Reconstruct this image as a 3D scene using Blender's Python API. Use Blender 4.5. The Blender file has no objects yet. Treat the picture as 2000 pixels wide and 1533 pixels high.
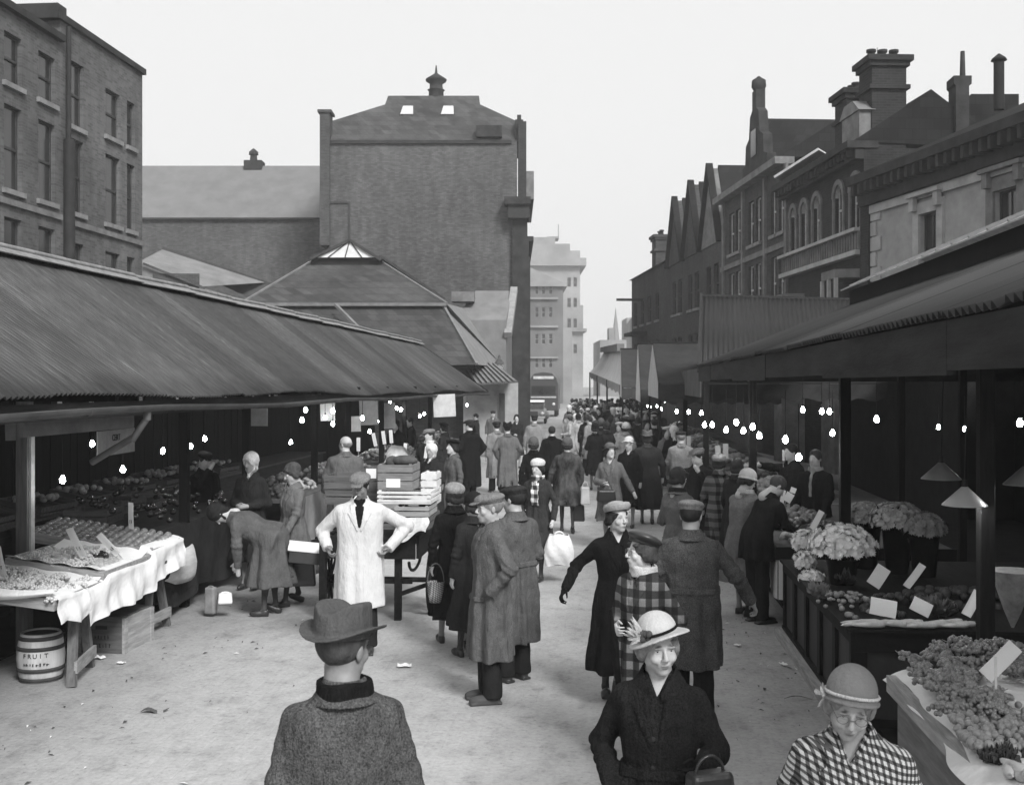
import bpy, math, random
import numpy as np
from mathutils import Vector, Matrix, Euler
R = math.radians
random.seed(7); rng = np.random.default_rng(11)
sc = bpy.context.scene; col = sc.collection
# ---------------------------------------------------------------- camera
HC = 2.6; FPX = 2200.0; YAW = R(4.936)
cam = bpy.data.cameras.new('camera'); camo = bpy.data.objects.new('camera', cam); col.objects.link(camo)
camo.location = (0, 0, HC); camo.rotation_euler = (R(90), 0, YAW)
cam.sensor_width = 36; cam.lens = 36*FPX/2000; cam.shift_y = -16.5/2000
cam.clip_start = .05; cam.clip_end = 3000
cam.dof.use_dof = True; cam.dof.focus_distance = 9.5; cam.dof.aperture_fstop = 7
sc.camera = camo
# ---------------------------------------------------------------- world, sun, exposure
SUN_EL, SUN_AZ = R(40), R(148)      # azimuth measured clockwise from +Y: behind the camera, to the right
w = bpy.data.worlds.new('World'); sc.world = w; w.use_nodes = True
nt = w.node_tree; nt.nodes.clear()
sky = nt.nodes.new('ShaderNodeTexSky'); sky.sky_type = 'NISHITA'; sky.sun_disc = False
sky.sun_elevation = SUN_EL; sky.sun_rotation = SUN_AZ; sky.dust_density = 4; sky.air_density = 1.5
bw = nt.nodes.new('ShaderNodeRGBToBW'); mx = nt.nodes.new('ShaderNodeMix'); mx.data_type = 'FLOAT'
mx.inputs[0].default_value = .86; mx.inputs[3].default_value = 6.6
bg = nt.nodes.new('ShaderNodeBackground'); bg.inputs[1].default_value = .094
wo = nt.nodes.new('ShaderNodeOutputWorld')
nt.links.new(sky.outputs[0], bw.inputs[0]); nt.links.new(bw.outputs[0], mx.inputs[2])
nt.links.new(mx.outputs[0], bg.inputs[0]); nt.links.new(bg.outputs[0], wo.inputs[0])
sl = bpy.data.lights.new('sun', 'SUN'); so = bpy.data.objects.new('sun', sl); col.objects.link(so)
sl.energy = 2.8; sl.angle = R(18); sl.color = (1, 1, 1)
so.rotation_euler = (math.pi/2-SUN_EL, 0, -SUN_AZ+math.pi)
sc.view_settings.view_transform = 'Standard'; sc.view_settings.look = 'None'
sc.view_settings.gamma = 1; sc.view_settings.exposure = .68
try:
    sc.cycles.use_denoising = True; sc.cycles.max_bounces = 6; sc.cycles.volume_bounces = 0
except Exception: pass
# ---------------------------------------------------------------- pixel helpers (photo 2000x1533 -> place)
CA, SA = math.cos(YAW), math.sin(YAW)
def W(px, py, D):
    x = (px-1000)/FPX*D
    return Vector((x*CA-D*SA, x*SA+D*CA, HC-(py-750)/FPX*D))
def G(px, py, z=0):
    return W(px, py, FPX*(HC-z)/(py-750))
def yX(px, X):                       # depth and world Y of pixel column px on the plane x = X
    D = X/(((px-1000)/FPX)*CA-SA)
    return D, ((px-1000)/FPX*SA+CA)*D
# ---------------------------------------------------------------- objects
def tag(o, label=None, cat=None, group=None, kind=None):
    if label: o['label'] = label
    if cat: o['category'] = cat
    if group: o['group'] = group
    if kind: o['kind'] = kind
    return o
def empty(name, loc=(0, 0, 0), rz=0, label=None, cat=None, group=None):
    o = bpy.data.objects.new(name, None); col.objects.link(o); o.location = loc; o.rotation_euler = (0, 0, rz)
    o.empty_display_size = .1
    return tag(o, label, cat, group)
def copy_tree(o, parent=None):
    c = o.copy(); col.objects.link(c)
    if parent: c.parent = parent
    for ch in o.children: copy_tree(ch, c)
    return c
def fastmesh(name, V, Q, smooth=True, mats=(), mi=None):
    m = bpy.data.meshes.new(name); V = np.asarray(V, np.float32); Q = np.asarray(Q, np.int32)
    m.vertices.add(len(V)); m.vertices.foreach_set('co', V.ravel())
    n = Q.shape[1]
    m.loops.add(Q.size); m.loops.foreach_set('vertex_index', Q.ravel())
    m.polygons.add(len(Q)); m.polygons.foreach_set('loop_start', np.arange(0, Q.size, n, dtype=np.int32))
    if mi is not None: m.polygons.foreach_set('material_index', np.asarray(mi, np.int32))
    m.polygons.foreach_set('use_smooth', np.full(len(Q), smooth))
    m.update(calc_edges=True); m.validate()
    for a in mats: m.materials.append(a)
    return m
def link(name, mesh, parent=None, loc=None, rz=0):
    o = bpy.data.objects.new(name, mesh); col.objects.link(o)
    if parent: o.parent = parent
    if loc is not None: o.location = loc
    o.rotation_euler = (0, 0, rz)
    return o
class MB:
    def __init__(s): s.v = []; s.f = []; s.m = []; s.mi = 0; s.sm = []
    def add(s, vs, fs, smooth=False):
        b = len(s.v); s.v += [tuple(v) for v in vs]; s.f += [tuple(b+i for i in f) for f in fs]
        s.m += [s.mi]*len(fs); s.sm += [smooth]*len(fs); return s
    def box(s, c, d, rot=None):
        h = [x/2 for x in d]
        vs = [Vector((sx*h[0], sy*h[1], sz*h[2])) for sx in (-1, 1) for sy in (-1, 1) for sz in (-1, 1)]
        if rot is not None: M = rot if isinstance(rot, Matrix) else Euler(rot).to_matrix(); vs = [M@v for v in vs]
        vs = [v+Vector(c) for v in vs]
        return s.add(vs, [(0, 1, 3, 2), (4, 6, 7, 5), (0, 4, 5, 1), (2, 3, 7, 6), (0, 2, 6, 4), (1, 5, 7, 3)])
    def bx(s, x0, x1, y0, y1, z0, z1): return s.box(((x0+x1)/2, (y0+y1)/2, (z0+z1)/2), (x1-x0, y1-y0, z1-z0))
    def bar(s, p, q, wd, hh, up=(0, 0, 1)):
        p, q = Vector(p), Vector(q); d = (q-p).normalized(); u = Vector(up)
        if abs(d.dot(u)) > .98: u = Vector((0, 1, 0))
        x = d.cross(u).normalized(); z = x.cross(d)
        vs = [a+x*sx*wd/2+z*sz*hh/2 for a in (p, q) for sx, sz in ((-1, -1), (1, -1), (1, 1), (-1, 1))]
        return s.add(vs, [(3, 2, 1, 0), (4, 5, 6, 7), (0, 1, 5, 4), (1, 2, 6, 5), (2, 3, 7, 6), (3, 0, 4, 7)])
    def tube(s, p, q, r1, r2=None, n=12, cap=True):
        r2 = r1 if r2 is None else r2; p, q = Vector(p), Vector(q); d = (q-p).normalized()
        u = Vector((0, 0, 1)) if abs(d.z) < .95 else Vector((1, 0, 0)); x = d.cross(u).normalized(); y = d.cross(x)
        vs = [c+(x*math.cos(2*math.pi*i/n)+y*math.sin(2*math.pi*i/n))*r for c, r in ((p, r1), (q, r2)) for i in range(n)]
        s.add(vs, [(i, (i+1) % n, n+(i+1) % n, n+i) for i in range(n)], True)
        if cap: s.add([vs[i] for i in range(n)], [tuple(range(n-1, -1, -1))]); s.add([vs[n+i] for i in range(n)], [tuple(range(n))])
        return s
    def path(s, pts, r, n=8):
        for a, b in zip(pts, pts[1:]): s.tube(a, b, r, r, n)
        return s
    def lathe(s, prof, c=(0, 0, 0), n=24, sx=1, sy=1):
        vs = []; k = len(prof)
        for r, z in prof:
            for i in range(n):
                a = 2*math.pi*i/n; vs.append((c[0]+r*math.cos(a)*sx, c[1]+r*math.sin(a)*sy, c[2]+z))
        fs = [(j*n+i, j*n+(i+1) % n, (j+1)*n+(i+1) % n, (j+1)*n+i) for j in range(k-1) for i in range(n)]
        s.add(vs, fs, True)
        if prof[0][0] > 1e-4: s.add([vs[i] for i in range(n)], [tuple(range(n-1, -1, -1))])
        if prof[-1][0] > 1e-4: s.add([vs[(k-1)*n+i] for i in range(n)], [tuple(range(n))])
        return s
    def ball(s, c, r, n=10, m=6, sq=(1, 1, 1)):
        prof = [(max(1e-5, math.sin(math.pi*j/m)), -math.cos(math.pi*j/m)) for j in range(m+1)]
        vs = [(c[0]+a*r*sq[0]*math.cos(2*math.pi*i/n), c[1]+a*r*sq[1]*math.sin(2*math.pi*i/n), c[2]+b*r*sq[2]) for a, b in prof for i in range(n)]
        return s.add(vs, [(j*n+i, j*n+(i+1) % n, (j+1)*n+(i+1) % n, (j+1)*n+i) for j in range(m) for i in range(n)], True)
    def prism(s, poly, axis, a, b):      # polygon in the plane across axis, from a to b
        n = len(poly); vs = []
        for t in (a, b):
            for (u, v) in poly: vs.append({0: (t, u, v), 1: (u, t, v), 2: (u, v, t)}[axis])
        return s.add(vs, [tuple(range(n)), tuple(range(2*n-1, n-1, -1))]+[(i, i+n, (i+1) % n+n, (i+1) % n) for i in range(n)])
    def grid(s, F, nu, nv, smooth=True, thick=0):
        P = [[Vector(F(i/nu, j/nv)) for j in range(nv+1)] for i in range(nu+1)]
        vs = [p for r in P for p in r]; q = [(i*(nv+1)+j, (i+1)*(nv+1)+j, (i+1)*(nv+1)+j+1, i*(nv+1)+j+1) for i in range(nu) for j in range(nv)]
        s.add(vs, q, smooth)
        if thick:
            n0 = (P[1][0]-P[0][0]).cross(P[0][1]-P[0][0]).normalized()*thick
            s.add([v-n0 for v in vs], [f[::-1] for f in q], smooth)
            ed = [i*(nv+1) for i in range(nu+1)]+[nu*(nv+1)+j for j in range(1, nv+1)]+[i*(nv+1)+nv for i in range(nu-1, -1, -1)]+[j for j in range(nv-1, 0, -1)]
            k = len(ed); s.add([vs[i] for i in ed]+[vs[i]-n0 for i in ed], [((i+1) % k, i, k+i, k+(i+1) % k) for i in range(k)])
        return s
    def build(s, name, mat, parent=None, loc=None, rz=0, fix=True, bevel=0):
        m = bpy.data.meshes.new(name); m.from_pydata([tuple(v) for v in s.v], [], s.f)
        for a in (mat if isinstance(mat, (list, tuple)) else [mat]): m.materials.append(a)
        m.polygons.foreach_set('material_index', s.m); m.polygons.foreach_set('use_smooth', s.sm)
        if fix:
            import bmesh
            b = bmesh.new(); b.from_mesh(m); bmesh.ops.recalc_face_normals(b, faces=b.faces); b.to_mesh(m); b.free()
        m.update(); o = link(name, m, parent, loc, rz)
        if bevel:
            bm_ = o.modifiers.new('bevel', 'BEVEL'); bm_.width = bevel; bm_.segments = 2; bm_.limit_method = 'ANGLE'
        return o
# ---------------------------------------------------------------- materials
_mats = {}
def nodes(name):
    m = bpy.data.materials.new(name); m.use_nodes = True; t = m.node_tree
    return m, t, t.nodes['Principled BSDF']
def N(t, typ, **kw):
    n = t.nodes.new('ShaderNode'+typ)
    for k, v in kw.items():
        if k[0] == 'i': n.inputs[int(k[1:])].default_value = v
        else: setattr(n, k, v)
    return n
def L(t, a, b): t.links.new(a, b)
def g3(v): return (v, v, v, 1)
def mathn(t, op, a, b=None):
    n = t.nodes.new('ShaderNodeMath'); n.operation = op
    for i, x in enumerate((a, b)):
        if x is None: continue
        if isinstance(x, (int, float)): n.inputs[i].default_value = x
        else: L(t, x, n.inputs[i])
    return n.outputs[0]
def ramp(t, fac, stops):
    r = t.nodes.new('ShaderNodeValToRGB'); L(t, fac, r.inputs[0]); e = r.color_ramp.elements
    while len(e) < len(stops): e.new(.5)
    for k, (p, v) in zip(e, stops): k.position = p; k.color = g3(v)
    return r.outputs[0]
def bumpn(t, b, h, strength=.3, dist=.01):
    n = N(t, 'Bump', i0=strength, i1=dist); L(t, h, n.inputs['Height']); L(t, n.outputs[0], b.inputs['Normal'])
def coords(t, scale=(1, 1, 1), rot=(0, 0, 0)):
    c = N(t, 'TexCoord'); m = N(t, 'Mapping'); m.inputs['Scale'].default_value = scale; m.inputs['Rotation'].default_value = rot
    L(t, c.outputs['Object'], m.inputs[0]); return m.outputs[0]
def noise(t, vec, s, det=4, rough=.6):
    n = N(t, 'TexNoise'); n.inputs['Scale'].default_value = s; n.inputs['Detail'].default_value = det; n.inputs['Roughness'].default_value = rough
    L(t, vec, n.inputs['Vector']); return n.outputs[0]
def mat(v, rough=.85, var=.25, s=3, bump=.25, bs=60, sc3=(1, 1, 1), spec=None, key=None, metal=0, bd=.01):
    if spec is None: spec = .3 if v > .1 else .1
    k = (v, rough, var, s, bump, bs, sc3, spec, key, metal)
    if k in _mats: return _mats[k]
    m, t, b = nodes(key or 'grey_%03d' % int(v*1000)); c = coords(t, sc3)
    f = noise(t, c, s, 5, .65); L(t, ramp(t, f, [(.3, v*(1-var)), (.7, v*(1+var))]), b.inputs['Base Color'])
    b.inputs['Roughness'].default_value = rough; b.inputs['Specular IOR Level'].default_value = spec; b.inputs['Metallic'].default_value = metal
    if bump: bumpn(t, b, noise(t, c, bs, 3), bump, bd)
    _mats[k] = m; return m
def cloth(v, weave=.35, key='cloth', soft=.22, tint=.35):
    k = ('cloth', v, weave, key)
    if k in _mats: return _mats[k]
    m, t, b = nodes(key); c = coords(t)
    n1 = noise(t, c, 9, 4, .6); n2 = noise(t, c, 130, 3, .8)
    a = ramp(t, n1, [(.25, v*(1-soft)), (.75, v*(1+soft))]); a2 = ramp(t, n2, [(.3, 1-tint), (.7, 1+tint)])
    mm = N(t, 'Mix', data_type='RGBA', blend_type='MULTIPLY'); mm.inputs[0].default_value = 1
    L(t, a, mm.inputs[6]); L(t, a2, mm.inputs[7]); L(t, mm.outputs[2], b.inputs['Base Color'])
    b.inputs['Roughness'].default_value = 1; b.inputs['Specular IOR Level'].default_value = .06
    h = mathn(t, 'ADD', mathn(t, 'MULTIPLY', noise(t, coords(t, (1, 1, .35)), 13, 4, .65), 1.3), mathn(t, 'MULTIPLY', n2, .14))
    bumpn(t, b, h, weave*1.3, .05); _mats[k] = m; return m
def check(v1, v2, v3, s, key, diag=0, w=.5, fine=False):
    """woven check: bands across and up, crossing to the light tone"""
    m, t, b = nodes(key); c = N(t, 'TexCoord'); sp = N(t, 'SeparateXYZ'); L(t, c.outputs['Object'], sp.inputs[0])
    u = mathn(t, 'ADD', sp.outputs[0], mathn(t, 'MULTIPLY', sp.outputs[1], .75)); z = sp.outputs[2]
    if diag: z = mathn(t, 'ADD', z, mathn(t, 'MULTIPLY', sp.outputs[0], diag))
    def band(x):
        f = mathn(t, 'FRACT', mathn(t, 'DIVIDE', mathn(t, 'ADD', x, 50.0), s)); return mathn(t, 'LESS_THAN', f, w)
    a = mathn(t, 'ADD', band(u), band(z)); a = mathn(t, 'MULTIPLY', a, .5)
    r = t.nodes.new('ShaderNodeValToRGB'); r.color_ramp.interpolation = 'CONSTANT'; L(t, a, r.inputs[0])
    e = r.color_ramp.elements; e.new(.5); e[0].position = 0; e[1].position = .3; e[2].position = .8
    for k, v in zip(e, (v1, v2, v3)): k.color = g3(v)
    n = noise(t, c.outputs['Object'], 250, 2); mm = N(t, 'Mix', data_type='RGBA', blend_type='MULTIPLY'); mm.inputs[0].default_value = 1
    L(t, r.outputs[0], mm.inputs[6]); L(t, ramp(t, n, [(.3, .75), (.7, 1.25)]), mm.inputs[7]); L(t, mm.outputs[2], b.inputs['Base Color'])
    b.inputs['Roughness'].default_value = .95; b.inputs['Specular IOR Level'].default_value = .1
    bumpn(t, b, noise(t, coords(t, (1, 1, .4)), 14, 3), .35, .03); return m
def brick(v, mortar, key, scale=1.0, bw=.23, bh=.075, dirt=.35, big=.35):
    k = ('brick', v, mortar, key)
    if k in _mats: return _mats[k]
    m, t, b = nodes(key); c = N(t, 'TexCoord'); sp = N(t, 'SeparateXYZ'); L(t, c.outputs['Object'], sp.inputs[0])
    cb = N(t, 'CombineXYZ'); L(t, mathn(t, 'ADD', sp.outputs[0], sp.outputs[1]), cb.inputs[0]); L(t, sp.outputs[2], cb.inputs[1])
    br = N(t, 'TexBrick'); L(t, cb.outputs[0], br.inputs[0])
    br.inputs['Color1'].default_value = g3(v*.75); br.inputs['Color2'].default_value = g3(v*1.25); br.inputs['Mortar'].default_value = g3(mortar)
    br.inputs['Scale'].default_value = 1; br.inputs['Mortar Size'].default_value = .008*scale; br.inputs['Brick Width'].default_value = bw*scale; br.inputs['Row Height'].default_value = bh*scale
    n = noise(t, coords(t, (1, 1, .5)), big, 6, .65); n2 = noise(t, coords(t, (1, 1, .25)), 2.2, 5, .7)
    mm = N(t, 'Mix', data_type='RGBA', blend_type='MULTIPLY'); mm.inputs[0].default_value = 1
    L(t, br.outputs[0], mm.inputs[6]); L(t, ramp(t, n, [(.3, 1-dirt), (.7, 1+dirt)]), mm.inputs[7])
    m2 = N(t, 'Mix', data_type='RGBA', blend_type='MULTIPLY'); m2.inputs[0].default_value = 1
    L(t, mm.outputs[2], m2.inputs[6]); L(t, ramp(t, n2, [(.3, .8), (.7, 1.2)]), m2.inputs[7]); L(t, m2.outputs[2], b.inputs['Base Color'])
    b.inputs['Roughness'].default_value = .95; b.inputs['Specular IOR Level'].default_value = .08
    bumpn(t, b, br.outputs['Fac'], -.4, .01); _mats[k] = m; return m
def emit(v, key):
    m, t, b = nodes(key); b.inputs['Base Color'].default_value = g3(.9); b.inputs['Emission Color'].default_value = g3(1); b.inputs['Emission Strength'].default_value = v
    return m
def wood(v, key='wood', axis=0, s=5, var=.35, rough=.75):
    sc3 = [6, 6, 6]; sc3[axis] = .6
    return mat(v, rough, var, s, .3, 30, tuple(sc3), .3 if v > .1 else .08, key)
glass = mat(.02, .12, .3, 1.5, 0, 1, key='window_glass', spec=.6)
# ================================================================ ground and haze
def ground_mat():
    m, t, b = nodes('worn_sett_paving'); c = coords(t)
    n1 = noise(t, c, .35, 6, .65); n2 = noise(t, coords(t, (1, .7, 1)), 4.2, 8, .72); n3 = noise(t, c, 24, 5, .7)
    br = N(t, 'TexBrick'); L(t, coords(t, (1, 1, 1), (0, 0, R(90))), br.inputs[0])
    # cross-street courses of granite setts
    br.inputs['Scale'].default_value = 1; br.inputs['Brick Width'].default_value = .24; br.inputs['Row Height'].default_value = .12
    br.inputs['Mortar Size'].default_value = .012; br.inputs['Mortar Smooth'].default_value = .8
    br.inputs['Color1'].default_value = g3(.98); br.inputs['Color2'].default_value = g3(1.02); br.inputs['Mortar'].default_value = g3(.985)
    def mul(a, bb):
        mm = N(t, 'Mix', data_type='RGBA', blend_type='MULTIPLY'); mm.inputs[0].default_value = 1; L(t, a, mm.inputs[6]); L(t, bb, mm.inputs[7]); return mm.outputs[2]
    sp = N(t, 'SeparateXYZ'); L(t, c, sp.inputs[0])
    # trodden wet dirt along both rows of stalls
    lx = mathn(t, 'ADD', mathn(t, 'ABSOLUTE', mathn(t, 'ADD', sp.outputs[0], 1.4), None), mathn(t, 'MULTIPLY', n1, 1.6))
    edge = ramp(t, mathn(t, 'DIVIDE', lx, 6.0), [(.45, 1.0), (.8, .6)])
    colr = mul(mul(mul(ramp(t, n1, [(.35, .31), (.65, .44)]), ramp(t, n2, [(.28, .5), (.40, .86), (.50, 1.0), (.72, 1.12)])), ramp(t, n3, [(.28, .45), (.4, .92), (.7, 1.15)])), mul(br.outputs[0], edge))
    L(t, colr, b.inputs['Base Color']); b.inputs['Roughness'].default_value = .75; b.inputs['Specular IOR Level'].default_value = .3
    h = mathn(t, 'ADD', mathn(t, 'MULTIPLY', br.outputs['Fac'], -.10), mathn(t, 'ADD', mathn(t, 'MULTIPLY', n2, 1.2), mathn(t, 'MULTIPLY', n3, .5)))
    bumpn(t, b, h, .45, .02); return m
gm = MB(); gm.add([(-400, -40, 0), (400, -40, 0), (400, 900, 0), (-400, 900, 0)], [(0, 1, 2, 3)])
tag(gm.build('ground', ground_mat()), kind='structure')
hz = MB(); hz.bx(-150, 150, -25, 330, -1, 48)
hm, ht, hb = nodes('haze_air'); ht.nodes.remove(hb)
hv = N(ht, 'VolumePrincipled'); hv.inputs['Color'].default_value = g3(.97); hv.inputs['Density'].default_value = .0013; hv.inputs['Anisotropy'].default_value = .1
L(ht, hv.outputs[0], ht.nodes['Material Output'].inputs['Volume'])
tag(hz.build('haze', hm), kind='stuff')
# ================================================================ corrugated roofs and stall frames
def roof_mat(v, key, axis):
    """streaks run down the slope: fast change along the ridge axis"""
    sc_ = [.35, .35, .35]; sc_[axis] = 12
    m, t, b = nodes(key); c = coords(t, tuple(sc_)); n = noise(t, c, 1.3, 6, .75); n0 = noise(t, coords(t), .5, 4)
    sh = coords(t, tuple(1.25 if i == axis else .001 for i in range(3)))
    wn = N(t, 'TexWhiteNoise', noise_dimensions='3D'); fl = N(t, 'VectorMath', operation='FLOOR'); L(t, sh, fl.inputs[0]); L(t, fl.outputs[0], wn.inputs[0])
    mm = N(t, 'Mix', data_type='RGBA', blend_type='MULTIPLY'); mm.inputs[0].default_value = 1
    L(t, ramp(t, n, [(.28, v*.4), (.46, v*.9), (.6, v*1.3), (.75, v*2.4)]), mm.inputs[6]); L(t, ramp(t, n0, [(.3, .58), (.7, 1.4)]), mm.inputs[7])
    m2 = N(t, 'Mix', data_type='RGBA', blend_type='MULTIPLY'); m2.inputs[0].default_value = 1
    L(t, mm.outputs[2], m2.inputs[6]); L(t, ramp(t, wn.outputs[0], [(0, .7), (1, 1.35)]), m2.inputs[7]); L(t, m2.outputs[2], b.inputs['Base Color'])
    b.inputs['Roughness'].default_value = .6; b.inputs['Specular IOR Level'].default_value = .4
    bumpn(t, b, n, .3, .01); return m
def corrugated(name, A, B, C, Dd, mt, parent, wave=.076, amp=.015, thick=.004, sag=0, rows=3, lip=0):
    """sheet from eave edge A-B up to ridge edge D-C; waves run from eave to ridge"""
    A, B, C, Dd = map(Vector, (A, B, C, Dd)); nrm = (B-A).cross(Dd-A).normalized()
    n = max(8, int((B-A).length/wave*6)); U = np.linspace(0, 1, n+1)
    ln = (B-A).length; V = []; Q = []
    for j in range(rows+1):
        v = j/rows
        for u in U:
            p = (A*(1-u)+B*u)*(1-v)+(Dd*(1-u)+C*u)*v
            s = u*ln; off = amp*math.cos(2*math.pi*s/wave)
            sheet = math.floor(s/.72); hsh = math.sin(sheet*12.9898)*43758.5453; hsh -= math.floor(hsh)
            off += (hsh-.5)*.012
            p = p+nrm*off
            if sag: p = p+Vector((0, 0, -sag*(1-v)*(math.sin(s*.9)*.5+math.sin(s*.37+1)*.5)))
            if j == 0: p = p+(A-Dd).normalized()*(hsh-.5)*.05
            V.append(p)
    m = n+1
    for j in range(rows):
        for i in range(n): Q.append((j*m+i, j*m+i+1, (j+1)*m+i+1, (j+1)*m+i))
    k = len(V); V2 = [v-nrm*thick for v in V]
    Q2 = [tuple(k+a for a in q[::-1]) for q in Q]
    Q3 = [(i+1, i, k+i, k+i+1) for i in range(n)]+[(rows*m+i, rows*m+i+1, k+rows*m+i+1, k+rows*m+i) for i in range(n)]
    Q3 += [(j*m, (j+1)*m, k+(j+1)*m, k+j*m) for j in range(rows)]+[((j+1)*m+n, j*m+n, k+j*m+n, k+(j+1)*m+n) for j in range(rows)]
    return link(name, fastmesh(name, [tuple(v) for v in V+V2], Q+Q2+Q3, True, [mt]), parent)
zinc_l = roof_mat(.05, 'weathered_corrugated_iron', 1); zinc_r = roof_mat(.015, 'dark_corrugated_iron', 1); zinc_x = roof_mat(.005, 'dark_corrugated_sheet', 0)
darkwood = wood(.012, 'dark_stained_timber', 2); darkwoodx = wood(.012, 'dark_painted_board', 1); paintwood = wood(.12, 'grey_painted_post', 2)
# ---- left stall: eave over the street, ridge behind, hipped far end
EX, EZ, RX, RZ = -4.1, 2.52, -6.0, 3.9
YN, YF = 3.0, 38.0
ls = empty('market_stall', (0, 0, 0), 0, 'long open stall with a rippled corrugated iron roof, left of the street', 'market stall')
BX = 2*RX-EX
corrugated('roof_sheet', (EX, YN, EZ), (EX, YF, EZ-.16), (RX, YF-2.4, RZ-.05), (RX, YN, RZ), zinc_l, ls, sag=.05, rows=6)
corrugated('roof_sheet', (BX, YF, EZ), (BX, YN, EZ), (RX, YN, RZ-.012), (RX, YF-2.4, RZ-.06), zinc_l, ls, wave=.152)
hp = MB(); hp.add([(EX+.02, YF+.01, EZ-.16), (BX, YF+.01, EZ-.1), (RX, YF-2.4, RZ-.03), (EX+.02, YF, EZ-.2), (BX, YF, EZ-.14), (RX, YF-2.4, RZ-.1)], [(0, 1, 2), (5, 4, 3), (0, 3, 4, 1)])
hp.build('hip_end', zinc_l, ls)
rc_ = MB()
yy = YN
while yy < YF-2.4:
    y2 = min(yy+1.8, YF-2.3); dz = random.uniform(-.012, .012)
    for sx in (-1, 1): rc_.bar((RX+sx*.055, yy, RZ+.035+dz-.04*(yy/38)), (RX+sx*.055, y2+.05, RZ+.035-dz-.04*(yy/38)), .15, .012, up=(sx*.62, 0, 1))
    rc_.tube((RX, yy, RZ+.07+dz), (RX, y2, RZ+.07-dz), .03, .03, 8)
    yy = y2
rc_.build('ridge_cap', mat(.2, .7, .35, 8, .2, 30, key='pale_lead_capping'), ls)
gt = MB()
yy = YN
while yy < YF:
    y2 = min(yy+1.83, YF); z = EZ-.09-.14*(yy/38)+.02*math.sin(yy*.8); z2 = EZ-.09-.14*(y2/38)+.02*math.sin(y2*.8)
    gt.grid(lambda u, v, a=yy, b=y2, c=z, d=z2: (EX+.03+.055*math.cos(math.pi*(1+v)), a+(b-a+.03)*u, c+(d-c)*u+.055*math.sin(math.pi*(1+v))), 1, 8, True, .004)
    gt.grid(lambda u, v, b=y2, d=z2: (EX+.03+.062*math.cos(math.pi*(1+v)), b-.03+.06*u, d+.062*math.sin(math.pi*(1+v))), 1, 8, True, .004)
    yy = y2
gt.build('gutter', mat(.1, .7, .35, 3, .2, 30, (1, .5, 1), key='painted_iron_gutter'), ls)
dp = MB(); yd = yX(283, EX)[1]; dp.tube((EX+.02, yd, EZ-.13), (EX+.02, yd, EZ-.24), .035); dp.tube((EX+.02, yd, EZ-.22), (EX-.12, yd, EZ-.42), .03); dp.tube((EX-.12, yd, EZ-.4), (EX-.5, yd+.02, EZ-.62), .03)
dp.build('downpipe', mat(.1, .7, .35, 3, .2, 30, key='painted_iron_pipe'), ls)
fb = MB(); fb.bx(EX-.12, EX-.09, YN, YF-.1, EZ-.2, EZ-.07); fb.build('fascia_board', wood(.03, 'grimy_fascia', 1), ls)
PX = -4.95
ypost = [yX(p, PX)[1] for p in (48, 360, 481, 614, 680, 745, 790, 840)]
for i, y in enumerate(ypost+[6.4, 4]):
    PXi = PX if i else -5.62
    if i == 0: y = yX(48, PXi)[1]
    p = MB(); p.box((PXi, y, (EZ+.25)/2), (.12 if i == 0 else .10, .12 if i == 0 else .10, EZ+.25)); p.build('post', paintwood if i < 1 else darkwood, ls, bevel=.008)
    if i == 0:
        q = MB(); q.bx(PXi+.063, PXi+.085, y-.035, y+.035, .9, 2.3); q.build('pipe_casing', mat(.42, .6, .3, 5, key='pale_batten'), ls)
for i, y in enumerate(sorted(ypost+[4, 6.4, 9.6])):
    p = MB(); p.bar((EX-.1, y+.14, EZ-.02), (BX+.1, y+.14, EZ-.02), .07, .1); p.bar((EX-.2, y+.14, EZ-.02), (RX, y+.14, RZ-.1), .06, .09); p.bar((BX+.2, y+.14, EZ-.02), (RX, y+.14, RZ-.1), .06, .09)
    p.build('roof_truss', darkwood, ls)
fl = MB(); fl.bx(BX+.1, -5.7, YN, YF-.5, .003, .03); fl.build('shade_floor_sheet', mat(.015, .9, .4, 4, .4, key='floor_shade_left'), ls)  # added dark sheet, its colour stands in for shade under the roof
bw_ = MB()
yy = YN
while yy < 37:
    h = 2.45 if random.random() < .9 else 2.2
    bw_.bx(BX+.05, BX+.075+random.uniform(0, .01), yy+.004, yy+.196, 0, h); yy += .2
bw_.build('rear_boarding', wood(.010, 'dark_rear_boards', 2), ls)
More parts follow.
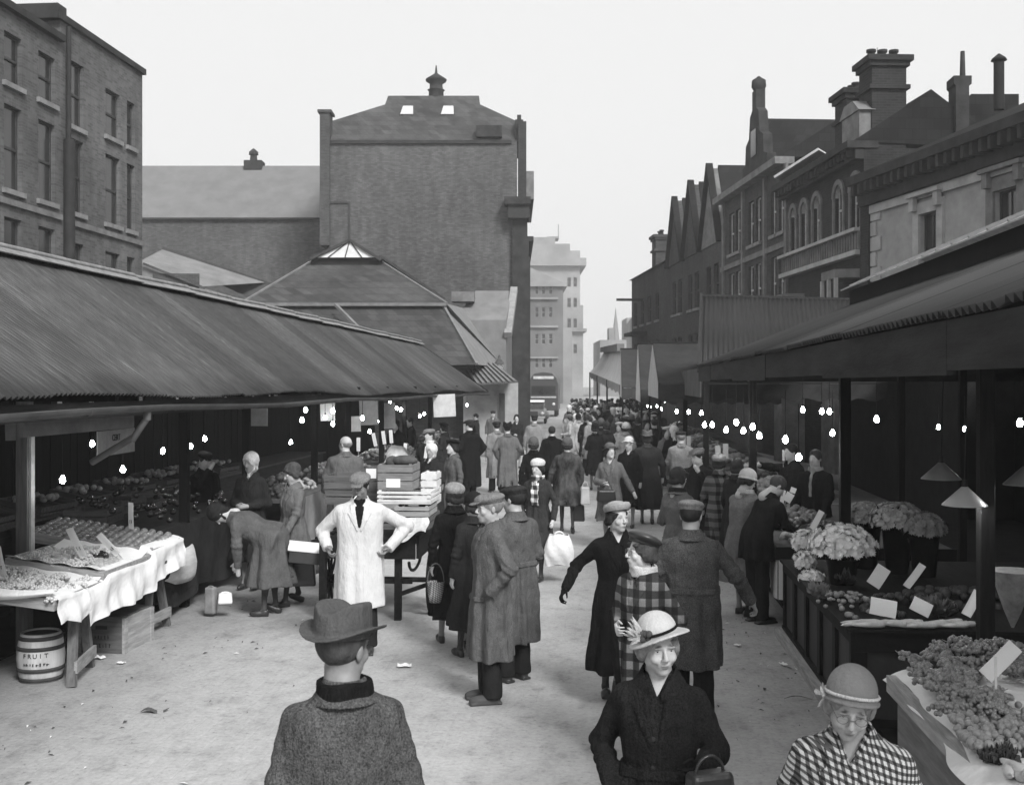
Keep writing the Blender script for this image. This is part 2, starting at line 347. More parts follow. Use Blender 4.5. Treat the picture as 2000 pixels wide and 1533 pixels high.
# signs and papers hung in the left stall
sb = MB(); y0, y1 = yX(45, EX-.25)[1], yX(262, EX-.25)[1]; sb.bx(EX-.29, EX-.25, y0, y1, 2.2, 2.42); o = sb.build('hanging_signboard', mat(.14, .8, .3, 4, key='dusty_signboard')); tag(o, 'long dusty grey board hung under the left gutter', 'signboard')
def text(s, size, name, mt, parent, loc, rot, ext=.002, align='CENTER', sx=1):
    cu = bpy.data.curves.new(name, 'FONT'); cu.body = s; cu.size = size; cu.extrude = ext; cu.align_x = align; cu.align_y = 'CENTER'
    to = bpy.data.objects.new(name, cu); me = bpy.data.meshes.new_from_object(to); bpy.data.objects.remove(to); bpy.data.curves.remove(cu)
    me.materials.clear(); me.materials.append(mt); o = link(name, me, parent); o.location = loc; o.rotation_euler = rot; o.scale = (sx, 1, 1); return o
def strokes(name, mt, parent, loc, rot, n, w_, h, seed=0, gap=1.5):
    """a row of worn, unreadable pen or stencil marks"""
    r_ = random.Random(seed); q = MB()
    for i in range(n):
        x = (i-(n-1)/2)*w_*gap; a = r_.uniform(-.12, .12)*w_
        q.box((x+a, r_.uniform(-.12, .12)*h, 0), (w_*r_.uniform(.25, .45), h*r_.uniform(.6, 1), .0012))
        if r_.random() < .6: q.box((x+w_*.3, r_.choice((-.3, 0, .3))*h, .0004), (w_*.5, h*.16, .0012))
    o = q.build(name, mt, parent, loc); o.rotation_euler = rot; return o
ink = mat(.03, .9, .3, 20, key='black_paint', bump=0)
p0 = W(190, 862, 11.0); p1 = W(262, 862, 12.0); dv = p1-p0; ps = empty('paper_sign', (p0+p1)/2, math.atan2(dv.y, dv.x), 'grey card sign with faint dark lettering hanging under the long board', 'sign')
q = MB(); q.bx(-dv.length/2, dv.length/2, -.006, .006, -.13, .12); q.build('card', mat(.32, .9, .2, 6, key='grey_card'), ps)
text('CERT', .09, 'lettering', ink, ps, (-.03, -.0085, .04), (R(90), 0, 0))
for k, (a, y, b, c) in enumerate([(28, 835, 30, 50), (505, 812, 30, 40), (640, 805, 24, 34), (720, 800, 30, 60), (760, 812, 20, 50), (868, 792, 36, 44), (690, 828, 24, 30)]):
    D = 12+(a/60); q = MB(); c0 = W(a, y, D); q.box((0, 0, 0), (b/FPX*D*1.2, .01, c/FPX*D), (0, random.uniform(-.05, .05), .08)); o = q.build('hanging_paper', mat(.5 if k > 1 else .22, .9, .2, 5, key='hung_paper'), None, c0)
    tag(o, ['creased grey sheet hanging at the far left edge', 'small grey sheet pinned under the gutter above the headscarf woman', 'narrow white sheet hanging behind the strings of bulbs', 'tall white sheet hanging among the bulbs inside the stall', 'slim white sheet hanging right of the tall one', 'broad pale sheet hanging near the far end of the left stall', 'low white sheet hanging between the lit bulbs'][k], 'paper', 'papers hung in the left stall')
# ---- right near stall
FX = 1.5
rs = empty('market_stall', (0, 0, 0), 0, 'big dark hipped stall with a glazed roof lantern, right of the street', 'market stall')
Y0, Y1 = 2.2, 18.9; TX, TZ = 3.95, 3.88
fa = MB()
yb = Y0
while yb < Y1:
    y2 = min(yb+2.9, Y1); d = random.uniform(-.006, .006)
    fa.bx(FX-.02+d, FX+.015+d, yb+.003, y2-.003, 2.65+.012*math.sin(yb), 2.88); yb = y2
fa.bx(FX+.0, 7.5, Y1-.03, Y1, 2.64, 2.9)
fa.build('fascia_board', mat(.026, .8, .5, 2.5, .3, 25, (1, .4, 3), key='blackened_fascia'), rs)
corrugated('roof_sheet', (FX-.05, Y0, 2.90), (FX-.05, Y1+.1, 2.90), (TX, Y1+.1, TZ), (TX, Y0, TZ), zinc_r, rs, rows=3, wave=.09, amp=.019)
ltn = MB(); ltn.bx(TX, TX+.05, Y0, Y1+.1, TZ-.1, 4.13); ltn.bx(TX+2.2, TX+2.25, Y0, Y1+.1, TZ-.1, 4.13); ltn.build('lantern_side', mat(.008, .9, .3, 3, key='black_lantern_board'), rs)
lg = MB(); lg.grid(lambda u, v: (TX-.12+v*1.25, Y0+(Y1+.2-Y0)*u, 4.14+v*.55), 1, 1, False, .02); lg.grid(lambda u, v: (TX+2.35-v*1.22, Y0+(Y1+.2-Y0)*u, 4.14+v*.55), 1, 1, False, .02)
lg.build('lantern_glass', mat(.62, .25, .2, 3, .1, 20, (1, 3, 1), .6, key='whitened_roof_glass'), rs)
lb = MB(); yb = Y0
while yb < Y1: lb.bar((TX-.13, yb, 4.165), (TX+1.15, yb, 4.73), .03, .03); yb += .6
lb.build('glazing_bar', mat(.12, .6, .3, 5, key='lead_bar'), rs)
corrugated('roof_sheet', (9.5, Y1+.1, 2.93), (9.5, Y0, 2.93), (TX+2.25, Y0, TZ), (TX+2.25, Y1+.1, TZ), zinc_r, rs, rows=1, wave=.18)
for i, (a, X) in enumerate([(1925, 2.55), (1650, 2.3), (1880, 5.0), (1470, 1.95), (1760, 4.4)]):
    y = yX(a, X)[1]; p = MB(); p.box((X, y, 1.5), (.10, .10, 3.0)); p.build('post', [wood(.018, 'worn_black_post', 2), darkwood][i > 0], rs, bevel=.008)
fl = MB(); fl.bx(2.0, 7.6, Y0, 22, .003, .035); fl.build('shade_floor_sheet', mat(.012, .9, .4, 4, .4, key='floor_shade_right'), rs)  # dark sheet added over the bright ground, interior shade put into its colour
rb = MB(); yb = Y0
while yb < Y1+3:
    rb.bx(7.6, 7.63+random.uniform(0, .02), yb+.003, yb+.2, 0, 3.5); yb += .203
rb.bx(6.26, 7.66, Y1+3.05, Y1+3.09, 0, 3.5)
rb.build('rear_boarding', mat(.02, .85, .3, 3, key='black_rear_boards'), rs)
rf = MB()
yb = Y0+.3
while yb < Y1: rf.bar((FX+.03, yb, 2.86), (TX, yb, TZ-.07), .05, .09); yb += 1.25
rf.build('rafter', darkwood, rs)
# ---- dark cross-ridged stall behind it
cs = empty('market_stall', (0, 0, 0), 0, 'dark corrugated stall with its ridge across, behind the big right stall', 'market stall')
a = W(1364, 722, 21.2); b = W(1370, 577, 24.2); c = W(1660, 585, 24.2); d = W(1700, 722, 21.2)
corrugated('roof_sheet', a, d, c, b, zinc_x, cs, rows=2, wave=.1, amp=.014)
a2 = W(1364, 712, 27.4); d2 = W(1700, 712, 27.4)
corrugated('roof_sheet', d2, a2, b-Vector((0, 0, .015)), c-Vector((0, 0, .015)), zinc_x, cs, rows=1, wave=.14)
q = MB(); q.bar(a, b, .05, .12); q.bar(a2, b, .05, .12); q.bar(b, c, .07, .06); q.build('barge_board', mat(.03, .8, key='dark_barge'), cs)
q = MB(); q.bx(a.x+.03, a.x+.07, a.y, a2.y, 2.35, 2.9); q.build('fascia_board', mat(.08, .8, .3, 2, key='grey_fascia'), cs)
for yy in (21.4, 27.2):
    q = MB(); q.box((a.x+.14, yy, 1.4), (.1, .1, 2.8)); q.build('post', darkwood, cs)
q = MB(); q.bx(6.2, 6.25, 20.5, 30, 0, 3); q.build('rear_boarding', mat(.02, .85, .3, 3, key='black_rear_boards'), cs)
# ---- canvas-roofed stalls further along on the right
def tent(D0, D1, pxe, pxr, yr, ye, v, label, w=3.6, vg=.5):
    """gabled canvas roof, ridge across the street, gable towards the street"""
    Dm = (D0+D1)/2; r = W(pxr, yr, Dm); X = r.x; zr = r.z; ya, yb_ = D0*CA+.02*D0, D1*CA+.02*D1; ym = (ya+yb_)/2
    e = W(pxe, ye, D0); ze = e.z
    t = empty('canvas_stall', (X, ym, 0), 0, label, 'market stall', 'canvas roofed stalls on the right'); ya -= ym; yb_ -= ym
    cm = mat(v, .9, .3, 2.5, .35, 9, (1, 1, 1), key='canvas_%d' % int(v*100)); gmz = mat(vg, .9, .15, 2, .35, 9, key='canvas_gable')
    def sl(y0, z0, y1, z1):
        return lambda u, vv: (u*w, y0+(y1-y0)*vv, z0+(z1-z0)*vv-.14*math.sin(math.pi*vv)*math.sin(math.pi*((u*3) % 1)))
    q = MB(); q.grid(sl(ya, ze, 0, zr), 18, 8, True, .01); q.grid(sl(yb_, ze, 0, zr-.012), 18, 8, True, .01); q.build('canvas_roof', cm, t)
    q = MB(); q.add([(-.01, ya, ze-.35), (-.01, yb_, ze-.35), (-.01, yb_, ze), (-.01, 0, zr), (-.01, ya, ze), (.01, ya, ze-.35), (.01, yb_, ze-.35), (.01, yb_, ze), (.01, 0, zr), (.01, ya, ze)], [(0, 1, 2, 3, 4), (9, 8, 7, 6, 5), (0, 5, 6, 1)]); q.build('canvas_gable', gmz, t)
    q = MB(); q.grid(lambda u, vv: (u*w, ya-.02-.02*math.sin(u*25), ze-.02-vv*(.36+.04*math.sin(u*60))), 40, 1, True, .008); q.build('canvas_valance', mat(v*1.25, .9, .3, 4, key='canvas_valance'), t)
    q = MB(); q.tube((-.03, 0, zr), (w, 0, zr), .035); q.build('ridge_pole', darkwood, t)
    for y_ in (ya+.05, yb_-.05): q = MB(); q.tube((.03, y_, 0), (.03, y_, ze), .03); q.build('pole', darkwood, t)
    return t
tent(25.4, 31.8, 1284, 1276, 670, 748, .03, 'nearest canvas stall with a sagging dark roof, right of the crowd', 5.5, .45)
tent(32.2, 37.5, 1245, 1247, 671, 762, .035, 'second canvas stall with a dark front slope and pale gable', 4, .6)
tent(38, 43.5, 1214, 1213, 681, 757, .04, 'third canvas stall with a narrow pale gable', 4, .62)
wt = empty('canvas_stall', (0, 0, 0), 0, 'long white canvas roofed stall farthest along on the right', 'market stall', 'canvas roofed stalls on the right')
e0, e1, r0_, r1_ = W(1212, 752, 44), W(1152, 727, 70), W(1217, 684, 46.5), W(1180, 687, 72)
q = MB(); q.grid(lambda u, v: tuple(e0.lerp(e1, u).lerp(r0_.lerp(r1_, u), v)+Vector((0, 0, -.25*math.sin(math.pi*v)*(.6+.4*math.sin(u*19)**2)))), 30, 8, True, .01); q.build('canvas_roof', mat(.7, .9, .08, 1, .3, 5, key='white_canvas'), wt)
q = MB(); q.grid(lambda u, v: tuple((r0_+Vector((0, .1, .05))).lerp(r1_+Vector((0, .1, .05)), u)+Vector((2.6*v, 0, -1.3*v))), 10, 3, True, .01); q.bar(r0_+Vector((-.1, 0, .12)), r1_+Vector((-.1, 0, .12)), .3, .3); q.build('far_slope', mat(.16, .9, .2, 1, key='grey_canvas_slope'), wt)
q = MB(); q.grid(lambda u, v: tuple(e0.lerp(e1, u)+Vector((0, 0, -.35*v-.05*math.sin(u*70)*v))), 60, 1, True, .01); q.build('canvas_valance', mat(.35, .9, .2, 2, key='grey_valance'), wt)
for t in (0, .33, .66, 1): p_ = e0.lerp(e1, t); q = MB(); q.tube((p_.x, p_.y, 0), p_, .04); q.build('pole', darkwood, wt)
# ================================================================ buildings
def house(name, label, O, E, cat='building'):
    O = Vector(O); E = Vector(E); d = E-O
    return empty(name, (O.x, O.y, 0), math.atan2(d.y, d.x), label, cat), math.hypot(d.x, d.y)
def arch_top(x0, x1, z, n=8):
    c = (x0+x1)/2; r = (x1-x0)/2; return [(c-r*math.cos(math.pi*i/n), z+r*math.sin(math.pi*i/n)) for i in range(n+1)]
def facade(root, x0, x1, z0, z1, ops, mt, depth, th=.22, name='wall', top=True, back=True):
    """front wall panel with real openings in local frame (street towards -y), plus side and rear walls"""
    xs = sorted({x0, x1}|{o[0] for o in ops}|{o[1] for o in ops}); zs = sorted({z0, z1}|{o[2] for o in ops}|{o[3] for o in ops})
    m = MB()
    def hole(xa, za): return any(o[0]-1e-6 <= xa < o[1]-1e-6 and o[2]-1e-6 <= za < o[3]-1e-6 for o in ops)
    # merge cells into vertical strips per column
    for xa, xb in zip(xs, xs[1:]):
        run = None
        for za, zb in zip(zs, zs[1:]):
            if hole((xa+1e-5), za+1e-5):
                if run is not None: m.add([(xa, 0, run), (xb, 0, run), (xb, 0, za), (xa, 0, za)], [(0, 1, 2, 3)]); run = None
            elif run is None: run = za
        if run is not None: m.add([(xa, 0, run), (xb, 0, run), (xb, 0, z1), (xa, 0, z1)], [(0, 1, 2, 3)])
    for o in ops:
        a, b, c, d = o[:4]
        m.add([(a, 0, c), (b, 0, c), (b, 0, d), (a, 0, d), (a, th, c), (b, th, c), (b, th, d), (a, th, d)], [(0, 4, 5, 1), (1, 5, 6, 2), (2, 6, 7, 3), (3, 7, 4, 0)])
    m.add([(x0, 0, z0), (x0, depth, z0), (x0, depth, z1), (x0, 0, z1)], [(3, 2, 1, 0)]); m.add([(x1, 0, z0), (x1, depth, z0), (x1, depth, z1), (x1, 0, z1)], [(0, 1, 2, 3)])
    if back: m.add([(x0, depth, z0), (x1, depth, z0), (x1, depth, z1), (x0, depth, z1)], [(3, 2, 1, 0)])
    if top: m.add([(x0, 0, z1), (x1, 0, z1), (x1, depth, z1), (x0, depth, z1)], [(0, 1, 2, 3)])
    return m.build(name, mt, root, fix=False)
wframe = mat(.5, .7, .3, 4, .1, 20, key='pale_window_paint'); dframe = mat(.05, .7, .3, 4, .1, 20, key='dull_window_paint')
sill_m = mat(.2, .85, .3, 3, key='stone_sill'); curtain = mat(.5, .9, .3, 4, .4, 14, (4, 1, .5), key='net_curtain')
def window(root, a, b, c, d, fm=None, sill=True, arch=False, mull=True, y=.11, blind=0, sm=None):
    fm = fm or wframe; m = MB(); f = .055
    m.bx(a, a+f, y, y+.06, c, d); m.bx(b-f, b, y, y+.06, c, d); m.bx(a+f, b-f, y, y+.06, c, c+f); m.bx(a+f, b-f, y, y+.06, d-f, d)
    zm = (c+d)/2; m.bx(a+f, b-f, y-.02, y+.05, zm-.03, zm+.03)
    if mull: xm = (a+b)/2; m.bx(xm-.012, xm+.012, y+.005, y+.05, c+f, zm-.03); m.bx(xm-.012, xm+.012, y+.005, y+.05, zm+.03, d-f)
    if arch:
        pts = arch_top(a, b, d-(b-a)/2); poly = [(a-.001, d+.001)]+pts[::1]+[(b+.001, d+.001)]
        left = [(a-.001, d+.001), (a-.001, d-(b-a)/2)]+pts[1:len(pts)//2+1]+[((a+b)/2, d+.001)]
        right = [((a+b)/2, d+.001)]+pts[len(pts)//2:-1]+[(b+.001, d-(b-a)/2), (b+.001, d+.001)]
        m.prism(left, 1, .002, .1); m.prism(right, 1, .002, .1)
    w_ = m.build('window', fm, root)
    g = MB(); g.bx(a+f*.6, b-f*.6, y+.025, y+.035, c+f*.6, d-f*.6); g.build('pane', glass, w_)
    if blind: g = MB(); g.bx(a+f, b-f, y+.09, y+.1, d-(d-c)*blind, d-f); g.build('blind', curtain, w_)
    if sill: g = MB(); g.bx(a-.1, b+.1, -.09, .1, c-.13, c-.003); g.build('sill', sm or sill_m, w_)
    return w_
slate = brick(.06, .04, 'roof_slate', 1.4, .3, .22, .25); slate_d = brick(.018, .012, 'dark_roof_slate', 1.4, .3, .22, .25)
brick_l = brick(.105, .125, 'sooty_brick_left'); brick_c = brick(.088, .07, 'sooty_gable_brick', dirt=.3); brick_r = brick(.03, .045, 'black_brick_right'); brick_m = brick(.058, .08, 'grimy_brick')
stone_d = mat(.035, .85, .45, 2, .3, 20, key='sooty_stone'); stone_m = mat(.15, .85, .4, 2, .3, 20, key='grimy_stone'); stone_p = mat(.36, .85, .3, 1.5, .3, 20, key='pale_stone')
def chimney(root, x, y, z0, z1, wx, wy, pots=3, mt=None, pz=.45, cap=True):
    m = MB(); m.bx(x-wx/2, x+wx/2, y-wy/2, y+wy/2, z0, z1-.3)
    if cap: m.bx(x-wx/2-.08, x+wx/2+.08, y-wy/2-.08, y+wy/2+.08, z1-.3, z1-.16); m.bx(x-wx/2-.16, x+wx/2+.16, y-wy/2-.16, y+wy/2+.16, z1-.16, z1)
    if cap: m.bx(x-wx/2-.09, x+wx/2+.09, y-wy/2-.09, y+wy/2+.09, z1-.95, z1-.83)
    c = m.build('chimney', mt or brick_r, root)
    for i in range(pots):
        t = ((i+.5)/pots-.5); q = MB(); q.lathe([(.12, 0), (.1, pz*.7), (.14, pz*.75), (.14, pz), (.1, pz), (.1, pz-.1)], (x+(t*wx if wx > wy else 0), y+(t*wy if wy >= wx else 0), z1+.001), 12); q.build('chimney_pot', stone_d, c)
    return c
# ---- left four-storey block
LX = -14.9
def lY(px): return yX(px, LX)[1]
yn, ym_, yf = lY(-140), lY(118), lY(278)
b1, w1 = house('apartment_building', 'tall brick block with sash windows and a parapet, behind the left stall', (LX, yn), (LX, yf))
def lx(px): return lY(px)-yn
wins = []
for a, b in ((-110, -75), (-50, -15), (8, 42), (75, 107)): wins += [(lx(a), lx(b), 10.1, 11.35), (lx(a), lx(b), 7.45, 9.55), (lx(a), lx(b), 5.3, 6.75)]
facade(b1, 0, lx(118), 0, 11.9, wins, brick_l, 9)
wins2 = []
for a, b in ((137, 163), (206, 234), (248, 263)): wins2 += [(lx(a), lx(b), 10.0 if a > 140 else 9.8, 11.4 if a > 140 else 11.6), (lx(a), lx(b), 7.4, 9.45), (lx(a), lx(b), 5.1, 6.55)]
facade(b1, lx(118)+.003, w1, 0, 12.5, wins2, brick_l, 9)
for k, o in enumerate(wins+wins2): window(b1, *o, fm=dframe, blind=.35 if k % 3 == 1 else 0, mull=False)
q = MB(); q.bx(-.1, lx(118), -.16, .3, 11.9, 12.08); q.build('parapet', stone_d, b1); q = MB(); q.bx(-.1, lx(118)-.02, -.08, -.002, 7.05, 7.2); q.build('string_course', stone_m, b1); q = MB(); q.bx(lx(118)+.3, w1+.02, -.08, -.002, 7.0, 7.15); q.build('string_course', stone_m, b1); q = MB(); q.bx(lx(118)-.2, w1+.08, -.1, .35, 12.5, 12.68)
q.build('parapet', stone_d, b1); q = MB(); q.bx(lx(118)-.25, lx(118)+.25, -.05, 9, 12.5, 12.9); q.build('gable_coping', stone_d, b1)
q = MB(); q.tube((lx(126), -.12, 7.6), (lx(126), -.12, 12.4), .07); q.tube((lx(126), -.14, 0), (lx(126), -.14, 9.3), .15); q.build('drainpipe', mat(.03, .6, .3, 3, key='black_drainpipe'), b1)
q = MB(); q.prism([(0, 12.05), (4.5, 14.0), (9, 12.05)], 0, 0, lx(118)-.3); q.build('roof', slate, b1)
# ---- the long hall behind, then the gabled theatre-like brick block
def front(px0, px1, D, name, label):
    a, b = W(px0, 750, D), W(px1, 750, D); return house(name, label, a, b)
def zz(py, D): return HC-(py-750)/FPX*D
h2, w2 = front(200, 634, 66, 'long_hall', 'long plain brick hall with a slate roof, between left block and gabled warehouse')
facade(h2, 0, w2, 0, zz(426, 66), [], brick_c, 12, top=False)
ze, zr = zz(426, 66), zz(318, 69)
q = MB(); q.add([(0, -.15, ze), (w2, -.15, ze), (w2, 4, zr), (0, 4, zr), (w2, 9, ze), (0, 9, ze)], [(0, 1, 2, 3), (3, 2, 4, 5), (0, 3, 5), (1, 4, 2)]); q.build('roof', mat(.15, .8, .15, 1, .2, 9, key='pale_slate'), h2)
q = MB(); q.bx(0, w2, -.22, -.02, ze-.12, ze-.02); q.build('gutter', stone_d, h2)
xc = (464-200)/434*w2; q = MB(); q.bx(xc-.5, xc+.6, 3.6, 4.6, zr-.3, zr+.28); q.tube((xc, 4.1, zr), (xc, 4.1, zr+.7), .28, .2, 12); q.tube((xc, 4.1, zr+.7), (xc, 4.1, zr+.85), .3, .28, 12); q.lathe([(.3, 0), (.15, .15), (.02, .25)], (xc, 4.1, zr+.85), 12); q.build('roof_ventilator', stone_d, h2)
D3 = 60; h3, w3 = front(640, 1010, D3, 'brick_warehouse', 'huge blank brick gable wall with two skylights, centre of the photo')
def fx(px): return (px-640)/370*w3
zt = zz(277, D3)
facade(h3, 0, w3, 0, zt, [], brick_c, 14, top=False, name='gable_wall')
# gabled slate roof leaning back, with clipped shoulders
pts = [(640, 277), (1010, 277), (1008, 236), (935, 204), (932, 187), (745, 187), (741, 204), (640, 236)]
f_ = [(fx(a), .05+(277-b)/90*3.2, zz(b, D3+(277-b)/90*3.2)) for a, b in pts]
bk = [(a, 13.9, c) for a, b, c in f_]
q = MB(); n = len(f_); q.add(f_+bk, [tuple(range(n)), tuple(range(2*n-1, n-1, -1))]+[(i, n+i, n+(i+1) % n, (i+1) % n) for i in range(n)]); roof3 = q.build('roof', slate, h3)
def onroof(a, b, out=.03):
    t = (277-b)/90*3.2; return Vector((fx(a), .05+t-out, zz(b, D3+t)+out*.5))
for a in (788, 870):
    q = MB(); P = [onroof(a-13, 225), onroof(a+13, 225), onroof(a+11, 209), onroof(a-9, 209)]; n_ = Vector((0, -.07, .03)); q.add(P+[p+n_ for p in P], [(3, 2, 1, 0), (4, 5, 6, 7), (0, 1, 5, 4), (1, 2, 6, 5), (2, 3, 7, 6), (3, 0, 4, 7)]); q.build('skylight', mat(.5, .2, .1, 3, 0, spec=.6, key='skylight_glass'), roof3)
q = MB(); q.bx(-.02, w3-.3, -.14, -.003, zt-.12, zt+.06); q.bx(fx(930), fx(980), -.12, .9, zt+.25, zt+.85); q.build('string_course', stone_d, h3)
vx = fx(843); q = MB(); zb = zz(187, D3+3.2); q.lathe([(.42, 0), (.42, .45), (.5, .5), (.38, .55), (.36, .85), (.58, 1.0), (.6, 1.1), (.3, 1.3), (.08, 1.45), (.03, 1.9)], (vx, 3.6, zb-.1), 14); q.build('roof_ventilator', stone_d, h3)
q = MB(); q.bx(fx(626), fx(645), -.25, .8, zz(480, 60), zz(222, 60)); q.bx(fx(622), fx(649), -.35, .9, zz(222, 60), zz(217, 60)); q.build('pier', brick_m, h3)
q = MB(); q.bx(fx(680), fx(684), -.06, -.003, 4, zz(398, 60)); q.bx(fx(645), fx(684), -.06, -.003, zz(398, 60), zz(394, 60)); q.build('old_roof_mark', mat(.05, .9, key='tar_mark'), h3)
q = MB(); q.bx(fx(1006), fx(1022), .2, 1.4, zz(300, 60), zz(232, 60)); q.bx(fx(1010), fx(1018), .3, 1.2, zz(232, 60), zz(222, 60)); q.bx(fx(1012), fx(1028), -.1, 3, zz(420, 60), zz(238, 60)); q.build('corner_pier', brick_r, h3)
q = MB(); q.bx(fx(985), fx(1036), -1.0, 1.0, zz(404, 60), zz(390, 60)); q.bx(fx(992), fx(1034), -.8, .8, zz(430, 60), zz(404, 60)); q.bx(fx(1001), fx(1030), -.35, 14, 0, zz(430, 60)); q.build('corner_tower', stone_d, h3)
q = MB(); q.add([(fx(1020), .2, zz(388, 60)), (fx(1043), .2, zz(388, 60)), (fx(1043), .2, zz(333, 60)), (fx(1022), .2, zz(333, 60)), (fx(1020), 9, zz(388, 60)), (fx(1043), 9, zz(388, 60)), (fx(1043), 9, zz(333, 60)), (fx(1022), 9, zz(333, 60))], [(0, 1, 2, 3), (7, 6, 5, 4), (0, 4, 5, 1), (1, 5, 6, 2), (2, 6, 7, 3), (3, 7, 4, 0)]); q.build('shop_attic', stone_m, h3)
q = MB(); q.bx(fx(1028), fx(1033), -.3, 14, 3, zz(472, 60)); q.bx(fx(1028), fx(1042), -.3, 14, zz(472, 60), zz(463, 60)); q.bx(fx(1030), fx(1036), .4, 14, 0, zz(500, 60)); q.build('street_cornice', stone_d, h3)
# ---- lower pale roofs to its right foot
h4, w4 = front(888, 1000, 54, 'lean_to_building', 'small pale roofed annexe at the right foot of the brick gable')
q = MB(); q.add([(0, 0, zz(625, 54)), (w4*.9, 0, zz(625, 54)), (w4, 3, zz(568, 57)), (w4*.33, 3, zz(568, 57)), (0, 5, 0), (w4, 5, 0), (0, 0, 0), (w4*.9, 0, 0)], [(0, 1, 2, 3), (0, 6, 7, 1), (3, 2, 5, 4), (0, 3, 4, 6), (1, 7, 5, 2)]); q.build('roof', mat(.17, .8, .2, 1.5, .2, 12, key='pale_felt_roof'), h4)
q = MB(); q.bar((w4*.93, -.2, zz(655, 54)), (w4*1.04, 3, zz(565, 57)), .35, .3); q.build('coping', mat(.25, .8, key='limewash'), h4)
q = MB(); q.bx(-.2, w4*.33, .9, 2.2, zz(585, 55)-.1, zz(570, 55)); q.build('box_dormer', stone_m, h4)
# ---- hipped market hall with the glazed lantern
D5 = 44; h5, w5 = front(470, 960, D5, 'market_hall', 'hipped slate market hall with a white glazed lantern, beyond the left stall')
def mx5(px, D=D5): return (px-1000)/FPX*D-(470-1000)/FPX*D5
def P5(px, py, D): return Vector((mx5(px, D), D-D5, zz(py, D)))
a, b, c, d = P5(470, 593, 44), P5(872, 593, 44), P5(742, 510, 48), P5(610, 510, 48)
q = MB(); bb = P5(905, 604, 56); aa = P5(520, 604, 56); cc = P5(760, 520, 52); dd_ = P5(620, 520, 52)
q.add([a, b, c, d, bb, aa, cc, dd_], [(0, 1, 2, 3), (1, 4, 6, 2), (4, 5, 7, 6), (5, 0, 3, 7), (3, 2, 6, 7)]); q.build('upper_roof', slate, h5)
q = MB(); e, f = P5(560, 593, 44.3), P5(862, 593, 44.3); e2, f2 = P5(560, 720, 41.5), P5(930, 712, 41.5)
g2, h_2 = P5(985, 718, 56), P5(905, 602, 55)
q.add([e, f, f2, e2], [(0, 3, 2, 1)]); q.add([P5(480, 593, 44.3), e+Vector((0, 0, 0)), P5(560, 740, 44.3), P5(470, 740, 44.3)], [(0, 3, 2, 1)]); q.build('lower_roof', brick(.055, .035, 'mossy_slate', 1.2, .3, .2, .3), h5)
q = MB(); q.add([f, P5(872, 593, 44), h_2, g2, f2], [(0, 4, 3, 2, 1)]); q.build('side_roof', mat(.2, .8, .2, 1.2, .2, 12, key='pale_side_roof'), h5)
q = MB(); q.bar(f+Vector((.02, -.05, .02)), f2+Vector((.02, -.05, .02)), .1, .1); q.bar(a+Vector((0, -.06, -.04)), b+Vector((0, -.06, -.04)), .12, .12); q.bar(b, c, .1, .1); q.bar(a, d, .1, .1); q.bar(P5(655, 595, 43.4), P5(720, 660, 42), .12, .1); q.build('ridge_roll', mat(.16, .8, key='lead_roll'), h5)
q = MB(); q.bx(mx5(560), mx5(925), .6, 10, 0, 3.4); q.build('wall', brick_m, h5)
lt = [P5(608, 522, 47.6), P5(746, 522, 47.6), P5(746, 503, 47.6), P5(608, 503, 47.6)]
q = MB(); q.add(lt+[p+Vector((0, 3.5, 0)) for p in lt], [(0, 1, 2, 3), (7, 6, 5, 4), (0, 4, 5, 1), (1, 5, 6, 2), (2, 6, 7, 3), (3, 7, 4, 0)]); ltm = q.build('lantern', mat(.02, .8, key='black_louvres'), h5)
q = MB(); p1_, p2_, p3_ = P5(608, 503, 47.4), P5(740, 503, 47.4), P5(683, 471, 47.4); q.add([p1_, p2_, p3_, p3_+Vector((.1, 3.8, 0)), p1_+Vector((0, 3.8, 0)), p2_+Vector((.15, 3.8, 0))], [(0, 1, 2), (2, 3, 4, 0), (5, 3, 2, 1), (4, 3, 5)]); q.build('lantern_glass', mat(.72, .25, .15, 3, 0, spec=.7, key='lantern_glass'), ltm)
q = MB()
for k in range(5):
    t = k/4; base = p1_.lerp(p2_, t)+Vector((0, -.02, 0)); q.bar(base, p3_+Vector(((t-.5)*.05, -.02, 0)), .04, .04)
for s, e_ in ((p3_, p2_+Vector((.1, 0, -.1))), (p3_, p1_-Vector((.1, 0, .1))), (p2_+Vector((.05, 0, 0)), P5(868, 585, 52))): q.bar(s+Vector((0, -.04, .03)), e_+Vector((0, -.04, 0)), .12, .12)
q.build('glazing_bar', mat(.05, .8, key='dark_glazing_bar'), ltm)
# ---- small pitched sheds left of the hall
h6, w6 = front(278, 480, 50, 'workshop_shed', 'low pale roofed shed beside the foot of the left brick block')
def P6(px, py, D): return Vector(((px-1000)/FPX*D-(278-1000)/FPX*50, D-50, zz(py, D)))
q = MB(); q.add([P6(270, 512, 50), P6(390, 560, 50), P6(520, 552, 54), P6(318, 487, 54)], [(0, 1, 2, 3)]); q.add([P6(270, 512, 50), P6(270, 720, 50), P6(520, 720, 50), P6(520, 600, 50), P6(390, 560, 50)], [(0, 1, 2, 3, 4)]); q.build('roof', mat(.17, .8, .25, 1.2, .2, 12, key='faded_shed_roof'), h6)
q = MB(); q.add([P6(318, 487, 54), P6(525, 555, 54), P6(525, 600, 53), P6(300, 495, 53)], [(0, 1, 2, 3)]); q.bar(P6(318, 485, 54), P6(530, 556, 54), .15, .15); q.build('far_slope', mat(.06, .8, .25, 1.2, key='dark_shed_slope'), h6)
q = MB(); q.bar(P6(280, 515, 49.8), P6(400, 563, 49.8), .1, .1); q.bx(P6(300, 600, 50).x, P6(390, 600, 50).x, -.12, -.02, zz(570, 50), zz(535, 50)); q.build('gable_board', brick_m, h6)
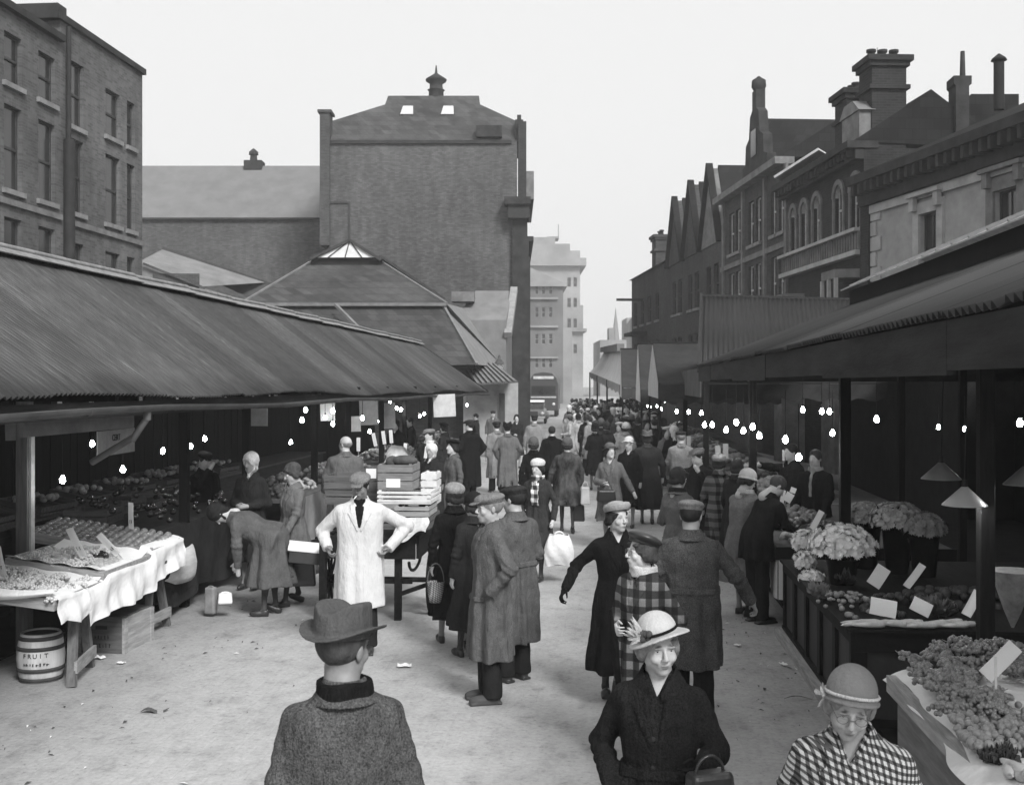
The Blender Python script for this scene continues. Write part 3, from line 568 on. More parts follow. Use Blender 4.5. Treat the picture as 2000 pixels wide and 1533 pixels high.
# ---- lean-to shop with striped awning and pale wall by the lamp post
h7, w7 = front(900, 1012, 43, 'street_shop', 'pale walled lock-up shop behind the gas lamp, at the end of the left stall')
def P7(px, py, D): return Vector(((px-1000)/FPX*D-(900-1000)/FPX*43, D-43, zz(py, D)))
q = MB(); q.add([P7(905, 745, 43.5), P7(1012, 745, 43.5), P7(1012, 880, 43.5), P7(905, 880, 43.5)]+[P7(905, 745, 43.5)+Vector((0, 5, 0)), P7(1012, 745, 43.5)+Vector((0, 5, 0)), P7(1012, 880, 43.5)+Vector((0, 5, 0)), P7(905, 880, 43.5)+Vector((0, 5, 0))], [(0, 3, 2, 1), (1, 2, 6, 5), (5, 6, 7, 4), (4, 7, 3, 0), (0, 1, 5, 4)]); q.build('wall', mat(.32, .85, .25, 2, key='limewashed_wall'), h7)
q = MB(); q.bx(P7(975, 0, 43).x, P7(986, 0, 43).x, .35, .48, zz(860, 43.4), zz(768, 43.4)); q.build('doorway', mat(.07, .8, key='dim_doorway'), h7)
q = MB(); A_, B_, C_, D_ = P7(930, 750, 42), P7(1012, 745, 42), P7(970, 712, 47), P7(895, 702, 47); q.grid(lambda u, v: A_.lerp(B_, u).lerp(D_.lerp(C_, u), v), 6, 2, False, .05); q.build('roof', mat(.1, .8, key='shop_roof'), h7)
q = MB()
for k in range(8): u = (k+.3)/8; q.bar(A_.lerp(B_, u)+Vector((0, 0, .04)), D_.lerp(C_, u)+Vector((0, 0, .04)), .09, .04)
q.build('roof_batten', mat(.17, .8, key='pale_batten_roof'), h7)
# ---- far end of the street
def block(name, label, px0, px1, y0, D, depth, mt, extra=None):
    h, w_ = front(px0, px1, D, name, label); return h, w_, lambda px, py=0, d=D: ((px-px0)/(px1-px0)*w_)
h8, w8, f8 = block('far_building', 'misty tall building with a heavy cornice closing the street', 1030, 1133, 0, 230, 20, stone_p)
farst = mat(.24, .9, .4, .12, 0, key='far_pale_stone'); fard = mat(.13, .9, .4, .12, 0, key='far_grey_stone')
def zf(py, D=230): return zz(py, D)
ops = [(f8(px), f8(px+7), zf(y), zf(y-18)) for px in (1108, 1120) for y in (560, 600, 640, 690)]
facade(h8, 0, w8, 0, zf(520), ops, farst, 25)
for o in ops: window(h8, *o, fm=fard, sill=False, mull=False)
q = MB(); q.bx(-1, w8+1.2, -1.2, 25, zf(520), zf(505)); q.bx(-1, w8, -.4, 25, zf(505), zf(490)); q.bx(0, w8-2, 1, 22, zf(490), zf(475)); q.bx(0, w8-5, 2, 20, zf(475), zf(461)); q.bx(f8(1070), f8(1093), 4, 9, zf(461), zf(457)); q.bx(-1, w8+1.3, -1, 20, zf(648), zf(642)); q.bx(f8(1133), f8(1139), 0, 20, 0, zf(596)); q.tube((f8(1093), 6, zf(461)), (f8(1093), 6, zf(430)), .12, .08); q.build('cornice', farst, h8)
h9, w9, f9 = block('far_building', 'misty four-storey building with pale bands, left of the street end', 1030, 1100, 0, 150, 20, stone_p)
ops = []
for y in (575, 620, 672, 718):
    for px in (1045, 1058, 1072): ops.append((f9(px), f9(px+7), zz(y, 150), zz(y-20, 150)))
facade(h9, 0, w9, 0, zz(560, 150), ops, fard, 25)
for o in ops: window(h9, *o, fm=farst, sill=False, mull=False)
q = MB(); q.bx(-1, w9+.5, -.5, 20, zz(560, 150), zz(552, 150)); q.bx(-1, f9(1090), -.4, -.01, zz(585, 150), zz(581, 150)); q.bx(-1, f9(1090), -.4, -.01, zz(640, 150), zz(636, 150)); q.bx(-1, f9(1090), -.4, -.01, zz(700, 150), zz(697, 150)); q.bx(w9, w9+1.2, 0, 20, 0, zz(640, 150)); q.prism([(0, zz(552, 150)), (w9, zz(552, 150)), (0, zz(520, 150))], 1, 0, 18); q.build('band', farst, h9)
h10, w10, f10 = block('far_building', 'faint low house with a spire far off, right of the street end', 1172, 1262, 0, 240, 20, stone_p)
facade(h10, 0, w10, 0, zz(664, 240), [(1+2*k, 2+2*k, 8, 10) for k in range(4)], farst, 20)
for k in range(4): window(h10, 1+2*k, 2+2*k, 8, 10, fm=fard, sill=False, mull=False)
q = MB(); q.lathe([(.8, 0), (.6, 2), (.05, 7)], (f10(1205), 3, zz(664, 240)), 8); q.bx(f10(1190), f10(1200), 1, 5, zz(664, 240), zz(640, 240)); q.bx(f10(1225), f10(1262), 1, 12, zz(664, 240), zz(620, 240)); q.build('spire', farst, h10)
h11, w11, f11 = block('far_building', 'hazy gabled house just left of the dark right row', 1246, 1292, 0, 120, 20, stone_p)
facade(h11, 0, w11, 0, zz(622, 120), [(.4, 1, 5, 6.5), (1.5, 2.1, 5, 6.5)], farst, 12); window(h11, .4, 1, 5, 6.5, fm=fard, sill=False, mull=False); window(h11, 1.5, 2.1, 5, 6.5, fm=fard, sill=False, mull=False)
q = MB(); q.prism([(0, zz(622, 120)), (w11, zz(622, 120)), (w11, zz(580, 120)), (w11*.5, zz(590, 120))], 1, 0, 12); q.build('roof', fard, h11)
# ---- right-hand row, near to far
def rowP(D):
    x = (11.9-.059*D) if D > 32 else 10.0+.18*(32-D)
    return Vector((x*CA-D*SA, x*SA+D*CA, 0))
def pxD(px): return 11.9/((px-1000)/FPX+.059)
def pxDn(px): return 15.76/((px-1000)/FPX+.18)
# pale shop-house
O = rowP(32.0-1e-6); E = rowP(19.5); r1, l1 = house('shop_house', 'pale walled house with a bracketed eaves cornice, right edge', O, E)
def u1(px): return (rowP(pxDn(px))-O).length
zc = 8.3
ops = [(u1(1798), u1(1833), 5.0, 6.95), (u1(1944), u1(1990), 5.0, 7.0), (u1(2110), u1(2160), 5.0, 7.0)]
palewall = mat(.3, .85, .2, 2, .3, 15, key='faded_render')
facade(r1, 0, l1, 0, zc-.7, ops, palewall, 8, top=False)
for k, o in enumerate(ops):
    window(r1, *o, fm=dframe, mull=True)
    q = MB(); q.bx(o[0]-.28, o[0]-.003, -.07, .1, o[2]-.1, o[3]+.3); q.bx(o[1]+.003, o[1]+.28, -.07, .1, o[2]-.1, o[3]+.3); q.bx(o[0]-.003, o[1]+.003, -.08, .1, o[3]+.003, o[3]+.3)
    for e_ in (-1, 1): q.bx((o[0]-.25 if e_ < 0 else o[1]+.05), (o[0]-.05 if e_ < 0 else o[1]+.25), -.2, -.07, o[3]+.1, o[3]+.45)
    q.bx(o[0]-.35, o[1]+.35, -.25, -.003, o[3]+.45, o[3]+.55); q.build('window_surround', stone_p if k == 0 else stone_m, r1)
q = MB()
for k in range(8): q.bx(.45, 1.0 if k % 2 else .75, -.05, -.003, 4.2+k*.42, 4.2+k*.42+.38)
q.build('quoin', stone_p, r1)
q = MB(); q.bx(0, .45, -.12, 4, 0, zc-.3); q.build('party_pier', brick_r, r1)
q = MB(); q.bx(.45, l1, -.09, -.004, zc-.95, zc-.72); q.bx(.45, l1, -.06, -.004, 4.62, 4.74); q.build('string_course', stone_p, r1)
q = MB(); q.bx(0, l1, -.55, .1, zc-.12, zc+.12); q.bx(0, l1, -.2, -.004, zc-.7, zc-.12); x = .2
while x < l1: q.bx(x, x+.13, -.5, -.2, zc-.42, zc-.125); x += .36
q.build('eaves_cornice', stone_d, r1)
q = MB(); q.add([(0, -.5, zc+.12), (l1, -.5, zc+.12), (l1, 4.2, zc+2.3), (u1(1965), 4.2, zc+2.3), (0, 8, zc+.12), (l1, 8, zc+.12)], [(0, 1, 2, 3), (3, 2, 5, 4), (0, 3, 4), (1, 5, 2)]); rfp = q.build('roof', slate_d, r1)
REAR = 1
# arched-window house
O2 = rowP(39.4); E2 = rowP(32.0); r2, l2 = house('shop_house', 'dark house with round-arched windows and a balustraded string, right row', O2, E2)
def u2(px): return (rowP(pxD(px))-O2).length
D2_ = 35
arch_w = [(u2(a), u2(b), 6.85+.25, 8.6) for a, b in ((1546, 1556), (1566, 1578), (1590, 1604), (1632, 1648), (1664, 1683))]
low_w = [(u2(1592), u2(1606), 4.0, 5.2)]
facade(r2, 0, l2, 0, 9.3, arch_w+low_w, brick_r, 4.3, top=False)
for k, o in enumerate(arch_w):
    window(r2, *o, fm=wframe, arch=True, mull=False, sill=False)
    q = MB(); c_, r_ = (o[0]+o[1])/2, (o[1]-o[0])/2; zs_ = o[3]-r_
    for s in range(9):
        t0, t1 = math.pi*s/9, math.pi*(s+1)/9; q.prism([(c_+(r_+.01)*math.cos(t0), zs_+(r_+.01)*math.sin(t0)), (c_+(r_+.17)*math.cos(t0), zs_+(r_+.17)*math.sin(t0)), (c_+(r_+.17)*math.cos(t1), zs_+(r_+.17)*math.sin(t1)), (c_+(r_+.01)*math.cos(t1), zs_+(r_+.01)*math.sin(t1))], 1, -.07, -.003)
    q.bx(o[0]-.13, o[0]-.01, -.06, -.003, o[2], zs_); q.bx(o[1]+.01, o[1]+.13, -.06, -.003, o[2], zs_); q.build('window_surround', stone_m, r2)
window(r2, *low_w[0], fm=wframe)
q = MB(); q.bx(-.02, l2, -.3, -.003, 6.95, 7.05); q.bx(0, l2, -.26, -.003, 6.28, 6.42); q.build('string_course', stone_p, r2)
q = MB(); x = .1
while x < l2: q.bx(x, x+.09, -.18, -.004, 6.43, 6.94); x += .22
q.build('balustrade', stone_m, r2)
q = MB(); q.bx(-.05, l2+.05, -.5, .4, 9.3, 9.5); q.bx(-.02, l2, -.25, -.004, 9.0, 9.28); x = .1
while x < l2: q.bx(x, x+.12, -.42, -.25, 9.08, 9.29); x += .35
q.build('eaves_cornice', stone_d, r2)
q = MB(); q.bx(l2-1.5, l2-.1, -.1, .3, 9.5, 10.4); q.prism([(l2-1.6, 10.4), (l2, 10.4), (l2-.5, 10.75), (l2-1.2, 10.75)], 1, -.15, .35); q.build('dormer_parapet', stone_m, r2)
q = MB(); q.add([(0, -.3, 9.5), (l2, -.3, 9.5), (l2, 1.95, 11.0), (.4, 1.95, 11.0), (0, 4.3, 9.3), (l2, 4.3, 9.3)], [(0, 1, 2, 3), (3, 2, 5, 4), (0, 3, 4), (1, 5, 2)]); rf2 = q.build('roof', slate_d, r2)
q = MB(); q.bar((.3, -.35, 9.7), (1.2, .9, 10.5), .9, .08); q.build('roof_flashing', mat(.45, .8, key='lead_flashing'), rf2)
for (ua, ub, zt_) in ((u2(1645), u2(1683), 5.9), (u2(1548), u2(1572), 5.6)):
    q = MB(); q.prism([(ua, 0), (ub, 0), (ub-.2, -.7), (ua+.2, -.7)], 2, 0, zt_-1.5); q.prism([(ua, 0), (ub, 0), (ub-.2, -.7), (ua+.2, -.7)], 2, zt_-.25, zt_); by = q.build('bay_window', stone_m, r2)
    for t in (0, .5, 1): x_ = ua+.2+(ub-ua-.4)*t; q = MB(); q.bx(x_-.05, x_+.05, -.72, -.62, zt_-1.5, zt_-.25); q.build('mullion', stone_p, by)
    q = MB(); q.bx(ua+.2, ub-.2, -.6, -.58, zt_-1.5, zt_-.25); q.build('pane', glass, by)
chimney(r2, l2-.55, .75, 9.3, 11.95, 1.0, 1.0, 3, brick_r, .3)
chimney(r2, u2(1618), .75, 9.6, 11.65, 1.05, .7, 3, brick_r, .22)
# gable house between big chimney and the pale house roof
def wsolid(name, pts, D, back, mt, parent):
    """solid with a given outline at depth D, running back by a world vector, as a child of a turned root"""
    Mi = (Matrix.Translation(parent.location)@Matrix.Rotation(parent.rotation_euler[2], 4, 'Z')).inverted(); A_ = [W(x, y, D) for x, y in pts]; B_ = [p+Vector(back) for p in A_]; n_ = len(pts); q = MB()
    q.add([Mi@p for p in A_+B_], [tuple(range(n_)), tuple(range(2*n_-1, n_-1, -1))]+[(i, n_+i, n_+(i+1) % n_, (i+1) % n_) for i in range(n_)]); return q.build(name, mt, parent)

wsolid('rear_roof', [(1862, 290), (1862, 240), (1897, 184), (1990, 184), (1990, 290)], 33, (0, 5, 0), slate_d, r1)
ch_ = wsolid('chimney', [(1867, 260), (1867, 168), (1863, 164), (1863, 148), (1898, 148), (1898, 164), (1893, 168), (1893, 260)], 32, (0, .7, 0), stone_d, r1)
Mi = (Matrix.Translation(r1.location)@Matrix.Rotation(r1.rotation_euler[2], 4, 'Z')).inverted(); q = MB(); q.tube(Mi@W(1880, 150, 32.3), Mi@W(1880, 101, 32.3), .08, .06); q.build('chimney_pot', stone_d, ch_)
q = MB(); a_, b_ = Mi@W(1951, 215, 29), Mi@W(1951, 119, 29); q.tube(a_, b_, .13, .13); q.lathe([(.13, 0), (.2, .0), (.17, .06), (.02, .18)], tuple(b_), 12); q.build('cowl_flue', mat(.02, .7, key='black_flue'), r1)
# four-bay house with shaped gable
O3 = rowP(48.5); E3 = rowP(39.4+.01); r3, l3 = house('shop_house', 'tall grimy house with a shaped gable and finial, middle of right row', O3, E3)
def u3(px): return (rowP(pxD(px))-O3).length
ops = []
for a, b in ((1424, 1434), (1437, 1446), (1462, 1472), (1476, 1486), (1506, 1516), (1521, 1532)): ops += [(u3(a), u3(b), 8.0, 9.7), (u3(a), u3(b), 5.3, 7.2), (u3(a), u3(b), 3.3, 4.6)]
facade(r3, 0, l3, 0, 10.3, ops, brick_m, 8, top=False)
for o in ops: window(r3, *o, fm=wframe, mull=False)
q = MB(); q.bx(-.05, l3+.05, -.4, .3, 10.3, 10.55); q.bx(0, l3, -.08, -.003, 7.4, 7.6); q.bx(0, l3, -.1, -.003, 4.85, 5.0)
for px in (1415, 1453, 1496, 1538): q.bx(u3(px)-.12, u3(px)+.12, -.1, -.004, 3, 10.28)
q.build('pilaster', stone_m, r3)
gx = u3(1478); q = MB(); q.prism([(gx-1.7, 10.56), (gx-1.7, 11.1), (gx-1.3, 11.2), (gx-1.2, 11.9), (gx-.75, 12.1), (gx-.6, 12.9), (gx-.28, 13.1), (gx-.28, 13.8), (gx+.28, 13.8), (gx+.28, 13.1), (gx+.6, 12.9), (gx+.75, 12.1), (gx+1.2, 11.9), (gx+1.3, 11.2), (gx+1.7, 11.1), (gx+1.7, 10.56)], 1, -.1, .25); q.lathe([(.2, 0), (.28, .15), (.26, .4), (.1, .5), (.05, .55)], (gx, .08, 13.8), 10); gb = q.build('shaped_gable', stone_d, r3)
q = MB(); q.bx(gx-.35, gx+.35, -.14, -.11, 11.3, 12.3); q.build('pane', glass, gb)
q = MB(); q.prism([(gx-1.6, 10.56), (gx, 12.75), (gx+1.6, 10.56)], 1, .25, 6); q.build('gable_roof', slate_d, r3)
q = MB(); q.add([(0, -.2, 10.55), (l3, -.2, 10.55), (l3, 3.4, 12.9), (0, 3.4, 12.9), (0, 8, 10.5), (l3, 8, 10.5)], [(0, 1, 2, 3), (3, 2, 5, 4), (0, 3, 4), (1, 5, 2)]); q.build('roof', slate_d, r3)
# three-gabled row
O4 = rowP(60); E4 = rowP(48.5+.01); r4, l4 = house('gabled_row', 'row of three steep gables, far part of the right-hand row', O4, E4)
def u4(px): return (rowP(pxD(px))-O4).length
ops = []
for k in range(3):
    for t in (.25, .62): ops += [(l4*(k+t)/3, l4*(k+t)/3+.9, 6.2, 7.9), (l4*(k+t)/3, l4*(k+t)/3+.9, 3.4, 5.0)]
facade(r4, 0, l4, 0, 8.8, ops, brick_m, 8, top=False)
for o in ops: window(r4, *o, fm=dframe, mull=False)
for k in range(3):
    a_, b_ = l4*k/3, l4*(k+1)/3; m_ = (a_+b_)/2; zp = (12.2, 12.35, 12.4)[k]
    q = MB(); q.prism([(a_+.04, 8.8), (m_, zp-.15), (b_-.04, 8.8)], 1, -.05, .3); q.build('gable', stone_m if k == 2 else brick_m, r4)
    q = MB(); q.prism([(a_, 8.72), (m_, zp), (b_, 8.72)], 1, .3, 8); q.bar((a_-.0, -.1, 8.75), (m_, -.1, zp+.05), .3, .1); q.bar((b_, -.1, 8.75), (m_, -.1, zp+.05), .3, .1); q.build('roof', slate_d, r4)
O5 = rowP(72); E5 = rowP(60.02); r5, l5 = house('end_house', 'narrow end house with a tall chimney, where the right row meets the haze', O5, E5)
ops = [(1+k*2.4, 2+k*2.4, z_, z_+1.5) for k in range(4) for z_ in (3.6, 6.2)]
facade(r5, 0, l5, 0, 9.2, ops, brick_m, 8, top=False)
for o in ops: window(r5, *o, fm=dframe, mull=False)
q = MB(); q.prism([(-.2, 9.2), (4, 11), (8.2, 9.2)], 0, 0, l5); q.build('roof', slate_d, r5)
chimney(r5, 6.6, .6, 8.5, 11.2, 1.2, .8, 2, brick_m, .3)
q = MB(); q.bx(4, 4.1, -1.6, 0, 7.6, 7.75); q.bx(2.5, 5.5, -.9, -.003, 5.5, 5.7); q.build('bracket', stone_d, r5)
# television aerial on the big chimney
am = MB(); ap = r2.matrix_world
q = MB(); q.tube((l2-1.75, 1.2, 10.2), (l2-1.75, 1.2, 12.5), .018, .015, 6); q.tube((l2-2.1, 1.2, 12.4), (l2-1.5, 1.2, 12.4), .012, .012, 6); q.tube((l2-2.1, 1.2, 12.0), (l2-2.1, 1.2, 12.8), .01, .01, 6); q.build('aerial', mat(.08, .5, key='aerial_metal'), r2)
# ================================================================ figures grown from distance fields (one closed surface each)
def smin(a, b, k):
    if k <= 0: return np.minimum(a, b)
    h = np.clip(.5+.5*(b-a)/k, 0, 1); return b*(1-h)+a*h-k*h*(1-h)
def smax(a, b, k): return -smin(-a, -b, k)
def rc(P, a, b, r1, r2):
    a = np.asarray(a, np.float32); ba = np.asarray(b, np.float32)-a; pa = P-a
    h = np.clip(pa@ba/max(1e-9, float(ba@ba)), 0, 1); return np.linalg.norm(pa-h[:, None]*ba, axis=1)-(r1+(r2-r1)*h)
def el(P, c, r, rot=None):
    q = P-np.asarray(c, np.float32)
    if rot is not None: q = q@np.array(Euler(rot).to_matrix(), np.float32)
    r = np.asarray(r, np.float32); k0 = np.linalg.norm(q/r, axis=1); k1 = np.linalg.norm(q/(r*r), axis=1)+1e-9
    return k0*(k0-1)/k1
def bxs(P, c, h, rot=None, rd=.005):
    q = P-np.asarray(c, np.float32)
    if rot is not None: q = q@np.array(Euler(rot).to_matrix(), np.float32)
    q = np.abs(q)-(np.asarray(h, np.float32)-rd); return np.linalg.norm(np.maximum(q, 0), axis=1)+np.minimum(q.max(1), 0)-rd
def fbm(P, f, seed=0):
    s = 0
    for i, (a, b, c) in enumerate(((1, .7, .4), (-.6, 1, .8), (.5, -.9, 1.1), (.9, .3, -1))):
        s = s+np.sin(P[:, 0]*f*a+P[:, 1]*f*b+P[:, 2]*f*c+seed*1.7+i*2.1+1.3*np.sin(P[:, 2]*f*.6*b+P[:, 0]*f*.5+i))
    return s/4
OC = [(0, 0, 0), (1, 0, 0), (0, 1, 0), (1, 1, 0), (0, 0, 1), (1, 0, 1), (0, 1, 1), (1, 1, 1)]
EG = [(0, 1), (2, 3), (4, 5), (6, 7), (0, 2), (1, 3), (4, 6), (5, 7), (0, 4), (1, 5), (2, 6), (3, 7)]
def polygonise(f, lo, hi, h, zfine=None, hf=None):
    """surface nets on a rectilinear grid, evaluated only in blocks near the surface"""
    xs = np.arange(lo[0], hi[0]+h, h, dtype=np.float32); ys = np.arange(lo[1], hi[1]+h, h, dtype=np.float32)
    if zfine: zs = np.concatenate([np.arange(lo[2], zfine, h*1.6), np.arange(zfine, hi[2]+h, h)]).astype(np.float32)
    else: zs = np.arange(lo[2], hi[2]+h, h, dtype=np.float32)
    B = 6; nx, ny, nz = len(xs), len(ys), len(zs); V = np.full((nx, ny, nz), 1.0, np.float32)
    bi = [np.arange(0, n, B) for n in (nx, ny, nz)]
    mid = [np.array([(a[i]+a[min(i+B-1, len(a)-1)])/2 for i in b], np.float32) for a, b in zip((xs, ys, zs), bi)]
    half = [np.array([(a[min(i+B-1, len(a)-1)]-a[i])/2 for i in b], np.float32) for a, b in zip((xs, ys, zs), bi)]
    C = np.stack(np.meshgrid(*mid, indexing='ij'), -1).reshape(-1, 3); Hh = np.stack(np.meshgrid(*half, indexing='ij'), -1).reshape(-1, 3)
    d = f(C); rad = np.linalg.norm(Hh, axis=1)*1.25+h*1.5+.012; act = np.abs(d) < rad
    I = np.stack(np.meshgrid(*bi, indexing='ij'), -1).reshape(-1, 3)
    for k in np.nonzero(~act & (d < 0))[0]:
        i, j, l = I[k]; V[i:i+B, j:j+B, l:l+B] = -1.0
    aI = I[act]
    o = np.stack(np.meshgrid(*[np.arange(B)]*3, indexing='ij'), -1).reshape(-1, 3)
    for s in range(0, len(aI), 1500):
        ix = (aI[s:s+1500, None, :]+o[None]).reshape(-1, 3)
        ok = (ix[:, 0] < nx) & (ix[:, 1] < ny) & (ix[:, 2] < nz); ix = ix[ok]
        P = np.stack([xs[ix[:, 0]], ys[ix[:, 1]], zs[ix[:, 2]]], -1); V[ix[:, 0], ix[:, 1], ix[:, 2]] = f(P)
    V[0] = V[-1] = 1; V[:, 0] = V[:, -1] = 1; V[:, :, 0] = V[:, :, -1] = 1
    S = V < 0; cnt = np.zeros((nx-1, ny-1, nz-1), np.int8)
    for a, b, c in OC: cnt += S[a:nx-1+a, b:ny-1+b, c:nz-1+c]
    cell = np.argwhere((cnt > 0) & (cnt < 8)); cid = np.full(cnt.shape, -1, np.int32); cid[tuple(cell.T)] = np.arange(len(cell))
    acc = np.zeros((len(cell), 3)); num = np.zeros(len(cell)); G3 = (xs, ys, zs)
    for ea, eb in EG:
        pa = cell+OC[ea]; pb = cell+OC[eb]; va = V[tuple(pa.T)]; vb = V[tuple(pb.T)]; m = (va < 0) != (vb < 0)
        t = np.where(m, va/np.where(m, va-vb, 1), 0)
        for ax in range(3):
            A = G3[ax][pa[:, ax]]; Bv = G3[ax][pb[:, ax]]; acc[:, ax] += np.where(m, A+(Bv-A)*t, 0)
        num += m
    Vt = acc/np.maximum(num, 1)[:, None]; Q = []
    def quads(ax):
        sl0 = [slice(1, -1)]*3; sl0[ax] = slice(0, -1); sl1 = list(sl0); sl1[ax] = slice(1, None)
        s0, s1 = S[tuple(sl0)], S[tuple(sl1)]; e = np.argwhere(s0 != s1); off = np.ones(3, int); off[ax] = 0; g = e+off
        ins = s0[tuple(e.T)]; u, v = [(1, 2), (2, 0), (0, 1)][ax]; r = []
        for du, dv in ((-1, -1), (0, -1), (0, 0), (-1, 0)):
            c = g.copy(); c[:, u] += du; c[:, v] += dv; r.append(cid[tuple(c.T)])
        q = np.stack(r, -1); q[~ins] = q[~ins][:, ::-1]; return q
    for ax in range(3): Q.append(quads(ax))
    Q = np.concatenate(Q); Q = Q[(Q >= 0).all(1)]
    # one relaxing pass takes off the stair-steps
    nb = np.zeros_like(Vt); k = np.zeros(len(Vt))
    for a in range(4):
        for b in ((a+1) % 4, (a+3) % 4): np.add.at(nb, Q[:, a], Vt[Q[:, b]]); np.add.at(k, Q[:, a], 1)
    Vt = Vt*.5+.5*nb/np.maximum(k, 1)[:, None]
    return Vt, Q
def rot3(yaw, pitch, roll):
    return np.array(Matrix.Rotation(yaw, 3, 'Z')@Matrix.Rotation(pitch, 3, 'X')@Matrix.Rotation(roll, 3, 'Y'), np.float32)
# ---- head, in its own frame: face towards -y, centre between the ears
def head_f(Q, fem=False, age=0, fine=True, smile=0):
    d = el(Q, (0, .018, .030), (.074, .095, .090)); d = smin(d, el(Q, (0, -.028, -.035), (.056, .062, .080)), .03)
    d = smin(d, el(Q, (0, -.066, -.098), (.024, .022, .018)), .03)
    for s in (-1, 1):
        d = smin(d, el(Q, (s*.047, -.005, -.066), (.012, .032, .022)), .03)
        d = smin(d, el(Q, (s*.077, .012, -.008), (.008, .019, .031), (0, s*.15, 0)), .006)
    d = smin(d, rc(Q, (0, .012, -.07), (0, .035, -.20), .050 if fem else .056, .056 if fem else .062), .025)
    if not fine:
        return smin(d, rc(Q, (0, -.088, .01), (0, -.108, -.026), .009, .013), .01)
    for s in (-1, 1):
        d = smax(d, -el(Q, (s*.032, -.103, .006), (.021, .020, .013)), .014)
        d = smin(d, el(Q, (s*.032, -.068, .005), (.0155, .0155, .014)), .004)
        d = smin(d, el(Q, (s*.032, -.0815, .0138), (.017, .0075, .0042), (0, s*.08, 0)), .006)
        d = smin(d, el(Q, (s*.032, -.0785, -.008), (.017, .007, .004)), .007)
        d = smin(d, el(Q, (s*.040, -.064, -.030), (.022, .019, .018)), .020)
        d = smin(d, el(Q, (s*.0115, -.103, -.031), (.008, .010, .0075)), .006)
        d = smin(d, el(Q, (s*.031, -.087, .025), (.021, .008, .005), (0, s*.10, 0)), .010)
        d = d+.0022*np.exp(-(((Q[:, 0]*s-.033+(Q[:, 2]+.05)*.35)/.004)**2+((Q[:, 2]+.052)/.018)**2))*(Q[:, 1] < -.05)*(1+age)
    d = smin(d, rc(Q, (0, -.087, .014), (0, -.113, -.024), .0075, .0115), .009)
    d = smax(d, -el(Q, (0, -.1, .046), (.06, .008, .02)), .01)
    d = smin(d, el(Q, (0, -.080, -.060), (.028, .016, .022)), .018)
    if smile: d = smin(d, el(Q*np.array((1, 1, 1), np.float32), (.036, -.074, -.036), (.018, .018, .016)), .014); d = smin(d, el(Q, (-.036, -.074, -.036), (.018, .018, .016)), .014)
    Q0 = Q; Q = Q.copy(); Q[:, 2] = Q[:, 2]-smile*np.minimum(Q[:, 0]**2, .0009)
    d = smin(d, el(Q, (0, -.1005, -.0555), (.021, .0065, .0048)), .005); d = smin(d, el(Q, (0, -.098, -.0665), (.018, .0075, .0058)), .005)
    d = smax(d, -el(Q, (0, -.110, -.0612), (.024+.006*(smile > 0), .008, .0018)), .003); d = smax(d, -el(Q, (0, -.105, -.080), (.02, .008, .007)), .01)
    return d
def hair_f(Q, kind, seed=0, hat=None):
    if hat == 'scarf': return np.maximum(np.maximum(el(Q, (0, .023, .036), (.087, .108, .098)), el(Q, (0, -.120, -.018), (.054, .085, .080))), np.maximum(.030+.9*np.clip(.045-np.abs(Q[:, 0]), 0, .02)-Q[:, 2], Q[:, 1]+.03))
    d = hair_0(Q, kind, seed)
    return np.maximum(d, Q[:, 2]-{'beret': .075, 'scarf': .02}.get(hat, .055)+.15*np.clip(-Q[:, 1], 0, .1)) if hat else d
def hair_0(Q, kind, seed=0):
    cut = el(Q, (0, -.105, -.03), (.067, .075, .105)); cr = el(Q, (0, .023, .036), (.083, .102, .094))
    n = fbm(Q, 150, seed)*.5+fbm(Q, 320, seed+3)*.3
    if kind == 'short':
        d = smax(cr-.001, -(Q[:, 2]+.045+np.clip(Q[:, 1], -.2, .06)*.9), .01); d = smax(d, -cut, .008); return d+n*.002
    if kind == 'bald':
        d = smax(cr-.0005, -(Q[:, 2]+.05+Q[:, 1]*.6), .01); d = np.maximum(d, Q[:, 2]-.03); return smax(d, -cut, .008)+n*.0015
    d = cr-.006
    for s in (-1, 1):
        d = smin(d, el(Q, (s*.078, .022, -.020), (.024, .045, .05)), .02); d = smin(d, el(Q, (s*.045, .08, -.045), (.035, .03, .035)), .02)
        d = smin(d, el(Q, (s*.052, -.062, .062), (.032, .024, .020)), .015)
    d = smin(d, el(Q, (0, .085, -.05), (.05, .03, .035)), .02)
    d = smax(d, -cut, .01); return d+n*(.0075 if kind == 'curly' else .005)
def hat_f(Q, kind, tilt=None):
    if tilt: Q = (Q-np.array((0, .01, .05), np.float32))@np.array(Euler([R(a) for a in tilt]).to_matrix(), np.float32)+np.array((0, .01, .05), np.float32)
    return hat_0(Q, kind)
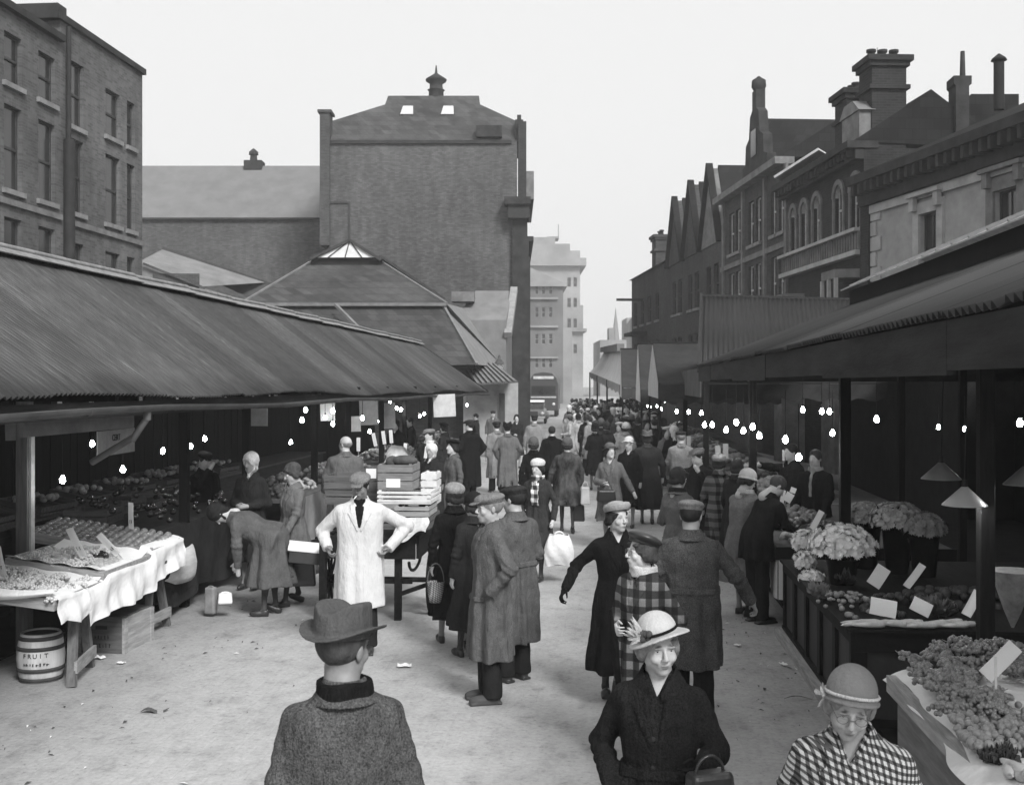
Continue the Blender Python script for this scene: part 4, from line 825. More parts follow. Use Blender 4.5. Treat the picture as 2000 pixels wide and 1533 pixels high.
def hat_0(Q, kind):
    if kind == 'cap':
        d = el(Q, (0, .012, .082), (.101, .126, .044), (.10, 0, 0)); d = smin(d, el(Q, (0, -.05, .078), (.085, .075, .030), (.2, 0, 0)), .02)
        d = smin(d, np.maximum(el(Q, (0, .015, .065), (.091, .111, .06)), np.abs(Q[:, 2]-.060)-.022), .006)
        d = smin(d, el(Q, (0, -.115, .050), (.072, .060, .0075), (.30, 0, 0)), .006)
        d = d+.0025*fbm(Q, 45)+.0012*np.exp(-(np.arctan2(Q[:, 0], Q[:, 1]+.001)*20 % 15.7-7.8)**2)
        return smax(d, -el(Q, (0, .015, .02), (.078, .098, .075)), .004)
    if kind == 'beret':
        d = el(Q, (.012, .012, .100), (.122, .130, .040), (-.12, -.10, 0)); d = smin(d, np.maximum(el(Q, (0, .015, .07), (.092, .112, .07)), np.abs(Q[:, 2]-.075)-.016), .008)
        d = smin(d, rc(Q, (.01, .01, .135), (.008, .01, .152), .005, .003), .004); return d+.002*fbm(Q, 40, 2)
    if kind == 'cloche':
        d = el(Q, (0, .02, .050), (.096, .116, .105)); d = np.maximum(d, -(Q[:, 2]-.012+Q[:, 1]*.22)); b = np.maximum(el(Q, (0, .018, .03), (.108, .134, .065)), np.abs(Q[:, 2]-.022+Q[:, 1]*.22)-.007)
        d = smin(d, b, .012); return np.maximum(d, -el(Q, (0, .018, .03), (.082, .103, .09)))
    if kind == 'soft':      # gathered turban-like hat
        d = el(Q, (0, .025, .078), (.105, .118, .066), (-.15, 0, 0)); a = np.arctan2(Q[:, 0], Q[:, 1]); d = d+.0028*np.sin(a*15+Q[:, 2]*60)
        d = smin(d, np.maximum(el(Q, (0, .018, .055), (.096, .116, .07)), np.abs(Q[:, 2]-.05+Q[:, 1]*.2)-.018), .008); return smax(d, -el(Q, (0, .015, .02), (.080, .1, .075)), .004)
    if kind == 'striped':   # shallow crown and rolled up ribbed brim
        d = el(Q, (0, .012, .098), (.086, .098, .045)); z = Q[:, 2]+Q[:, 1]*.12
        for k, (zz_, a) in enumerate(((.062, .104), (.078, .112), (.094, .114), (.110, .106))):
            r = np.sqrt(Q[:, 0]**2+((Q[:, 1]-.01)*.92)**2); d = smin(d, np.sqrt((r-a*.93)**2+(z-zz_)**2)-.011, .003)
        return smax(d, -el(Q, (0, .015, .02), (.080, .1, .062)), .004)
    if kind == 'brim':      # rounded crown, wide brim dipping at the front
        d = el(Q, (0, .015, .075), (.090, .106, .078)); zb = Q[:, 2]-.052+Q[:, 1]*.28+1.2*Q[:, 0]**2
        r = np.sqrt((Q[:, 0]/.140)**2+((Q[:, 1]-.005)/.165)**2); b = np.maximum((r-1)*.14, np.abs(zb)-.0045)
        d = np.maximum(d, -zb-.004); d = smin(d, b, .012); return np.maximum(d, -el(Q, (0, .015, .03), (.079, .1, .09)))
    if kind == 'trilby':
        z = Q[:, 2]; k = 1-.5*np.clip(z-.06, 0, 1); a = .099*k; b = .122*k
        r = np.sqrt((Q[:, 0]/a)**2+((Q[:, 1]-.012)/b)**2); top = .172-.034*np.exp(-((np.abs(Q[:, 0])/.045)**3))-.10*np.clip(-Q[:, 1]-.0, 0, .1)*.3
        d = smax((r-1)*.08, z-top, .016); d = np.maximum(d, .045-z); zb = z-.05+.05*np.clip(Q[:, 1]-0, -.2, .0)-2.0*(Q[:, 0])**2
        r2 = np.sqrt((Q[:, 0]/.146)**2+((Q[:, 1]-.008)/.172)**2); d = smin(d, np.maximum((r2-1)*.13, np.abs(zb)-.004), .01); return np.maximum(d, -el(Q, (0, .015, .02), (.082, .103, .08)))
    if kind == 'scarf':
        d = el(Q, (0, .024, .034), (.097, .116, .108)); d = smin(d, el(Q, (0, .055, -.07), (.062, .05, .075)), .03); d = smin(d, rc(Q, (.06, -.02, -.07), (0, -.06, -.125), .018, .014), .02); d = smin(d, rc(Q, (-.06, -.02, -.07), (0, -.06, -.125), .018, .014), .02)
        for s in (-1, 1): d = smin(d, rc(Q, (0, -.065, -.128), (s*.03, -.075, -.19), .012, .016), .01)
        d = smax(d, -el(Q, (0, -.120, -.018), (.056, .085, .082)), .008); return d+.0030*np.sin(Q[:, 2]*90+Q[:, 1]*70+np.abs(Q[:, 0])*50)
    if kind == 'hood': 
        d = el(Q, (0, .03, .02), (.1, .12, .115)); return smax(d, -el(Q, (0, -.11, -.02), (.066, .08, .1)), .01)
# ---- one hand: wrist at the origin, fingers along -z, palm faces -y, thumb towards +x
def hand_f(Q, curl=.5, k=1.0):
    d = bxs(Q, (0, 0, -.045), (.038*k, .013*k, .045), None, .012); d = smin(d, rc(Q, (0, 0, .03), (0, 0, -.02), .024, .026), .02)
    for x, l, z0 in ((.030, .070, -.086), (.011, .078, -.090), (-.008, .073, -.089), (-.027, .056, -.083)):
        a1, a2 = curl*.8, curl*1.9; p1 = np.array((x, 0, z0)); p2 = p1+l*.52*np.array((x*.8, -math.sin(a1), -math.cos(a1))); p3 = p2+l*.48*np.array((0, -math.sin(a2), -math.cos(a2)))
        d = smin(d, np.minimum(rc(Q, p1, p2, .0095, .0085), rc(Q, p2, p3, .0085, .007)), .004)
    p1 = np.array((.030, -.004, -.022)); p2 = p1+np.array((.030, -.014, -.030)); p3 = p2+np.array((.006-.02*curl, -.012-.012*curl, -.030)); d = smin(d, np.minimum(rc(Q, p1, p2, .012, .010), rc(Q, p2, p3, .010, .008)), .008)
    return d
def frame(zdir, xhint):
    z = Vector(zdir).normalized(); y = z.cross(Vector(xhint)).normalized(); x = y.cross(z)
    return np.array([[x.x, y.x, z.x], [x.y, y.y, z.y], [x.z, y.z, z.z]], np.float32)
ARM = dict(down=((.245, .03, 1.10), (.25, -.03, .865)), fwd=((.235, -.07, 1.11), (.225, -.20, .90)), back=((.24, .13, 1.13), (.245, .15, .885)),
           pocket=((.29, .09, 1.12), (.215, -.05, .93)), fold=((.25, -.0, 1.08), (.08, -.20, 1.06)), hips=((.42, .09, 1.14), (.235, -.02, .985)),
           reach=((.22, -.20, 1.20), (.17, -.42, 1.12)), up=((.24, -.17, 1.25), (.10, -.22, 1.47)), bag=((.245, .0, 1.10), (.27, -.08, .87)))
MEN = ([.30, .45, .70, .90, 1.05, 1.18, 1.28, 1.345, 1.385, 1.415, 1.44, 1.475], [.235, .230, .222, .215, .205, .212, .216, .212, .192, .150, .100, .062], [.17, .168, .158, .148, .138, .140, .140, .125, .105, .088, .076, .066])
WOM = ([.25, .42, .65, .85, .95, 1.06, 1.17, 1.26, 1.335, 1.375, 1.405, 1.435, 1.475], [.265, .250, .215, .200, .182, .155, .170, .180, .184, .168, .130, .090, .056], [.20, .195, .165, .150, .138, .118, .138, .140, .112, .095, .082, .070, .060])
class Figure:
    """clothed figure in metres for a 1.70 m body; the meshes are scaled to the real height"""
    def __init__(s, sex='m', lean=0, hem=.45, arms=('down', 'down'), head=(0, 0, 0), legs=0, bulk=1, folds=1, spread=.09, seed=0, waist=None, hinge=False, vee=True, smile=0):
        s.smile = smile; s.hinge = hinge; s.vee = vee
        s.sex, s.lean, s.hem, s.head, s.legs, s.bulk, s.seed, s.spread = sex, lean, hem, head, legs, bulk, seed, spread
        s.Z, s.A, s.B = [np.array(a) for a in (MEN if sex == 'm' else WOM)]; s.A = s.A*bulk; s.B = s.B*bulk
        if waist: s.A = s.A*(1-waist*np.exp(-((s.Z-1.05)/.1)**2)); s.B = s.B*(1-waist*np.exp(-((s.Z-1.05)/.1)**2))
        s.folds = folds; s.arm = []
        for side, a in zip((-1, 1), arms):
            if a is None: s.arm.append(None); continue
            e, w_ = ARM[a] if isinstance(a, str) else a
            f = .93 if sex == 'f' and isinstance(a, str) else 1
            s.arm.append((np.array((side*(.176 if sex == 'm' else .150)*bulk, -.0+.005, 1.348)), np.array((side*e[0]*f*bulk, e[1], e[2])), np.array((side*w_[0]*f*bulk, w_[1], w_[2])), a))
        s.hc = np.array((0, -.012, 1.582))
    def bend(s, P, inv=True):            # lean forward from the hips
        if not s.lean: return P
        if s.hinge: return s._rot(P, -s.lean if inv else s.lean)
        z = P[:, 2]-.92; t = np.clip(z/.3, 0, 1) if not inv else np.clip(z/.3, 0, 1); a = s.lean*t*t*(3-2*t)*(-1 if inv else 1)
        c, sn = np.cos(a), np.sin(a); y = P[:, 1]; return np.stack([P[:, 0], y*c+z*sn*1.0 if inv else y*c-z*sn, (-y*sn+z*c if inv else y*sn+z*c)+.92], -1).astype(np.float32) if False else s._rot(P, a)
    def _rot(s, P, a):
        z = P[:, 2]-.92; y = P[:, 1]; c, sn = np.cos(a), np.sin(a)     # positive a tips the top towards -y
        return np.stack([P[:, 0], y*c-z*sn, y*sn+z*c+.92], -1).astype(np.float32)
    def coat(s, P):
        if not s.hinge: return s.coat0(P, s.bend(P))
        up = s.coat0(P, s.bend(P)); up = np.maximum(up, .86-s.bend(P)[:, 2]); a_, s.arm = s.arm, [None, None]
        lo = np.maximum(s.coat0(P, P), P[:, 2]-.97); s.arm = a_
        return smin(smin(up, lo, .09), el(P, (0, .05, .93), (.185, .165, .15)), .08)
    def fw(s, p): return s.bend(np.array([p], np.float32), False)[0]
    def torso(s, P, grow=0):
        z = P[:, 2]; a = np.interp(z, s.Z, s.A)+grow; b = np.interp(z, s.Z, s.B)+grow; cy = np.interp(z, [.4, .9, 1.2, 1.45], [.0, .005, .0, .015])
        st = np.clip((.9-z)/.5, 0, 1)*abs(s.legs)*.30; b = b+st
        x, y = P[:, 0], P[:, 1]-cy; r = (np.abs(x/a)**2.25+np.abs(y/b)**2.25)**(1/2.25)
        th = np.arctan2(y, x); am = np.interp(z, [s.hem, .95, 1.1, 1.3], [.019, .007, .003, 0])*s.folds
        f = am*(np.cos(7*th+s.seed+.8*np.sin(z*3+s.seed))+.6*np.cos(11*th+s.seed*2.3+z*2)+.4*np.cos(4*th-s.seed))
        return (r-1)*np.minimum(a, b)*.95-f
    def coat0(s, P0, P):
        z = P[:, 2]; d0 = s.torso(P); d = np.maximum(d0, z-1.465)
        # front overlap, back seam
        front = P[:, 1] < -.02; d = d+np.where(front, .005*np.exp(-((P[:, 0]-.035-.02*(1.2-z))/.006)**2), .0035*np.exp(-(P[:, 0]/.005)**2)*(z < 1.42))
        rs_ = (.060, .059, .051) if s.sex == 'm' else (.052, .051, .044)
        for a in s.arm:
            if a is None: continue
            sh, e, w_, kind = a
            v = w_-e; v = v/np.linalg.norm(v); w2 = w_+v*.01
            q = P+np.stack([fbm(P, 34, s.seed), fbm(P, 38, s.seed+5), fbm(P, 30, s.seed+9)], -1)*.004
            q1 = rc(q, sh, e, rs_[0]*s.bulk, rs_[1]*s.bulk); q2 = rc(q, e, w2, rs_[1]*s.bulk*.98, rs_[2])
            u = (P-e)@(-v.astype(np.float32)); de = np.linalg.norm(P-e, axis=1)
            wr = .0062*np.sin(u*95+fbm(P, 20, s.seed)*2)*np.exp(-(de/.13)**2)
            ar = smin(q1, q2, .018)+wr; cut = (P-(w2).astype(np.float32))@v.astype(np.float32); ar = smax(ar, cut, .006)
            cd = np.linalg.norm(P-w2+v*.0, axis=1); d = smin(d, ar, .034)
        d = d-.0075*fbm(P*np.array((1, 1, .40), np.float32), 24, s.seed+2)*s.folds-.0030*fbm(P*np.array((1, 1, .7), np.float32), 50, s.seed+4)*s.folds
        if s.vee: d = smax(d, np.where(P[:, 1] < .0, .50*(z-1.365)-np.abs(P[:, 0]), -1.), .004)
        hem = s.hem+.006*np.sin(5*np.arctan2(P[:, 1], P[:, 0])+s.seed); d = np.maximum(d, hem-z)
        d = np.maximum(d, np.where(z < hem+.16, -(d0+.02), -1.))
        return d
    def collar(s, P):
        P = s.bend(P); z = P[:, 2]; t = np.clip((1.492-z)/.085, 0, 1); a = .068+.05*t**1.2; b = .070+.042*t**1.2; y = P[:, 1]-.018
        r = np.sqrt((P[:, 0]/a)**2+(y/b)**2); d = np.abs((r-1)*np.minimum(a, b))-.0065; d = np.maximum(d, np.maximum(z-1.492+.25*np.clip(-y, 0, 1), 1.408-z-.5*np.clip(-y, 0, .12)))
        gap = .014+np.clip(z-1.385, 0, 1)*.62; d = np.maximum(d, np.where(y < 0, gap-np.abs(P[:, 0]), -1))
        for sg in (-1, 1):            # lapels follow the chest
            xx = P[:, 0]*sg; lap = np.abs(s.torso(P, .004))-.006; x0 = .012+(z-1.20)*.15; x1 = np.interp(z, [1.16, 1.34, 1.36, 1.43], [.02, .115, .085, .10])
            lap = np.maximum(lap, np.maximum(np.maximum(x0-xx, xx-x1), np.maximum(z-1.42, 1.17-z))); lap = np.maximum(lap, y+.02); d = np.minimum(d, lap)
        return d
    def jumper(s, P):
        P = s.bend(P); z = P[:, 2]; d = np.abs(s.torso(P)-.001)-.006; return np.maximum(np.maximum(d, np.abs(P[:, 0])-.008-np.minimum(.30*np.clip(z-1.20, 0, 1), .050)), np.maximum(np.maximum(1.2-z, z-1.47), P[:, 1]+.01))
    def muffler(s, P, drop=.95, x0=.03, w=.05):
        P = s.bend(P); z = P[:, 2]; a = np.sqrt((P[:, 0]/.088)**2+((P[:, 1]-.018)/.090)**2); ring = smax(np.abs((a-1)*.088)-.014, np.abs(z-1.445)-.042, .012)
        d = np.maximum(np.maximum(np.abs(s.torso(P)-.010)-.007, np.abs(P[:, 0]-x0)-w), np.maximum(np.maximum(drop-z, z-1.45), P[:, 1]+.0)); return smin(ring, d, .01)+.003*np.sin(z*50+P[:, 0]*40)
    def belt(s, P, z0=1.03, h=.022):
        P = s.bend(P); d = s.torso(P); return np.maximum(np.maximum(np.abs(d-.002)-.008, np.abs(P[:, 2]-z0)-h), -10)
    def flaps(s, P, z0=.86):
        P = s.bend(P); d = np.abs(s.torso(P)-.003)-.006; return np.maximum(np.maximum(d, np.abs(np.abs(P[:, 0])-.115)-.062), np.maximum(np.abs(P[:, 2]-z0-.12*(np.abs(P[:, 0])-.115))-.022, P[:, 1]+.02))
    def buttons(s, P, n=4):
        P = s.bend(P); d = np.full(len(P), 9., np.float32)
        for k in range(n):
            z = 1.20-.13*k; y = -np.interp(z, s.Z, s.B)-.004; d = np.minimum(d, el(P, (-.012, y, z), (.014, .005, .014)))
        return d
    def legpts(s, sd):
        st = s.legs*sd; x = sd*s.spread; return np.array((x, 0, .88)), np.array((x, -.24*max(st, -.25)-.015, .48)), np.array((x, -.42*st if st > 0 else -.36*st, .085+(.03 if st < 0 else 0)))
    def trousers(s, P):
        d = np.full(len(P), 9., np.float32)
        for sd in (-1, 1):
            a, b, c = s.legpts(sd); q = P+np.stack([fbm(P, 22, s.seed+sd), fbm(P, 25, s.seed), 0*P[:, 0]], -1)*.006
            l = smin(rc(q, a, b, .094, .078), rc(q, b, c+(0, .0, -.005), .078, .082), .03); l = smax(l, (c[2]-.035)-P[:, 2], .008); d = np.minimum(d, l)
        return smin(d, rc(P, (-.05, 0, .92), (.05, 0, .92), .12, .12), .05)
    def shoe(s, P, sd):
        a, b, c = s.legpts(sd); st = s.legs*sd; q = P-np.array((c[0], c[1], 0), np.float32)
        if st < 0: q = q@np.array(Matrix.Rotation(-.45, 3, 'X'), np.float32); q[:, 2] += -.005
        k = 1 if s.sex == 'm' else .86
        d = el(q, (0, -.085*k, .035), (.047*k, .115*k, .042)); d = smin(d, el(q, (0, .015, .05), (.040*k, .050*k, .055)), .03)
        if s.sex == 'm': d = smin(d, rc(q, (0, .01, .05), (0, .01, .10), .045, .045), .02); d = smin(d, bxs(q, (0, -.06, .012), (.046, .135, .011), None, .006), .006)
        else: d = smin(d, bxs(q, (0, .03, .02), (.026, .024, .024), None, .006), .008); d = smax(d, q[:, 2]-.075, .005)
        return np.maximum(d, -q[:, 2]+.0)
    def body(s, P, fine=True):
        Pb = s.bend(P); d = rc(Pb, (0, .0, .95), (0, .01, 1.30), .09, .10)
        for sd in (-1, 1):
            a, b, c = s.legpts(sd); k = 1 if s.sex == 'm' else .9
            d = smin(d, rc(P, a, b, .072*k, .052*k), .03); d = smin(d, rc(P, b, c, .048*k, .032*k), .02)
            m = b*.68+c*.32; d = smin(d, rc(P, m+(0, .022, .03), m+(0, .012, -.08), .036*k, .028*k), .03); d = smin(d, rc(P, c, c+(0, -.06, -.05), .032, .026), .02)
            d = np.maximum(d, -9)
        for sd, a in zip((-1, 1), s.arm):
            if a is None: continue
            sh, e, w_, kind = a; d = smin(d, rc(Pb, sh, e, .040, .034), .02); d = smin(d, rc(Pb, e, w_, .034, .024), .02)
            if kind == 'pocket': continue
            v = w_-e; hand_dir = -v; fr = s.handframe(sd, a); Q = (Pb-w_.astype(np.float32))@fr; Q[:, 0] *= 1
            if sd < 0: Q = Q*np.array((-1, 1, 1), np.float32)
            d = smin(d, hand_f(Q, s.curl(kind), .95 if s.sex == 'm' else .85) if fine else smin(rc(Q, (0, 0, 0), (0, -.01, -.10), .028, .030), rc(Q, (.02, 0, -.03), (.05, -.02, -.08), .012, .010), .01), .012)
        d = smin(d, rc(Pb, (0, .015, 1.30), (0, .02, 1.46), .08, .055), .04)
        Q = s.hq(P); d = smin(d, head_f(Q, s.sex == 'f', s.seed % 2 == 0, fine, s.smile), .02)
        return d
    def curl(s, kind): return .9 if kind in ('bag', 'fold') or not isinstance(kind, str) else .45
    def handframe(s, sd, a):
        sh, e, w_, kind = a; v = w_-e; up = -Vector(v)
        # thumb forward when the arm hangs, upward when the forearm is level
        hint = Vector((0, -1, 0)) if abs(up.normalized().y) < .75 and up.normalized().z > .5 else Vector((0, 0, 1))
        z = up.normalized(); x = (hint-z*hint.dot(z)).normalized(); y = z.cross(x)
        if sd < 0: x = -x; y = z.cross(x)
        return np.array([[x.x, y.x, z.x], [x.y, y.y, z.y], [x.z, y.z, z.z]], np.float32)
    def hq(s, P):
        yaw, pitch, roll = s.head; Rm = rot3(yaw, pitch+s.lean*.0, roll); Pb = s.bend(P)
        return (Pb-s.hc.astype(np.float32))@Rm
    def hmat(s):
        """head frame in figure space, for fittings modelled as meshes"""
        c = s.fw(s.hc); Rm = Matrix(rot3(*s.head).tolist()); L_ = Matrix.Rotation(s.lean, 3, 'X'); return Vector(c), L_@Rm
def local(P, c, r): return None
def grow(name, f, lo, hi, h, mats, parent, k, smooth=True, zfine=None, slots=None):
    V, Q = polygonise(f, lo, hi, h, zfine)
    if len(Q) == 0: return None
    mi = slots(V, Q) if slots else None
    return link(name, fastmesh(name, V*k, Q, smooth, mats, mi), parent)
skin_m = None
def skinmat(v=.36, key='skin'):
    k = ('skin', v)
    if k in _mats: return _mats[k]
    m, t, b = nodes(key); c = coords(t); n = noise(t, c, 40, 4); a = N(t, 'Attribute', attribute_name='tone')
    mm = N(t, 'Mix', data_type='RGBA', blend_type='MULTIPLY'); mm.inputs[0].default_value = 1
    L(t, ramp(t, n, [(.3, v*.9), (.7, v*1.08)]), mm.inputs[6]); L(t, a.outputs[0], mm.inputs[7]); L(t, mm.outputs[2], b.inputs['Base Color'])
    b.inputs['Roughness'].default_value = .5; b.inputs['Specular IOR Level'].default_value = .4; b.inputs['Subsurface Weight'].default_value = .0
    bumpn(t, b, noise(t, c, 180, 4), .25, .004); _mats[k] = m; return m
def tone(o, fig, k):
    """lips and eyebrows are darker skin: a vertex colour of the face itself"""
    me = o.data; n = len(me.vertices); co = np.empty(n*3, np.float32); me.vertices.foreach_get('co', co); P = co.reshape(-1, 3)/k; Q = fig.hq(P)
    v = np.ones(n, np.float32)
    def blot(c, r, amt):
        q = np.linalg.norm((Q-np.array(c, np.float32))/np.array(r, np.float32), axis=1); return 1-amt*np.clip(1.4-q, 0, 1)
    v *= blot((0, -.106, -.061), (.021, .02, .010), .6 if fig.sex == 'f' else .4)
    for s in (-1, 1): v *= blot((s*.034, -.095, .029), (.021, .02, .0045), .85); v *= blot((s*.032, -.09, .0135), (.017, .02, .0035), .8); v *= blot((s*.032, -.09, -.005), (.014, .02, .002), .4)
    if fig.sex == 'm': v *= blot((0, -.08, -.085), (.05, .05, .035), .22)
    a = me.color_attributes.new('tone', 'FLOAT_COLOR', 'POINT'); a.data.foreach_set('color', np.stack([v, v, v, np.ones(n)], -1).astype(np.float32).ravel())
white_m = mat(.55, .3, .02, 3, 0, spec=.5, key='eyeball'); iris_m = mat(.02, .2, .05, 3, 0, spec=.8, key='iris')
shoe_m = mat(.03, .35, .3, 8, .1, 40, spec=.5, key='polished_leather'); brownshoe = mat(.06, .5, .3, 8, .15, 40, key='worn_leather')
stock_m = mat(.22, .6, .1, 8, .1, 60, key='nylon_stockings'); dstock = mat(.06, .7, .1, 8, .1, 60, key='dark_stockings')
trous_m = cloth(.02, .3, 'dark_trousers'); hair_d = mat(.025, .6, .4, 30, .5, 200, (1, 1, .4), key='dark_hair'); hair_g = mat(.22, .6, .4, 30, .5, 200, (1, 1, .4), key='grey_hair'); hair_b = mat(.06, .6, .4, 30, .5, 200, (1, 1, .4), key='brown_hair')
def person(label, pos, rz, H, fig, coat, res=.012, hat=None, hatm=None, hair='short', hairm=None, trousers=True, belt=False, flaps=False, buttons=0, collar=True, collarm=None,
           skin=.46, stock=None, shoem=None, group=None, coatname='coat', bodyres=None, gloves=None, eyes=None, trousm=None, feet=True, jumper=None, muffler=None, glasses=False, hattilt=None):
    k = H/1.70; root = empty('person', pos, rz, label, 'person', group); fine = res <= .009; fem = fig.sex == 'f'
    skm = skinmat(skin); sm = stock or stock_m; sh = shoem or shoe_m
    xw = .36; yw = .34
    for a in fig.arm:
        if a is not None:
            for p in (a[1], a[2]):
                p = fig.fw(p); xw = max(xw, abs(p[0])+.13); yw = max(yw, abs(p[1])+.24)
    if fig.lean: yw = max(yw, .75*math.sin(min(1.5, abs(fig.lean)))+.35)
    ztop = 1.5
    br = bodyres or res
    def slots(V, Q):
        c = V[Q].mean(1); m = np.zeros(len(Q), np.int32)
        hand = np.zeros(len(Q), bool)
        for a in fig.arm:
            if a is not None: hand |= np.linalg.norm(c-fig.fw(a[2]), axis=1) < .26
        m[(c[:, 2] < .80) & ~hand] = 1
        if gloves: m[hand] = 2
        return m
    b = grow('body', lambda P: fig.body(P, br <= .009), (-xw, -yw, .0), (xw, yw, 1.80), br, [skm, sm]+([gloves] if gloves else []), root, k, True, 1.38 if br < .008 else None, slots)
    tone(b, fig, k)
    grow(coatname, fig.coat, (-xw, -yw, fig.hem-.03), (xw, yw, ztop+.03), res, [coat], root, k)
    hlo = np.array(fig.fw(fig.hc))-.27; hhi = hlo+.54
    if collar: grow('collar', fig.collar, (-.24, -.35-.4*math.sin(fig.lean), 1.0 if fig.lean else 1.14), (.24, .25, 1.56), max(.006, res*.7), [collarm or coat], root, k)
    if belt: grow('belt', fig.belt, (-.3, -.3, .95), (.3, .3, 1.12), max(.006, res*.7), [coat], root, k)
    if jumper: grow('jumper', fig.jumper, (-.2, -.35, 1.1), (.2, .2, 1.5), .007, [jumper], root, k)
    if muffler: grow('scarf', lambda P: fig.muffler(P, *muffler[1:]), (-.2, -.4, .8), (.25, .25, 1.55), .008, [muffler[0]], root, k)
    if flaps: grow('pocket_flap', fig.flaps, (-.26, -.3, .78), (.26, .05, .93), .007, [coat], root, k)
    if buttons: grow('button', lambda P: fig.buttons(P, buttons), (-.06, -.4, .7), (.06, 0, 1.25), .005, [mat(.03, .3, key='dark_button')], root, k)
    if trousers and feet: grow('trousers', fig.trousers, (-.3, -.6, .02), (.3, .6, .98), max(res, .010), [trousm or trous_m], root, k)
    if feet:
        for sd in (-1, 1):
            c = fig.legpts(sd)[2]; grow('shoe', lambda P: fig.shoe(P, sd), (c[0]-.09, c[1]-.26, -.02), (c[0]+.09, c[1]+.16, .2), max(.008, res*.8), [sh], root, k)
    hr = .0045 if res <= .007 else (.007 if res <= .011 else .012)
    if hair: grow('hair', lambda P: hair_f(fig.hq(P), hair, fig.seed, hat), hlo, hhi, hr, [hairm or hair_d], root, k)
    if hat: grow({'scarf': 'headscarf', 'hood': 'hood', 'cap': 'flat_cap', 'beret': 'beret'}.get(hat, 'hat'), lambda P: hat_f(fig.hq(P), hat, hattilt), hlo, hhi, hr, [hatm], root, k)
    if (fine if eyes is None else eyes):
        c, Rm = fig.hmat()
        for s in (-1, 1):
            q = MB(); q.ball((0, 0, 0), .0128, 16, 10); q.mi = 1; q.ball((0, -.0050, 0), .0084, 12, 8)
            o = q.build('eye', [white_m, iris_m], root, (c+Rm@Vector((s*.032, -.0722, .0052)))*k); o.scale = (k, k, k); o.rotation_euler = Rm.to_euler()
    if glasses:
        c, Rm = fig.hmat(); q = MB(); T = lambda v: (c+Rm@Vector(v))*k
        for s in (-1, 1):
            q.path([T((s*.034+.022*math.cos(a), -.102+.004*abs(math.cos(a)), .002+.018*math.sin(a))) for a in np.linspace(0, 2*math.pi, 17)], .0016*k, 5); q.path([T((s*.056, -.100, .006)), T((s*.079, -.02, .008)), T((s*.080, .015, .0))], .0014*k, 5)
        q.path([T((-.012, -.104, .006)), T((0, -.108, .009)), T((.012, -.104, .006))], .0016*k, 5); q.build('spectacles', mat(.1, .3, key='spectacle_frame', spec=.6), root)
    return root
def place(px, D, z=0): v = W(px, 750, D); return Vector((v.x, v.y, z))
def facing(px, deg):          # deg 0 = faces the camera, 90 = faces picture left, -90 = picture right, 180 = away
    return YAW-math.atan((px-1000)/FPX)+R(-deg)*1.0
# ================================================================ goods, stands and lamps
wood_p = wood(.3, 'raw_crate_wood', 0); wood_y = wood(.3, 'raw_crate_boards', 1); wood_d = wood(.1, 'old_crate_wood', 0); wood_w = mat(.62, .8, .15, 6, .2, 30, key='white_crate_slats')
sheet_w = mat(.7, .9, .06, 3, .5, 10, key='white_cotton_cloth', bd=.03); card_w = mat(.74, .8, .04, 8, .05, 30, key='white_card'); hess = mat(.03, .95, .3, 3, .6, 12, key='dark_hessian', bd=.03)
def crate(name, label, c, d, rz=0, mt=None, slats=3, group=None, tilt=(0, 0), solid=False, cat='crate'):
    """open box of boards: c = centre of the base"""
    r = empty(name, c, rz, label, cat, group); r.rotation_euler = (tilt[0], tilt[1], rz); lx_, ly_, lz = d; mt = mt or wood_p; t = .012
    q = MB(); q.bx(-lx_/2, lx_/2, -ly_/2, ly_/2, 0, t); q.build('base', mt, r)
    for nm, s in (('front', -1), ('back', 1)):
        q = MB(); h = lz/slats
        for k in range(slats): q.bx(-lx_/2, lx_/2, s*ly_/2-(t if s > 0 else 0), s*ly_/2+(t if s < 0 else 0), t+.001+k*h+(0 if solid else .006), k*h+h)
        q.build(nm+'_side', mt, r)
    for s in (-1, 1):
        q = MB(); h = lz/slats
        for k in range(slats): q.bx(s*lx_/2-(t if s > 0 else 0), s*lx_/2+(t if s < 0 else 0), -ly_/2+t+.001, ly_/2-t-.001, t+.001+k*h+(0 if solid else .006), k*h+h)
        for e in (-1, 1): q.bx(s*(lx_/2-t-.016)-.014, s*(lx_/2-t-.016)+.014, e*(ly_/2-t-.014)-.013, e*(ly_/2-t-.014)+.013, t, lz+.012)
        q.build('end_board', mt, r)
    return r
def ticket(label, base, w_, h, rz, tilt=.25, stick=True, writing=None, roll=0, group='price tickets on the stalls'):
    r = empty('price_ticket', base, rz, label, 'price ticket', group); r.rotation_euler = (-tilt, roll, rz)
    q = MB(); q.grid(lambda u, v: ((u-.5)*w_, .012*math.cos(u*math.pi)-.006*math.sin(v*3), .04+v*h), 6, 4, True, .003); q.build('card', card_w, r)
    if stick: q = MB(); q.bx(-.004, .004, .008, .014, -.05, .04+h*.9); q.build('stick', wood_p, r)
    if writing: strokes('pen_marks', ink, r, (0, -.018, .04+h*.3), (R(90), 0, 0), 2, w_*.2, h*.14, len(label))
    return r
random.seed(5)
def bunch_mesh(name, mt, r=.0115, n=42, L_=.15, wd=.05):
    q = MB()
    for k in range(n):
        t = random.random(); a = random.random()*6.28; rr = wd*(1-t*.75)*math.sqrt(random.random()); q.ball((rr*math.cos(a), (t-.5)*L_, abs(rr*math.sin(a))*.8+r), r*random.uniform(.85, 1.12), 8, 6)
    q.tube((0, -L_/2, .02), (0, -L_*.68, .03), .003, .002, 5)
    m = q.build(name, mt); return m
